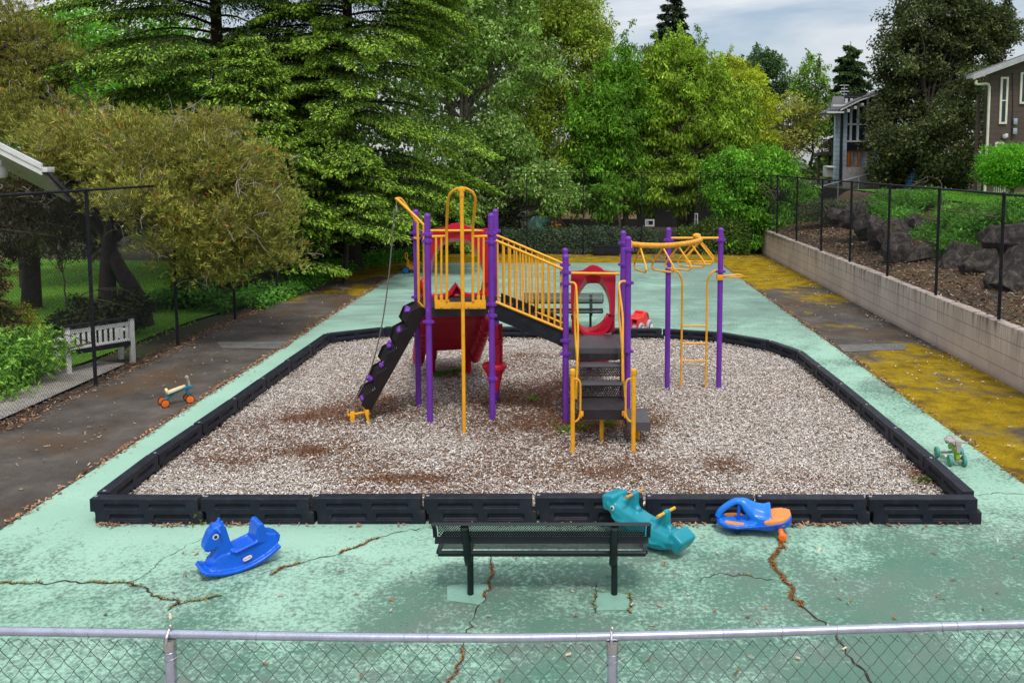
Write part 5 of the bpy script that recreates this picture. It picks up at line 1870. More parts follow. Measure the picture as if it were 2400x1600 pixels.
def pine(name, label, base, trunks, ells, ntuft, seed, pal, needle=.13, per=11, twigs=60, group=None, orange=.03, tr=.2):
    rng = np.random.default_rng(seed)
    t = thing(name, label, 'tree', base, group=group)
    E = np.array(ells, float)
    vol = np.prod(E[:, 3:6], 1) ** .75
    nb = int(ntuft / 24)
    bi = rng.choice(len(E), nb, p=vol / vol.sum())
    u = nrmz(rng.normal(size=(nb, 3)))
    bc = E[bi, :3] + u * E[bi, 3:6] * (rng.random(nb) ** .5)[:, None] * rng.uniform(.85, 1.1, (nb, 1))
    ti = rng.integers(0, nb, ntuft)
    o = rng.normal(0, 1, (ntuft, 3)) * np.array([.27, .27, .13])
    tc_ = bc[ti] + o
    out_ = nrmz(tc_ - E[bi[ti], :3] + np.array([0, 0, .6]))
    idx = np.repeat(np.arange(ntuft), per)
    N_ = len(idx)
    D = nrmz(out_[idx] * .9 + rng.normal(0, .62, (N_, 3)) + np.array([0, 0, .35]))
    P = tc_[idx] + rng.normal(0, .022, (N_, 3))
    Nn = rng.normal(size=(N_, 3))
    ln = needle * rng.uniform(.65, 1.25, N_)
    tone = np.clip(1 + .28 * rng.normal(size=nb), .5, 1.6)
    col = pick_col(rng, N_, pal) * tone[bi[ti] * 0 + ti][idx][:, None]
    og = (rng.random(ntuft) < orange)[idx] & (rng.random(N_) < .5)
    col[og] = np.array([.34, .12, .025]) * rng.uniform(.7, 1.3, (og.sum(), 1))
    leaves('crown', P, D, Nn, ln, ln * .11 + .003, col, t, NEED, fold=0)
    mb = MB()
    ends = []
    for (pts, r0, r1) in trunks:
        pp = smooth_path(pts, 5)
        mb.tube(pp, [r0 + (r1 - r0) * i / (len(pp) - 1) for i in range(len(pp))], 10)
        ends.append(pp)
    for k_ in rng.choice(nb, min(nb, 90), replace=False):
        e = Vector(bc[k_])
        pp = min(ends, key=lambda q: (q[-1] - e).length)
        i = rng.integers(len(pp) // 2, len(pp))
        limb_tube(mb, pp[i], e, tr * .28, .010, rng, .2)
    mb.build('trunk', BARKD, t, world=True, smooth=60)
    mb = MB()
    for k_ in range(twigs):
        b_ = bc[rng.integers(0, nb)]
        c0 = Vector(b_) + Vector(rng.normal(0, .3, 3))
        d = Vector(rng.normal(0, 1, 3) * np.array([1, 1, .6])).normalized() * rng.uniform(.25, .7)
        q1_ = c0 + d
        limb_tube(mb, c0, q1_, .010, .004, rng, .35, 4, 5)
        for z in range(2):
            p = c0.lerp(q1_, rng.uniform(.3, .9))
            limb_tube(mb, p, p + Vector(rng.normal(0, .18, 3)), .006, .003, rng, .3, 4, 3)
    mb.build('twigs', TWIG, t, world=True, smooth=0)['kind'] = 'stuff'
    return t

def W(px, py, Y):
    p = at(px, py, Y)
    return (p.x, p.y, p.z)
def ell(px, py, Y, rx, ry, rz):
    p = at(px, py, Y)
    return (p.x, p.y, p.z, rx, ry, rz)

# ---------------------------------------------------------------- left side: shore pines, shrubs
OLIVE = [(.155, .165, .026), (.11, .135, .022), (.215, .205, .036), (.075, .095, .018), (.29, .26, .07)]
pine('shore_pine', 'wide olive-brown pine leaning over the left fence, on two dark trunks', (-11.2, 20.2, 0),
     [([(-11.25, 20.2, 0), (-11.2, 20.1, 1.0), (-11.0, 19.9, 2.0), (-10.6, 19.5, 2.9), (-9.8, 19.0, 3.6)], .24, .08),
      ([(-10.45, 20.3, 0), (-10.6, 20.2, .8), (-10.9, 20.0, 1.6), (-11.4, 20.0, 2.8), (-12.2, 20.3, 3.8)], .24, .08),
      ([(-11.0, 20.1, 1.3), (-10.75, 20.15, .9), (-10.5, 20.25, .55)], .06, .07),
      ([(-10.8, 19.9, 2.3), (-9.2, 18.8, 2.7), (-7.8, 18.6, 2.2)], .10, .03)],
     [ell(400, 400, 18.6, 2.0, 1.3, 1.0), ell(300, 340, 19.6, 2.0, 1.4, .75), ell(520, 400, 18.8, 1.3, 1.2, .75), ell(560, 500, 18.4, 1.1, 1.0, .85), ell(610, 590, 18.5, .75, .7, .42), ell(430, 540, 17.7, 1.1, .6, .72), ell(330, 460, 17.3, .75, .5, .45),
      ell(200, 360, 19.0, 1.1, 1.0, .6), ell(150, 320, 20, 1.0, .8, .5), ell(500, 620, 18.2, .7, .6, .28), ell(480, 310, 19.5, .9, .9, .5)],
     17000, 41, OLIVE, .115, 13, 260, None, .035)
pine('shore_pine', 'tall ragged olive pine at the upper left corner', (-17.6, 26.5, 0),
     [([(-17.3, 26.5, 0), (-17.2, 26.4, 3), (-16.9, 26.3, 5.0), (-17.2, 26.3, 6.4), (-17.4, 26.3, 8.2)], .22, .05)],
     [ell(40, 100, 26, 1.6, 1.2, .8), ell(120, 160, 26, 1.3, 1.0, .7), ell(30, 200, 25.5, 1.5, 1.0, .6), ell(110, 260, 25, 1.5, 1.0, .65), ell(20, 290, 24.5, 1.4, 1, .6), ell(-60, 150, 26, 1.6, 1.2, 1.6), ell(60, 60, 26.5, .9, .8, .5), ell(190, 300, 24.5, 1.0, .8, .5), ell(30, 20, 26.5, .8, .7, .4)],
     8000, 43, OLIVE, .13, 11, 110, None, .02)
# boughs under the pine, shade put into the needle colours, seen through the fence
pine('shore_pine', 'shaded dark pine behind the fence at the left edge', (-14.8, 22.8, 0),
     [([(-14.8, 22.8, 0), (-14.7, 22.8, 2), (-14.5, 22.7, 4.2)], .26, .1)],
     [ell(60, 480, 21.5, 2.0, 1.0, .8), ell(160, 560, 21.0, 1.3, .9, .5), ell(20, 600, 21.5, 1.2, .9, .45), ell(230, 500, 21, 1.0, .8, .6), ell(130, 440, 22, 2.2, 1, .5)],
     3600, 44, [(.03, .035, .012), (.045, .04, .016), (.055, .04, .022), (.022, .026, .01)], .14, 10, 90, None, 0)
broadleaf('sapling', 'thin staked sapling on the lawn behind the left fence', (-13.0, 21.4, 0.02), [(-13.0, 21.4, 2.2, .6, .6, .7)], 26, 420, .10, [(.05, .11, .01), (.07, .14, .015)], 45, .025, limbs=12, clump_r=.3)
LAUR = [(.10, .23, .025), (.14, .30, .035), (.07, .16, .02), (.21, .38, .07), (.045, .11, .014)]
broadleaf('laurel_shrub', 'large glossy broad-leaved shrub behind the fence at the left edge', (-10.6, 14.6, 0),
          [(-10.7, 14.7, .55, 1.1, .8, .55), (-10.0, 14.9, .62, .75, .7, .48), (-9.9, 14.0, .32, .7, .4, .32), (-11.2, 14.3, .6, .9, .8, .7)], 330, 11500, .115, LAUR, 46, .04, stems=3, clump_r=.24, limbs=24, droop=.05, aspect=.36, cat='shrub', tone=.2)
broadleaf('golden_shrub', 'yellow-green rounded shrub behind the laurel at the left edge', (-12.0, 17.4, 0), [ell(45, 760, 17.2, .5, .5, .42), ell(20, 800, 16.8, .6, .5, .4)], 60, 4200, .07, [(.28, .27, .012), (.20, .22, .012), (.12, .14, .01)], 47, .03, clump_r=.2, limbs=10, cat='shrub')
conifer('yew_shrub', 'dark upright shrub cut off by the left edge of the view', (-11.6, 16.2, 0), 2.6, .75, .1, 48, [(.06, .06, .015), (.04, .05, .012)], [(.14, .10, .03)], 1.3, .06, .09, whorl=.16, per=6, power=.5, droop=.1)
broadleaf('dark_mound', 'low dark leafy mound under the pine trunks', (-11.3, 19.3, 0), [ell(215, 745, 18.8, .95, .6, .42), ell(300, 720, 19.3, .5, .5, .42), ell(150, 765, 18.4, .5, .5, .28)], 120, 9000, .09, [(.018, .028, .010), (.012, .02, .007), (.03, .045, .014)], 49, .04, clump_r=.2, limbs=10, cat='shrub')  # low mound built with very dark leaf colours
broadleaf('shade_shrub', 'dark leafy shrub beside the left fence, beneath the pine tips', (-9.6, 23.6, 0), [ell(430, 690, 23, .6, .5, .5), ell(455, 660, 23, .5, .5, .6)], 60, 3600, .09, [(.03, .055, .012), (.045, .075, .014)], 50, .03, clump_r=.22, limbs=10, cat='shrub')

# ---------------------------------------------------------------- spruces
SP_OLD = [(.032, .066, .010), (.024, .05, .009), (.045, .085, .012), (.055, .10, .014)]
SP_NEW = [(.15, .26, .020), (.19, .31, .030), (.11, .21, .018), (.26, .35, .05)]
fc = np.array([.35, -.94, 0])
conifer('spruce', 'huge dark spruce with a bare trunk section, left of centre', (-12.9, 31, 0), 24, 6.6, 2.4, 51, SP_OLD, SP_NEW, .55, .30, .135, whorl=.62, per=6, droop=.30, power=.8, facing=fc, newg=.42)
conifer('spruce', 'young spruce with a pale green pointed top, in front of the bare trunk', (-9.55, 25.2, 0), 7.85, 2.3, .8, 52, SP_OLD, SP_NEW, .9, .12, .13, whorl=.30, per=6, droop=.22, power=.72, facing=fc, newg=.75)
conifer('spruce', 'broad spruce with layered yellow-green boughs behind the climbing cable', (-8.1, 30.8, 0), 22, 4.9, 1.9, 53, SP_OLD, SP_NEW, .85, .28, .12, whorl=.52, per=7, droop=.42, power=.62, facing=fc, newg=.72)
conifer('spruce', 'spruce with low lime-tipped boughs hanging over the left fence', (-7.5, 27.6, 0), 5.4, 2.5, 1.8, 54, SP_OLD, SP_NEW, .95, .10, .125, whorl=.34, per=6, droop=.35, power=.55, facing=fc, newg=.7)

# ---------------------------------------------------------------- broadleaved trees across the back
MAP = [(.055, .125, .016), (.080, .165, .022), (.040, .095, .016), (.115, .195, .030), (.15, .21, .04)]
MAPC = [(.085, .17, .025), (.11, .21, .035), (.06, .125, .02), (.16, .25, .06), (.24, .32, .12)]
broadleaf('maple', 'bright green maple behind the ragged pine at the upper left', (-24.5, 42, 0), [ell(150, 90, 42, 2.3, 2, 1.9), ell(60, 150, 42, 2, 2, 1.6), ell(250, 190, 42, 2, 2, 2.3), ell(170, 290, 42, 4, 2, 1.8)], 260, 15000, .23, [(.08, .23, .014), (.12, .30, .025), (.06, .17, .012)], 55, .25, clump_r=.75)
broadleaf('maple', 'leafy tree in the gap left of the dark spruce trunk', (-17.5, 38, 0), [ell(390, 150, 38, 2.2, 1.5, 2.6), ell(330, 290, 37, 3, 1.5, 2), ell(450, 320, 37, 2, 1.5, 2)], 240, 13000, .21, [(.07, .19, .014), (.10, .25, .022), (.05, .14, .012)], 56, .2, clump_r=.7)
broadleaf('alder', 'tall many-stemmed tree with pale grey trunks right of the spruces', (-5.3, 39.5, 0),
          [ell(1090, 20, 39, 3.2, 2.2, 3.2), ell(1000, 200, 38.5, 1.2, 1.5, 2.8), ell(1180, 140, 39, 2.4, 2, 2.8), ell(1050, 380, 38, 1.9, 1.5, 1.5), ell(1130, 330, 38.5, 1.9, 1.6, 1.6), ell(1100, -80, 40, 3.4, 2.5, 2), ell(990, 60, 39, 1.2, 1.5, 2)],
          560, 46000, .20, MAPC, 57, .15, stems=8, bark=BARKG, clump_r=.62, limbs=80, droop=.5, aspect=.42, tone=.32, trunk_top=W(1090, -40, 39.5), limb_r=.35, shoots=30)
broadleaf('alder', 'tall yellow-green tree with slender dark limbs behind the red hood', (-1.2, 43.5, 0),
          [ell(1310, 130, 43.5, 2.6, 2.4, 3.4), ell(1240, 20, 43, 2.6, 2.4, 2.3), ell(1330, 40, 44, 1.9, 2, 1.8), ell(1390, 60, 44, .9, 1, .9), ell(1420, 90, 44.5, .8, .9, .35), ell(1250, 260, 42, 2.3, 2, 1.9), ell(1390, 200, 43, 1.4, 1.6, 2.4), ell(1290, 380, 41, 2.4, 1.8, 1.4)],
          620, 50000, .19, [(.12, .19, .018), (.155, .235, .024), (.085, .14, .016), (.20, .27, .035), (.25, .28, .045)], 58, .16, stems=5, bark=BARKG, clump_r=.62, limbs=80, droop=.45, aspect=.42, tone=.3, trunk_top=W(1300, 60, 43.5), limb_r=.3, shoots=40)
broadleaf('maple', 'dark low maple with star-shaped leaves in the shade behind the back fence', (-2.6, 38.6, 0),
          [ell(1230, 420, 38.2, 1.7, 1.2, 1.0), ell(1180, 330, 38.3, 1.4, 1.2, 1.1), ell(1130, 460, 38, 1.5, 1.2, .9), ell(1300, 460, 38.4, 1.3, 1.2, .7), ell(1020, 430, 38, 1.1, 1, .8)],
          260, 17000, .18, MAPC, 59, .12, stems=3, clump_r=.5, droop=.6, aspect=.45, limbs=40)
CHE = [(.095, .18, .012), (.125, .22, .016), (.16, .25, .02), (.065, .125, .010), (.22, .29, .04)]
broadleaf('cherry_tree', 'dark green upright cherry with narrow shoots against the sky, right of the gold-green tree', (2.0, 41, 0),
          [ell(1450, 230, 41, 1.1, 1.3, 2.4), ell(1440, 330, 40.5, 1.9, 1.6, 2.1), ell(1415, 440, 40, 1.9, 1.5, 1.4), ell(1462, 150, 41, .45, .6, 1.3), ell(1480, 240, 41, .4, .5, 1.6), ell(1380, 330, 40.5, 1.4, 1.4, 2)],
          430, 34000, .21, [(.055, .145, .010), (.08, .19, .014), (.04, .10, .008), (.12, .23, .024)], 60, .17, stems=3, shoots=90, shoot_len=1.5, clump_r=.46, droop=.8, aspect=.34, limbs=50, tone=.28)
broadleaf('cherry_tree', 'large light green cherry with drooping leaves and a broad top, centre right', (5.6, 42, 0),
          [ell(1600, 190, 42, 1.9, 1.8, 2.0), ell(1540, 150, 42, .9, 1, 1.0), ell(1570, 110, 42, .5, .6, .5), ell(1600, 330, 41.5, 3.0, 2, 2.0), ell(1700, 280, 42, 1.6, 1.6, 1.8), ell(1660, 210, 42, 1.1, 1.2, 1.1), ell(1560, 430, 41, 2.8, 1.8, 1.3), ell(1530, 270, 42, 1.3, 1.3, 1.8), ell(1500, 200, 42, .5, .6, .8)],
          760, 60000, .21, CHE, 61, .2, stems=4, shoots=120, shoot_len=1.1, clump_r=.46, droop=.85, aspect=.34, limbs=70, tone=.28)
broadleaf('maple', 'golden yellow-green maple with feathery layers, left of the bright bush top', (11.6, 52, 0),
          [ell(1775, 230, 52, 1.4, 1.3, .75), ell(1740, 190, 52, 1.3, 1.3, 1.0), ell(1790, 270, 52, 1.2, 1.2, .6), ell(1720, 260, 51.5, 1.8, 1.4, 1.6), ell(1700, 160, 53, 1.2, 1.2, .9), ell(1740, 330, 51, 2, 1.5, 1.2)],
          300, 24000, .19, [(.20, .26, .012), (.26, .31, .025), (.15, .20, .012)], 62, .16, shoots=20, shoot_len=.8, clump_r=.55, droop=.5, aspect=.4, flat=.35, limbs=30)
broadleaf('bay_tree', 'bright green dense bushy tree in the far right corner of the court', (8.0, 37.6, 0),
          [ell(1770, 410, 37.3, 1.6, 1.3, 1.25), ell(1720, 470, 37.2, 1.2, 1.2, 1.3), ell(1820, 400, 37.4, 1.0, 1.0, .9), ell(1790, 500, 37.0, 1.5, 1.2, 1.1), ell(1740, 560, 36.8, 1.0, 1.0, .55), ell(1700, 400, 37.8, .9, 1, 1.0), ell(1880, 480, 37.2, .9, .9, .9), ell(1850, 540, 36.8, 1.0, .8, .5)],
          620, 46000, .15, [(.06, .18, .012), (.085, .23, .016), (.045, .13, .011), (.13, .28, .03)], 63, .12, stems=4, shoots=50, shoot_len=.5, clump_r=.42, droop=.55, aspect=.42, limbs=40, tone=.22)
broadleaf('maple', 'dark green round tree on the skyline, left of the small pale tree', (14, 68, 0), [ell(1780, 150, 68, 1.7, 1.5, 1.1), ell(1810, 190, 68, 1.5, 1.5, 1.2), ell(1760, 200, 68, 1.6, 1.5, 1.6), ell(1830, 215, 68, .8, .9, .6)], 150, 11000, .26, [(.045, .095, .028), (.06, .12, .035), (.03, .068, .02)], 64, .3, shoots=14, clump_r=.7, limbs=30)
broadleaf('maple', 'hazy olive trees low on the skyline behind the bright bush', (15.5, 60, 0), [ell(1830, 290, 60, 2.6, 1.5, 1.7), ell(1790, 340, 58, 2.5, 1.5, 1.6)], 150, 10000, .24, [(.13, .17, .025), (.17, .19, .035), (.12, .10, .03)], 65, .2, clump_r=.8, limbs=30)
broadleaf('birch_tree', 'small pale green airy tree on the skyline left of the grey-blue house', (17.5, 62, 1), [ell(1905, 190, 62, 1.4, 1.3, 1.5), ell(1890, 240, 62, 1.5, 1.3, 1.3), ell(1930, 270, 62, 1.9, 1.4, 1.7), ell(1880, 310, 61, 1.6, 1.3, 1.1)], 190, 8200, .22, [(.10, .19, .03), (.14, .23, .035), (.07, .14, .02)], 66, .15, shoots=30, shoot_len=.9, clump_r=.55, limbs=40)
conifer('fir_tree', 'dark conifer top on the skyline behind the cherry', (9.2, 80, 0), 20.3, 3.9, 6.5, 67, [(.018, .032, .018), (.028, .042, .022)], [(.04, .06, .025)], .35, .35, .42, whorl=.75, per=6, power=.85, droop=.25)
conifer('cedar_tree', 'small dark pointed conifer behind the grey-blue house', (20.0, 62, 0), 12.6, 2.1, 3, 68, [(.024, .05, .016), (.034, .065, .018)], [(.055, .09, .022)], .8, .25, .26, whorl=.42, per=6, power=.6, droop=.4)
HOL = [(.024, .040, .013), (.034, .054, .015), (.05, .068, .02), (.018, .03, .01), (.10, .11, .04)]
broadleaf('holly_tree', 'large dark evergreen tree between the two houses on the right', (17.8, 41.5, 2.6),
          [ell(2200, 60, 41.5, 2.6, 2.2, 2.4), ell(2130, 150, 41, 1.8, 1.8, 1.6), ell(2270, 120, 42, 2.0, 2, 2), ell(2220, 250, 41, 3.1, 2.3, 2.0), ell(2120, 300, 40.5, 1.8, 1.7, 1.8), ell(2180, 390, 40, 2.6, 1.9, 1.1), ell(2230, -60, 42, 1.7, 1.6, 1.6), ell(2090, 240, 41, 1.0, 1, 1.1), ell(2090, 170, 41, .6, .6, .6), ell(2100, 390, 40, 1.1, 1.2, .9), ell(2300, 60, 42, 1.6, 1.5, 1.3), ell(2350, 60, 42.5, .9, .9, .9), ell(2100, 330, 38.5, .95, 1, 1.3), ell(2160, 350, 37.5, 1.3, 1.1, 1.3), ell(2240, 320, 36.5, 1.2, 1.1, 1.4), ell(2270, 390, 36, 1.0, .9, .9), ell(2270, 230, 37, 1.1, 1.1, 1.3), ell(2200, 420, 37, 1.6, 1, .6), ell(2080, 400, 39, .9, .9, .7)],
          1150, 92000, .17, HOL, 69, .22, stems=2, bark=BARKD, shoots=120, shoot_len=.9, clump_r=.5, droop=.2, aspect=.5, limbs=90, tone=.3)

# ---------------------------------------------------------------- far wood behind everything (reads as one mass)
rng = np.random.default_rng(70)
N = 52000
x = rng.uniform(-55, 34, N)
cl = grid_noise(rng, x + 70, x * 0, 5, 4)
hh = 6.3 + 9 * (cl - .5) + np.where(x < -3, 6.5, 0) - np.clip((x - 4) * .13, 0, 3.2)
z = hh * rng.random(N) ** .75 - .3
y = 58 + rng.normal(0, 2.5, N) + 4 * grid_noise(rng, x + 70, z + 9, 2.2, 3)
tone = .5 + 1.0 * grid_noise(rng, x + 90, z + 20, 1.7, 4)
col = pick_col(rng, N, [(.03, .062, .012), (.045, .085, .016), (.06, .11, .02), (.02, .042, .010)]) * tone[:, None]  # deep shade among the trunks is put into these dark leaf colours
P = np.stack([x, y, z], 1)
D = rng.normal(0, 1, (N, 3)) + np.array([0, -.3, -.5])
fw = leaves('far_wood', P, D, np.array([0, -.4, .8]) + rng.normal(0, .6, (N, 3)), rng.uniform(.3, .62, N), rng.uniform(.18, .36, N), col, None)
tag(fw, 'far dark wood filling the gaps behind the back trees', 'wood', kind='stuff')

# understorey in the shade just behind the back fence
def hedge(name, label, pts, h, wdt, n_, leaf, pal, seed, cat='hedge', z0=0, kind=None, droop=.4):
    rng = np.random.default_rng(seed)
    P_ = np.array(pts, float)
    seg = np.linalg.norm(np.diff(P_, axis=0), axis=1)
    cum = np.concatenate([[0], np.cumsum(seg)])
    s = rng.random(n_) * cum[-1]
    i = np.clip(np.searchsorted(cum, s) - 1, 0, len(P_) - 2)
    f = ((s - cum[i]) / seg[i])[:, None]
    q = P_[i] + (P_[i + 1] - P_[i]) * f
    d = (P_[i + 1] - P_[i]) / seg[i][:, None]
    nn = np.stack([-d[:, 1], d[:, 0]], 1)
    hv = h * (.65 + .7 * grid_noise(rng, s + 5, s * 0, 1.3, 3))
    a = rng.uniform(0, np.pi, n_)
    rad = rng.random(n_) ** .3
    off = np.cos(a) * wdt * rad
    z = z0 + hv * (np.abs(np.sin(a)) ** .7 * rad)
    P2_ = np.stack([q[:, 0] + nn[:, 0] * off, q[:, 1] + nn[:, 1] * off, z], 1) + rng.normal(0, .05, (n_, 3))
    D = np.stack([nn[:, 0] * np.cos(a), nn[:, 1] * np.cos(a), np.sin(a) - droop], 1) + rng.normal(0, .5, (n_, 3))
    Nn = np.stack([nn[:, 0] * np.cos(a), nn[:, 1] * np.cos(a), np.sin(a) + .3], 1) + rng.normal(0, .4, (n_, 3))
    ln = leaf * rng.uniform(.6, 1.3, n_)
    tn = .55 + .9 * grid_noise(rng, s * 3 + 5, z * 3 + 7, .9, 3)
    o = leaves(name, P2_, D, Nn, ln, ln * .7, pick_col(rng, n_, pal) * tn[:, None], None)
    return tag(o, label, cat, kind=kind)
IVY = [(.045, .105, .028), (.06, .13, .035), (.03, .075, .02), (.10, .16, .06)]
hedge('ivy_hedge', 'low clipped ivy hedge along the back fence behind the climbing frame', [(-3.0, 36.5), (0, 36.5), (3.6, 36.5)], 1.02, .42, 13000, .085, [(.05, .085, .045), (.07, .11, .06), (.03, .055, .028), (.11, .145, .09)], 71)
hedge('undergrowth', 'dense dark undergrowth in the shade behind the left part of the back fence', [(-9.8, 33), (-7.5, 35.8), (-4.5, 37.6), (-2.5, 38.6)], 1.9, .9, 15000, .15, [(.022, .04, .012), (.03, .055, .014), (.015, .026, .008)], 72, cat='undergrowth', kind='stuff')  # shade under the trees is put into the dark leaf colours
hedge('ground_ivy', 'fresh green ivy spreading under the left fence near the far corner', [(-8.95, 22.5), (-8.75, 25.5), (-8.75, 28.5), (-8.3, 31.5), (-7.2, 33.7), (-5.6, 34.8)], .46, .62, 15000, .085, [(.075, .21, .022), (.10, .27, .035), (.05, .15, .016), (.13, .32, .06)], 73, cat='ground cover', kind='stuff')
hedge('ground_ivy', 'shaded ground ivy behind the left fence beneath the spruces', [(-10.4, 22), (-10.2, 25.5), (-10.4, 29), (-9.8, 31.8)], .6, 1.3, 17000, .10, [(.045, .13, .016), (.06, .17, .02), (.03, .09, .012)], 74, cat='ground cover', kind='stuff')  # fresh ivy greens darkened, the spruces' shade put into the colour
hedge('corner_shrub', 'dark straggly shrubs at the foot of the bright bush in the far right corner', [(4.6, 36.7), (6.2, 36.5), (7.6, 36.0)], 1.25, .6, 6500, .10, [(.04, .085, .014), (.06, .11, .02), (.10, .14, .03)], 75, cat='shrub')
# lawn blades behind the fences
rng = np.random.default_rng(76)
def blades(name, label, x, y, z, hgt, pal, kind='stuff'):
    N_ = len(x)
    P_ = np.stack([x, y, z], 1)
    D = np.array([0, 0, 1.0]) + rng.normal(0, .35, (N_, 3))
    ln = hgt * rng.uniform(.5, 1.3, N_)
    o = leaves(name, P_, D, rng.normal(0, 1, (N_, 3)), ln, ln * .22 + .004, pick_col(rng, N_, pal, .3), None, fold=0)
    return tag(o, label, 'grass', kind=kind)
N = 26000
x, y = rng.uniform(-24, -9.3, N), rng.uniform(16.8, 33, N)
k = (y < 20.8) | (x < -9.6 - (y - 20.8) * .25)
blades('grass', 'short bright lawn grass behind the left fence', x[k], y[k], np.full(k.sum(), .02), .07, [(.08, .22, .008), (.12, .28, .01), (.18, .30, .03)])
N = 16000
x, y = rng.uniform(11.6, 17, N), rng.uniform(13, 34, N)
blades('grass', 'green lawn on top of the bank in front of the brown house', x, y, np.full(N, 2.76), .08, [(.05, .17, .008), (.08, .22, .01), (.10, .24, .02)])

# ---------------------------------------------------------------- bank planting and rocks
JUN = [(.05, .15, .018), (.07, .20, .02), (.035, .11, .015), (.11, .27, .03)]
def juniper(label, ells, n_, seed):
    return broadleaf('juniper', label, (ells[0][0], ells[0][1], ells[0][2] - .3), ells, 150, n_, .13, JUN, seed, .03, stems=2, clump_r=.32, limbs=12, droop=-.25, aspect=.2, cat='shrub', flat=.5, tone=.25, group='spreading junipers on the bank')
juniper('spreading green juniper on the bank above the middle rocks, below the dark evergreen', [ell(2110, 475, 28.5, .9, .8, .35), ell(2170, 465, 27.5, .8, .8, .32), ell(2070, 490, 28, .5, .5, .35), ell(2120, 505, 26.5, .6, .5, .25)], 15000, 81)
juniper('spreading green juniper tumbling between the rocks, behind the second fence post from the right', [ell(2250, 510, 23.5, .75, .7, .40), ell(2290, 540, 22.8, .75, .6, .42), ell(2200, 580, 23, .30, .4, .35), ell(2320, 505, 23.2, .7, .6, .35), ell(2190, 540, 23.5, .4, .4, .3), ell(2260, 560, 22.2, .5, .4, .3)], 17000, 82)
juniper('spreading green juniper at the right edge of the view, in front of the lawn', [ell(2390, 490, 22, .8, .7, .32), ell(2440, 510, 21.5, .8, .7, .35), ell(2350, 520, 22, .6, .5, .25)], 12000, 83)
hedge('bank_shrub', 'grey-green low shrubs at the far end of the bank below the grey-blue house', [(9.3, 34.5), (10.6, 33.5), (11.4, 31.5)], .9, .7, 7000, .09, [(.05, .07, .03), (.07, .08, .04), (.10, .11, .06), (.035, .05, .02)], 84, cat='shrub', z0=1.5)
m, n, l, b = newmat('dark_basalt')
v = coords(n, l)
c = ramp(n, l, noise(n, l, 6.5, 8, .72, v, .4), [(.30, (.016, .014, .013)), (.48, (.055, .047, .043)), (.62, (.13, .11, .10)), (.72, (.26, .23, .21))])
c = mixc(n, l, ramp(n, l, noise(n, l, 2.0, 5, .6, v), [(.60, 0.0), (.68, .75)]), c, (.15, .12, .02))
l(c, b.inputs['Base Color'])
b.inputs['Roughness'].default_value = .9
b.inputs['Specular IOR Level'].default_value = .15
bump(n, l, b, noise(n, l, 11, 9, .75, v), 1.0, .08)
ROCK = m
def boulder(label, px, py, Y, r, sc_, seed):
    rng = np.random.default_rng(seed)
    p = at(px, py, Y)
    bm = bmesh.new()
    bmesh.ops.create_icosphere(bm, subdivisions=4, radius=1)
    pl_ = nrmz(rng.normal(size=(11, 3)))
    dd = rng.uniform(.48, .86, 11)
    from mathutils import noise as mn_
    for v_ in bm.verts:
        q = np.array(v_.co)
        for a_, d_ in zip(pl_, dd):
            e = q @ a_ - d_
            if e > 0: q = q - a_ * e * .97
        p3 = Vector(q * 1.8) + Vector((seed, seed * .7, 0))
        q = q * (1 + .16 * mn_.fractal(p3, 1.0, 2.1, 5) )
        v_.co = Vector(q * np.array(sc_) * r * .98)
    bm.normal_update()
    me = bpy.data.meshes.new('boulder')
    bm.to_mesh(me)
    bm.free()
    me.materials.append(ROCK)
    me.shade_smooth()
    me.set_sharp_from_angle(angle=R(30))
    o = bpy.data.objects.new('boulder', me)
    C.objects.link(o)
    o.location = p
    o.rotation_euler = (0, 0, rng.uniform(0, 6))
    return tag(o, label, 'boulder', 'dark boulders in the bank')
BL = [(1962, 505, 29.5, .42, (1, 1, .9), 'leftmost dark boulder of the bank, partly hidden by shrubs'),
      (1990, 512, 28.6, .45, (1.2, 1, .95), 'mossy topped boulder second from the left on the bank'),
      (2016, 500, 28.0, .38, (.9, 1, 1.3), 'upright narrow boulder right of the mossy topped one'),
      (2046, 486, 28.4, .42, (1.3, 1, .9), 'boulder set high at the top of the bank under the first juniper'),
      (2032, 532, 26.8, .48, (1.1, 1, 1.1), 'pale topped boulder behind the fourth visible fence post'),
      (2058, 545, 25.8, .5, (.85, 1, 1.25), 'tall dark slab between the pale boulder and the reddish one'),
      (2090, 548, 25.2, .55, (1.1, 1, 1.2), 'large reddish boulder left of the tumbling juniper'),
      (2105, 580, 24.2, .36, (1, 1, .8), 'small boulder at the foot of the reddish one'),
      (2140, 530, 26.0, .48, (1.4, 1, .8), 'flat pale boulder high on the bank between the junipers'),
      (2106, 590, 23.4, .52, (.85, 1, 1.05), 'dark boulder standing forward on the mulch in mid-bank'),
      (2160, 600, 23.0, .46, (1.3, 1, .8), 'low shadowed boulder beneath the tumbling juniper'),
      (2240, 612, 21.4, .56, (1.05, 1, 1.05), 'big pointed boulder right of the second fence post from the right'),
      (2298, 622, 20.2, .52, (1.05, 1, .95), 'rounded dark boulder right of the big pointed one'),
      (2335, 572, 21.0, .48, (1.0, 1, .95), 'boulder set higher behind the rightmost fence post'),
      (2368, 560, 20.6, .55, (1.4, 1, 1.0), 'pinkish brown boulder at the top of the bank near the right edge'),
      (2345, 668, 18.4, .50, (1.0, 1, .95), 'moss-flecked boulder at the foot of the rightmost fence post'),
      (2400, 650, 18.2, .75, (1.1, 1, 1.1), 'largest boulder, cut off by the right edge of the view')]
for i, (px, py, Y, r_, s_, lab) in enumerate(BL):
    boulder(lab, px, py, Y, r_, s_, 200 + i)
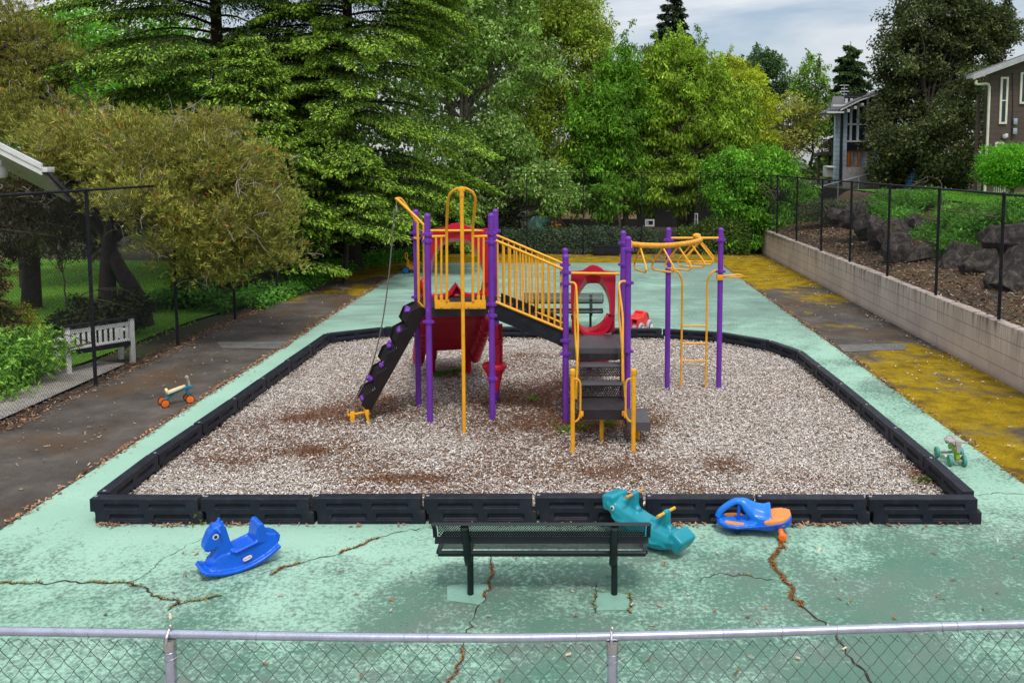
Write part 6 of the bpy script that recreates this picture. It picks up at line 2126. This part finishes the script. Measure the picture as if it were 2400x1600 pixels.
# weeds growing in the chips
def weed(px, py, n_, h, pal, label, z=.06, sp_=.06):
    g_ = gz(px, py, z)
    r_ = np.random.default_rng(int(px * 7 + py))
    P_ = np.array(g_) + np.stack([r_.normal(0, sp_, n_), r_.normal(0, sp_ * .8, n_), np.zeros(n_)], 1)
    D = np.array([0, 0, .6]) + r_.normal(0, .7, (n_, 3))
    D[:, 2] = np.abs(D[:, 2])
    ln = h * r_.uniform(.5, 1.3, n_)
    o = thing('weed', label, 'weed', g_, group='small weeds sprouting on the play area')
    leaves('leaves', P_, D, r_.normal(0, 1, (n_, 3)), ln, ln * .3, pick_col(r_, n_, pal, .3), o)
GW = [(.07, .19, .012), (.05, .13, .012), (.11, .22, .02)]
YW = [(.22, .22, .03), (.28, .26, .05), (.16, .17, .03)]
weed(1325, 1013, 60, .10, GW, 'green weed tuft left of the left yellow stair post')
weed(1368, 1006, 60, .10, GW, 'green weed tuft under the platform, between the left post and the middle leg')
weed(1425, 998, 70, .09, GW, 'green weed tuft under the platform, right of the middle yellow leg')
weed(1304, 995, 30, .07, GW, 'small green weed at the foot of the purple post left of the stairs')
weed(1500, 1008, 40, .11, [(.12, .2, .03), (.2, .24, .05)], 'pale green weed below the side step')
weed(1533, 988, 26, .06, YW, 'yellowish weed just right of the side step', sp_=.04)
weed(1567, 987, 30, .06, YW, 'yellowish weed, farther right of the side step', sp_=.05)
weed(1630, 997, 30, .06, GW, 'lone green weed on the bare chips right of the side step')
weed(1250, 940, 26, .12, GW, 'thin upright weed in the brown chips under the bridge', sp_=.03)
weed(1260, 1037, 24, .06, GW, 'tiny weed on the chips in front of the bridge', sp_=.03)
weed(1019, 969, 30, .07, GW, 'weed beside the front left purple post', sp_=.03)
weed(969, 946, 24, .06, GW, 'weed behind the rear left purple post', sp_=.03)
weed(1812, 1014, 40, .06, [(.06, .11, .03), (.04, .08, .02)], 'dull green weed on the right part of the chips', sp_=.10)
weed(2165, 1130, 60, .10, [(.10, .14, .03), (.16, .18, .06), (.06, .09, .02)], 'straggly weed inside the front right corner of the border', sp_=.09)
weed(473, 1221, 60, .16, [(.14, .17, .03), (.20, .22, .06), (.09, .12, .02)], 'weed sprouting at the foot of the front border left of the rocking horse', z=.0, sp_=.035)
r_ = np.random.default_rng(91)
pts = [gz(1020 + 60 * t_, 880 - 10 * t_ ** 2, .06) for t_ in r_.random(420)]
P_ = np.array([tuple(p) for p in pts]) + np.stack([r_.normal(0, .05, 420), r_.normal(0, .07, 420), np.zeros(420)], 1)
D = np.array([0, 0, .8]) + r_.normal(0, .5, (420, 3))
o = thing('weed', 'wide green patch of weeds under the red double slide', 'weed', P_.mean(0), group='small weeds sprouting on the play area')
leaves('leaves', P_, D, r_.normal(0, 1, (420, 3)), r_.uniform(.04, .11, 420), r_.uniform(.012, .03, 420), pick_col(r_, 420, [(.035, .12, .012), (.05, .16, .015)], .3), o)
# ================================================================== BUILDINGS AND FAR THINGS
def siding(name, col, pitch=.2, rough=.7):
    m, n, l, b = newmat(name)
    v = coords(n, l, True)
    sx = n.new('ShaderNodeSeparateXYZ')
    l(v, sx.inputs[0])
    f = math_(n, l, 'FRACT', math_(n, l, 'DIVIDE', sx.outputs['Z'], pitch))
    lo, hi = tuple(c * .85 for c in col), tuple(min(1, c * 1.12) for c in col)
    c = ramp(n, l, noise(n, l, 2.5, 6, .65, v), [(.3, lo), (.7, hi)])
    c = mixc(n, l, ramp(n, l, f, [(.0, .75), (.06, .75), (.10, 0.0)]), c, tuple(x * .25 for x in col))
    l(c, b.inputs['Base Color'])
    b.inputs['Roughness'].default_value = rough
    bump(n, l, b, f, .6, .02)
    return m
SID_B = siding('brown_siding', (.085, .056, .048), .21)
SID_L = siding('blue_grey_siding', (.44, .56, .64), .25)
GLASS = M('dark_window_glass', (.02, .035, .055), .06, .3, 1.5)
ROOFM = M('grey_shingles', (.10, .10, .115), .9, .3, 9, .5)
FASC = M('pale_fascia', (.38, .38, .40), .6, .12, 5, dirt=(.2, .2, .2), dirt_amt=.6)
TRIM = M('cream_trim', (.66, .63, .54), .55, .1, 5)
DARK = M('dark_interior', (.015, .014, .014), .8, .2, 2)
ORW = M('orange_cedar', (.42, .15, .04), .65, .25, 6)
TAN = M('tan_wall', (.42, .30, .17), .8, .15, 2)
GREYF = M('grey_fence_boards', (.21, .20, .19), .85, .3, 6, .3)

# --- brown house
bh = thing('brown_house', 'brown clapboard house with white-framed windows at the right edge', 'house', (18.6, 33.2, 2.7))
YB = 33.2
ec = at(2281, 186, YB - .55)
x0 = at(2316, 300, YB).x
zc = ec.z + .18
mb = MB().prism([(x0, YB, 2.4), (26, YB, 2.4), (26, YB, ec.z + (26 - ec.x) * .37 + .06), (x0, YB, ec.z + (x0 - ec.x) * .37 + .06)], (0, .4, 0))
mb.build('wall', SID_B, bh, world=True, smooth=0)
def rake(x): return ec.z + (x - ec.x) * .37
mb = MB().prism([(ec.x, YB - .55, rake(ec.x) + .10), (26, YB - .55, rake(26) + .10), (26, YB - .55, rake(26) + .20), (ec.x, YB - .55, rake(ec.x) + .20)], (0, .75, 0))
rf = mb.build('roof', ROOFM, bh, world=True, smooth=0)
mb = MB().prism([(ec.x - .02, YB - .60, rake(ec.x) - .02), (26, YB - .60, rake(26) - .02), (26, YB - .60, rake(26) + .19), (ec.x - .02, YB - .60, rake(ec.x) + .19)], (0, .045, 0))
mb.box((ec.x - .045, YB - .36, rake(ec.x) + .10), (.07, .42, .13))
mb.build('fascia', FASC, bh, world=True, smooth=0)
mb = MB().box(((ec.x + 26) / 2, YB - .3, 0), (.1, .1, .1)) if False else MB().prism([(ec.x, YB - .54, rake(ec.x) + .03), (26, YB - .54, rake(26) + .03), (26, YB - .54, rake(26) + .095), (ec.x, YB - .54, rake(ec.x) + .095)], (0, .6, 0))
mb.build('soffit', SID_B, bh, world=True, smooth=0)
def window(parent, xa, za, xb, zb2, Y, mull_h=(), mull_v=(), fr=.075, mat=TRIM):
    mb = MB()
    cx_, cz_ = (xa + xb) / 2, (za + zb2) / 2
    w_, h_ = xb - xa, zb2 - za
    mb.box((xa + fr / 2, Y - .03, cz_), (fr, .06, h_)).box((xb - fr / 2, Y - .03, cz_), (fr, .06, h_))
    mb.box((cx_, Y - .03, zb2 - fr / 2), (w_ - 2 * fr, .06, fr)).box((cx_, Y - .035, za + fr / 2), (w_ - 2 * fr, .07, fr))
    for t_ in mull_h: mb.box((cx_, Y - .025, za + h_ * t_), (w_ - 2 * fr, .045, fr * .6))
    for t_ in mull_v: mb.box((xa + w_ * t_, Y - .026, cz_), (fr * .6, .043, h_ - 2 * fr))
    f = mb.build('window', mat, parent, world=True, smooth=0)
    MB().box((cx_, Y - .008, cz_), (w_ - fr, .012, h_ - fr)).build('pane', GLASS, f, world=True, smooth=0)
    return f
a, b2 = at(2340, 291, YB), at(2363, 181, YB)
window(bh, a.x, a.z, b2.x, b2.z, YB, (.5,))
a, b2 = at(2388, 244, YB), at(2450, 170, YB)
window(bh, a.x, a.z, b2.x, b2.z, YB, (), (.35, .5, .8))
a, b2 = at(2331, 342, YB), at(2352, 333, YB)
window(bh, a.x, a.z - .5, b2.x, b2.z, YB)
e1, e2 = at(2289, 188, YB - .5), at(2318, 203, YB - .06)
mb = MB().tube(smooth_path([e1, e1 + Vector((.02, .05, -.15)), e2 + Vector((-.12, -.05, .10)), e2, e2 + Vector((.02, 0, -.3)), Vector((e2.x + .02, YB - .06, 4.2)), Vector((e2.x + .0, YB - .06, 2.7))], 4), .05, 8)
mb.build('downspout', TRIM, bh, world=True)
MB().box((at(2306, 280, YB).x, YB + .5, 4.6), (.12, .1, 4.0)).build('corner_board', SID_B, bh, world=True)
for (px, py) in ((2377, 285), (2376, 308)):
    q = at(px, py, YB)
    MB().box((q.x, YB - .06, q.z), (.15, .11, .24), bev=.01).build('meter_box', GALV, bh, world=True)
q = at(2352, 319, YB)
MB().lathe([(.05, 0), (.09, .06), (.09, .16)], (q.x, YB - .1, q.z - .1), seg=12).box((q.x + .08, YB - .05, q.z + .02), (.1, .1, .14)).build('wall_lamp', WHITE, bh, world=True)
MB().tube([at(2373, 170, YB - .03), at(2374, 250, YB - .03), at(2370, 330, YB - .03)], .012, 6).build('cable', BLKP, bh, world=True)
# small porch things below the hedge
mb = MB()
for i in range(6):
    mb.box((at(2330 + i * 5, 445, 31.8).x, 31.8, 3.0), (.025, .025, .9))
mb.box((at(2342, 430, 31.8).x, 31.8, 3.45), (.6, .04, .04)).box((at(2342, 430, 31.8).x, 31.8, 2.62), (.6, .04, .04))
tag(mb.build('porch_railing', WHITE, smooth=0), 'short white porch railing under the round hedge by the brown house', 'railing')
broadleaf('round_hedge', 'bright green clipped ball-shaped shrub in front of the brown house', (at(2370, 450, 30).x, 30, 2.76), [ell(2376, 385, 30, 1.15, 1.1, .70), ell(2360, 400, 30, .85, .9, .5)], 420, 26000, .085, [(.055, .20, .008), (.08, .27, .012), (.04, .14, .008), (.11, .32, .02)], 92, .08, clump_r=.24, limbs=14, droop=.1, aspect=.4, cat='shrub', tone=.14, inner=.7)

# --- pale blue house
YH = 46.0
lh = thing('blue_house', 'pale blue clapboard house with tall white window frames behind the dark evergreen', 'house', (16.2, YH, 2.7))
xa, xc, xb = at(1957, 300, YH).x, at(1986, 300, YH).x, at(2110, 300, YH).x
zt_ = at(1957, 262, YH).z
mb = MB().prism([(xa, YH, 2.0), (xc, YH, 2.0), (xc, YH, zt_ + .12), (xa, YH, zt_)], (0, .2, 0))
mb.build('wall', SID_L, lh, world=True, smooth=0)
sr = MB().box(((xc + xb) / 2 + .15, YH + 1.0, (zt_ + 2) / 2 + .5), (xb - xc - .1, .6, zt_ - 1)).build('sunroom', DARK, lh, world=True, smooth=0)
z_s, z_m, z_t = at(2000, 331, YH).z, at(2000, 291, YH).z, at(2000, 250, YH).z
mb = MB()
xs_ = [at(p, 300, YH).x for p in (1986, 1998, 2014.5, 2036, 2058, 2080)]
for x in xs_:
    mb.box((x, YH + .3, (z_s + z_t) / 2 + .2), (.12, .1, z_t - z_s + .5))
for z in (z_s, z_m):
    mb.box(((xs_[0] + xs_[-1]) / 2, YH + .26, z), (xs_[-1] - xs_[0], .12, .09))
f = mb.build('window_frame', WHITE, lh, world=True, smooth=0)
for i in range(len(xs_) - 1):
    for (za, zb2) in ((z_s, z_m), (z_m, z_t + .4)):
        MB().box(((xs_[i] + xs_[i + 1]) / 2, YH + .36, (za + zb2) / 2), (xs_[i + 1] - xs_[i] - .11, .02, zb2 - za - .08)).build('pane', GLASS, f, world=True, smooth=0)
MB().box(((xs_[0] + xs_[-1]) / 2, YH + .28, z_s - .28), (xs_[-1] - xs_[0] + .1, .2, .42)).build('sill_band', RAMP, lh, world=True, smooth=0)
mb = MB()
for px in (1983.5, 1990, 1998, 2015, 2040):
    x = at(px, 380, YH).x
    mb.box((x + .05, YH + .35, z_s - 1.55), (.13, .13, 2.1))
mb.build('porch_post', ORW, lh, world=True, smooth=0)
MB().box(((xs_[0] + xs_[-1]) / 2, YH + .6, z_s - 1.5), (xs_[-1] - xs_[0], .03, 2.0)).build('porch_wall', SID_L, lh, world=True, smooth=0)
q = at(1970, 300, YH)
window(lh, at(1964, 300, YH).x, at(1964, 293, YH).z, at(1968.5, 300, YH).x, at(1964, 268, YH).z, YH, (), (), .06, WHITE)
MB().tube([(at(1972, 300, YH).x, YH - .08, 2.2), (at(1972, 300, YH).x, YH - .08, zt_ + .1)], .075, 10).build('flue_pipe', BLKP, lh, world=True)
MB().tube([(at(1957, 300, YH).x, YH - .06, 2.2), (at(1957, 300, YH).x, YH - .06, zt_ - .1), (at(1953, 300, YH).x, YH - .4, zt_ + .05)], .05, 8).build('downspout', SID_L, lh, world=True)
ra, rb, rc = at(1942, 262, YH - .8), at(1950, 231, YH - .3), at(2018, 233, YH - .3)
mb = MB()
p0, p1, p2, p3 = at(1946, 263, YH - .8), at(1952, 232, YH + 2.5), at(2016, 232, YH + 2.5), at(1970, 262, YH - .8)
mb.prism([p0, p3, p2, p1], (0, 0, .14))
mb.prism([at(1958, 265, YH - .75), at(2016, 236, YH - .75), at(2120, 200, YH - .75), at(2120, 194, YH - .75), at(2016, 230, YH - .75), at(1958, 259, YH - .75)], (0, 3, 0))
mb.build('roof', ROOFM, lh, world=True, smooth=0)
mb = MB().prism([at(1957, 266.5, YH - .8), at(2016, 237, YH - .8), at(2120, 200, YH - .8), at(2120, 197, YH - .8), at(2016, 234, YH - .8), at(1957, 263.5, YH - .8)], (0, .04, 0))
mb.box(at(1972, 247.5, YH - .5), (.95, .1, .10)).box(at(1958, 263.5, YH - .85), (.9, .1, .09))
mb.build('fascia', WHITE, lh, world=True, smooth=0)
mb = MB()
for px, py in ((1986.5, 260), (2003, 252.5), (2019.5, 246)):
    MB().box(at(px, py, YH - .6), (.13, .35, .16)).build('rafter_end', WHITE, lh, world=True, smooth=0)
q = at(1977.5, 250, YH - .5)
mb = MB().tube([q, q + Vector((0, 0, 1.15))], .02, 6)
for k_, (hh_, w_) in enumerate(((1.12, .5), (.95, .35), (.8, .5), (.65, .3))):
    mb.tube([q + Vector((-w_ / 2, 0, hh_)), q + Vector((w_ / 2, 0, hh_))], .008, 5)
mb.build('antenna', GALV, lh, world=True)
# deck with railing left of the blue house, shed, board fence and stair rail
mb = MB()
yd = 47.5
dx0, dx1 = at(1925, 350, yd).x, at(1955, 350, yd).x
zd0, zd1 = at(1930, 358, yd).z, at(1930, 327, yd).z
for i in range(9):
    mb.box((dx0 + (dx1 - dx0) * i / 8, yd, (zd0 + zd1) / 2), (.04, .04, zd1 - zd0))
mb.box(((dx0 + dx1) / 2, yd, zd1), (dx1 - dx0 + .1, .09, .05)).box(((dx0 + dx1) / 2, yd + .6, zd0 - .08), (dx1 - dx0 + .2, 1.4, .16))
for x in (dx0 + .05, dx1 - .05):
    mb.box((x, yd + .6, zd0 / 2 + .7), (.12, .12, zd0 - 1.5))
tag(mb.build('timber_deck', BARK, smooth=0), 'raised timber deck with slim railing left of the pale blue house', 'deck')
q0, q1 = at(1936, 415, 44), at(1954, 389, 44)
mb = MB().box(((q0.x + q1.x) / 2, 44.3, (q0.z + q1.z) / 2), (q1.x - q0.x, .6, q1.z - q0.z), bev=.02).box(((q0.x + q1.x) / 2, 44.0, q1.z - .06), (q1.x - q0.x + .05, .7, .05))
tag(mb.build('utility_cabinet', WHITE, smooth=30), 'pale upright cabinet at the left foot of the blue house', 'cabinet')
mb = MB()
YF2 = 40.5
for i in range(24):
    xx = at(1978 + i * 5.2, 410, YF2).x
    mb.box((xx, YF2, 3.05 + .03 * math.sin(i * 3.1)), (.10, .025, 1.3))
mb.box((at(2038, 400, YF2).x, YF2 + .03, 3.5), (2.5, .04, .07))
tag(mb.build('board_fence', GREYF, smooth=0), 'grey weathered board fence in front of the pale blue house', 'fence')
r0, r1 = at(1915, 440, 37.5), at(2060, 402, 39.5)
mb = MB().tube([r0, r1], .03, 8).tube([r0 + Vector((0, 0, -.9)), r1 + Vector((0, 0, -.75))], .03, 8)
for t_ in (0, .33, .66, 1):
    p = r0.lerp(r1, t_)
    mb.tube([p, p + Vector((0, 0, -1.0))], .03, 8)
tag(mb.build('stair_rail', GALV), 'sloping pale metal stair rail in front of the grey board fence', 'handrail')
q = at(2137, 424, 38)
mb = MB().lathe([(.01, -.5), (.18, -.48), (.22, -.1), (.16, .25), (.05, .38)], q, (.25, 0, 1), 12)
tag(mb.molded('tarp_bundle', BLUE2, None, .04, 3), 'blue covered bundle under the dark evergreen', 'bundle')

# --- roof corner at the left edge
YE = 17.0
er = at(98, 392, YE)
el_ = at(-160, 262, YE)
lhs = thing('left_house', 'corner of a house roof with white gutter boards at the left edge', 'house', (el_.x - 3, YE, 0))
sl = (el_.z - er.z) / (el_.x - er.x)
xe = el_.x - 3.2
def rz(x): return er.z + (x - er.x) * sl
sec = [(xe, YE, rz(xe)), (er.x, YE, rz(er.x)), (er.x, YE, rz(er.x) + .10), (xe, YE, rz(xe) + .10)]
mb = MB().loft([sec, [(x - .1, y + 1.2, z - .72) for x, y, z in sec]])
mb.build('roof', ROOFM, lhs, world=True, smooth=0)
mb = MB().prism([(xe, YE - .03, rz(xe) - .16), (er.x + .01, YE - .03, rz(er.x) - .16), (er.x + .01, YE - .03, rz(er.x) - .035), (xe, YE - .03, rz(xe) - .035)], (0, .03, 0))
mb.prism([(xe, YE - .055, rz(xe) - .035), (er.x + .02, YE - .055, rz(er.x) - .035), (er.x + .02, YE - .055, rz(er.x) + .07), (xe, YE - .055, rz(xe) + .07)], (0, .055, 0))
mb.build('fascia', WHITE, lhs, world=True, smooth=0)
mb = MB().box((er.x + .06, YE + .10, er.z - .05), (.12, .25, .10), bev=.01)
mb.build('gutter', WHITE, lhs, world=True)
sec = [(xe, YE + .03, rz(xe) - .12), (er.x - .03, YE + .03, rz(er.x) - .12), (er.x - .03, YE + .03, rz(er.x) - .02), (xe, YE + .03, rz(xe) - .02)]
MB().loft([sec, [(x - .12, y + 1.1, z - .64) for x, y, z in sec]]).build('soffit', GREYW, lhs, world=True, smooth=0)
MB().box((-18.5, 19, 1.8), (4.0, 2, 3.8)).build('wall', TAN, lhs, world=True, smooth=0)
q = at(2, 408, YE + .5)
MB().lathe([(.03, .16), (.12, .12), (.13, 0), (.10, -.07), (0, -.1)], q, seg=16).tube([q + Vector((0, 0, .15)), q + Vector((-.1, .3, .6))], .02, 6).build('lamp', WHITE, lhs, world=True)

# --- roof glimpsed through the spruces
q = at(552, 322, 34)
mb = MB().prism([q + Vector((-2, 0, .5)), q + Vector((.5, 0, -.12)), q + Vector((.5, 0, -.3)), q + Vector((-2, 0, .2))], (0, 4, 0))
mb.box(q + Vector((-.9, 2.2, -2.6)), (2.2, 3.4, 4.4))
tag(mb.build('garden_shed', WHITE, smooth=0), 'small pale roof glimpsed through the spruce boughs', 'shed')

# --- tan house, play tower and clutter behind the back fence
th = thing('tan_house', 'tan rendered house in deep shade behind the back fence', 'house', (2, 52, 0))
a, b2 = at(1315, 500, 51), at(1492, 500, 51)
MB().box(((a.x + b2.x) / 2, 54, 1.9), (b2.x - a.x, 6, 3.0)).build('wall', TAN, th, world=True, smooth=0)
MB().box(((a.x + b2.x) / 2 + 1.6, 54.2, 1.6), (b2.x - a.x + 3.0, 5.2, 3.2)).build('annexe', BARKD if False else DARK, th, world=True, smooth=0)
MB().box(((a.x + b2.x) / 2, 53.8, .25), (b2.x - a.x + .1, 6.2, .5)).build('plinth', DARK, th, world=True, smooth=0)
MB().prism([(a.x - .8, 50.2, 3.4), (b2.x + 3.5, 50.2, 3.4), (b2.x + 3.5, 54, 5.0), (a.x - .8, 54, 5.0)], (0, 0, .15)).build('roof', ROOFM, th, world=True, smooth=0)
a, b2 = at(1512, 531, 50.9), at(1534, 518, 50.9)
window(th, a.x, a.z, b2.x, b2.z + .1, 50.99, (), (.3,), .09, WHITE)
pt_ = thing('play_tower', 'orange timber play tower with a green tube slide behind the back fence', 'play tower', (-1.3, 41.5, 0))
YT = 41.5
mb = MB()
for px in (1286, 1300):
    q = at(px, 498, YT)
    mb.box((q.x, YT, q.z / 2), (.09, .09, q.z))
for px in (1286, 1300):
    q = at(px, 498, YT)
    mb.box((q.x, YT + 1.1, q.z / 2), (.09, .09, q.z))
mb.tube([at(1307, 500, YT), at(1336, 549, YT - .2)], .045, 6)
mb.box((at(1293, 540, YT).x, YT + .55, at(1293, 534, YT).z), (.5, 1.2, .5))
mb.build('frame', ORW, pt_, world=True, smooth=0)
mb = MB()
for k_ in range(6):
    mb.tube([at(1301, 503 + k_ * 7.5, YT - .12), at(1310, 504 + k_ * 7.5, YT - .12)], .016, 5)
mb.tube([at(1302, 500, YT - .12), at(1302, 550, YT - .12)], .016, 5).tube([at(1309, 500, YT - .12), at(1311, 550, YT - .12)], .016, 5)
mb.build('rope_ladder', WOODP, pt_, world=True)
mb = MB().tube(smooth_path([at(1282, 512, YT - .1), at(1268, 517, YT - .3), at(1256, 524, YT - .4), at(1262, 545, YT - .6), at(1275, 560, YT - .7)], 5), .34, 16)
mb.build('tube_slide', M('green_plastic_tube', (.12, .33, .28), .4, .15, 4), pt_, world=True)
mb = MB().box(at(1308, 531, YT - .35), (.32, .12, .22), (.5, 0, .4), bev=.02)
mb.build('swing_seat', YEL, pt_, world=True)
MB().box(at(1275, 489, YT), (.22, .1, .1), bev=.02).build('flag', ORG2, pt_, world=True)
q0, q1 = at(1392, 598, 35.5), at(1452, 578, 35.5)
mb = MB().box(((q0.x + q1.x) / 2, 35.7, q1.z / 2), (q1.x - q0.x, .45, q1.z), bev=.02).box(((q0.x + q1.x) / 2, 35.7, q1.z), (q1.x - q0.x + .06, .5, .05), bev=.01)
tag(mb.build('planter_box', RAMP), 'low dark box standing against the ivy hedge at the back fence', 'box')
q0, q1 = at(1511, 566, 41), at(1534, 536, 41)
mb = MB().box(((q0.x + q1.x) / 2, 41.2, q1.z / 2), (q1.x - q0.x, .5, q1.z), bev=.01)
mb.box(((q0.x + q1.x) / 2, 40.96, q1.z * .55), ((q1.x - q0.x) * .6, .05, .12))
tag(mb.build('wooden_bin', ORW, smooth=0), 'orange-brown wooden box on the grass beyond the back fence', 'box')
# garden chair and white door far right behind fence
q = at(1607, 535, 46)
ch = thing('garden_chair', 'pinkish wooden garden chair behind the back fence', 'chair', (q.x, 46, 0))
mb = MB().box((q.x, 46, .75), (.5, .5, .05)).box((q.x - .05, 46.25, 1.1), (.5, .05, .6), (.15, 0, 0))
mb.build('seat', M('pink_wood', (.5, .3, .22), .7), ch, world=True)
mb = MB()
for sx_, sy_ in ((-1, -1), (1, -1), (-1, 1), (1, 1)):
    mb.box((q.x + .22 * sx_, 46 + .22 * sy_, .36), (.05, .05, .74))
mb.build('legs', M('pink_wood_leg', (.5, .3, .22), .7), ch, world=True)
q0, q1 = at(1622, 530, 52), at(1636, 500, 52)
dd = thing('dark_porch', 'dark porch with a white glazed door behind the back fence, right of the garden chair', 'porch', (q0.x, 52, 0))
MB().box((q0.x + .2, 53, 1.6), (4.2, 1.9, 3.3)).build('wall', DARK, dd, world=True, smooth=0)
window(dd, q0.x, q0.z - .3, q1.x, q1.z, 52.04, (.33, .66), (.5,), .06, WHITE)

# --- overhead wires
WIRE = M('overhead_cable', (.03, .03, .03), .6)
def wire(name, a, b_, sag, label):
    a, b_ = Vector(a), Vector(b_)
    pts = [a.lerp(b_, t_ / 16) - Vector((0, 0, sag * 4 * (t_ / 16) * (1 - t_ / 16))) for t_ in range(17)]
    tag(MB().tube(pts, .016, 5).build('overhead_wire', WIRE), label, 'wire')
wire('w', at(1560, 196, 50), at(1977, 200, 46), .25, 'highest overhead wire crossing the sky to the blue house antenna')
wire('w', at(1640, 318, 52), at(1944, 249, 45.2), .5, 'overhead wire sloping up to the left gable of the blue house')
wire('w', at(1977, 226, 45.4), at(2330, 158, 33.4), .4, 'overhead wire in front of the dark evergreen, running up to the brown house')
wire('w', at(1700, 268, 54), at(1940, 262, 48), .2, 'lowest overhead wire left of the blue house, in front of the pale tree')
# pale utility pole in the gap of the cherry
q0, q1 = at(1451, 232, 47), at(1451, 130, 47)
mb = MB().tube([(q0.x, 47, 0), (q1.x, 47, q1.z)], [.11, .085], 10).box((q1.x, 47, q1.z - .35), (1.4, .09, .1))
tag(mb.build('utility_pole', GREYW), 'pale grey utility pole standing behind the upright cherry', 'utility pole')
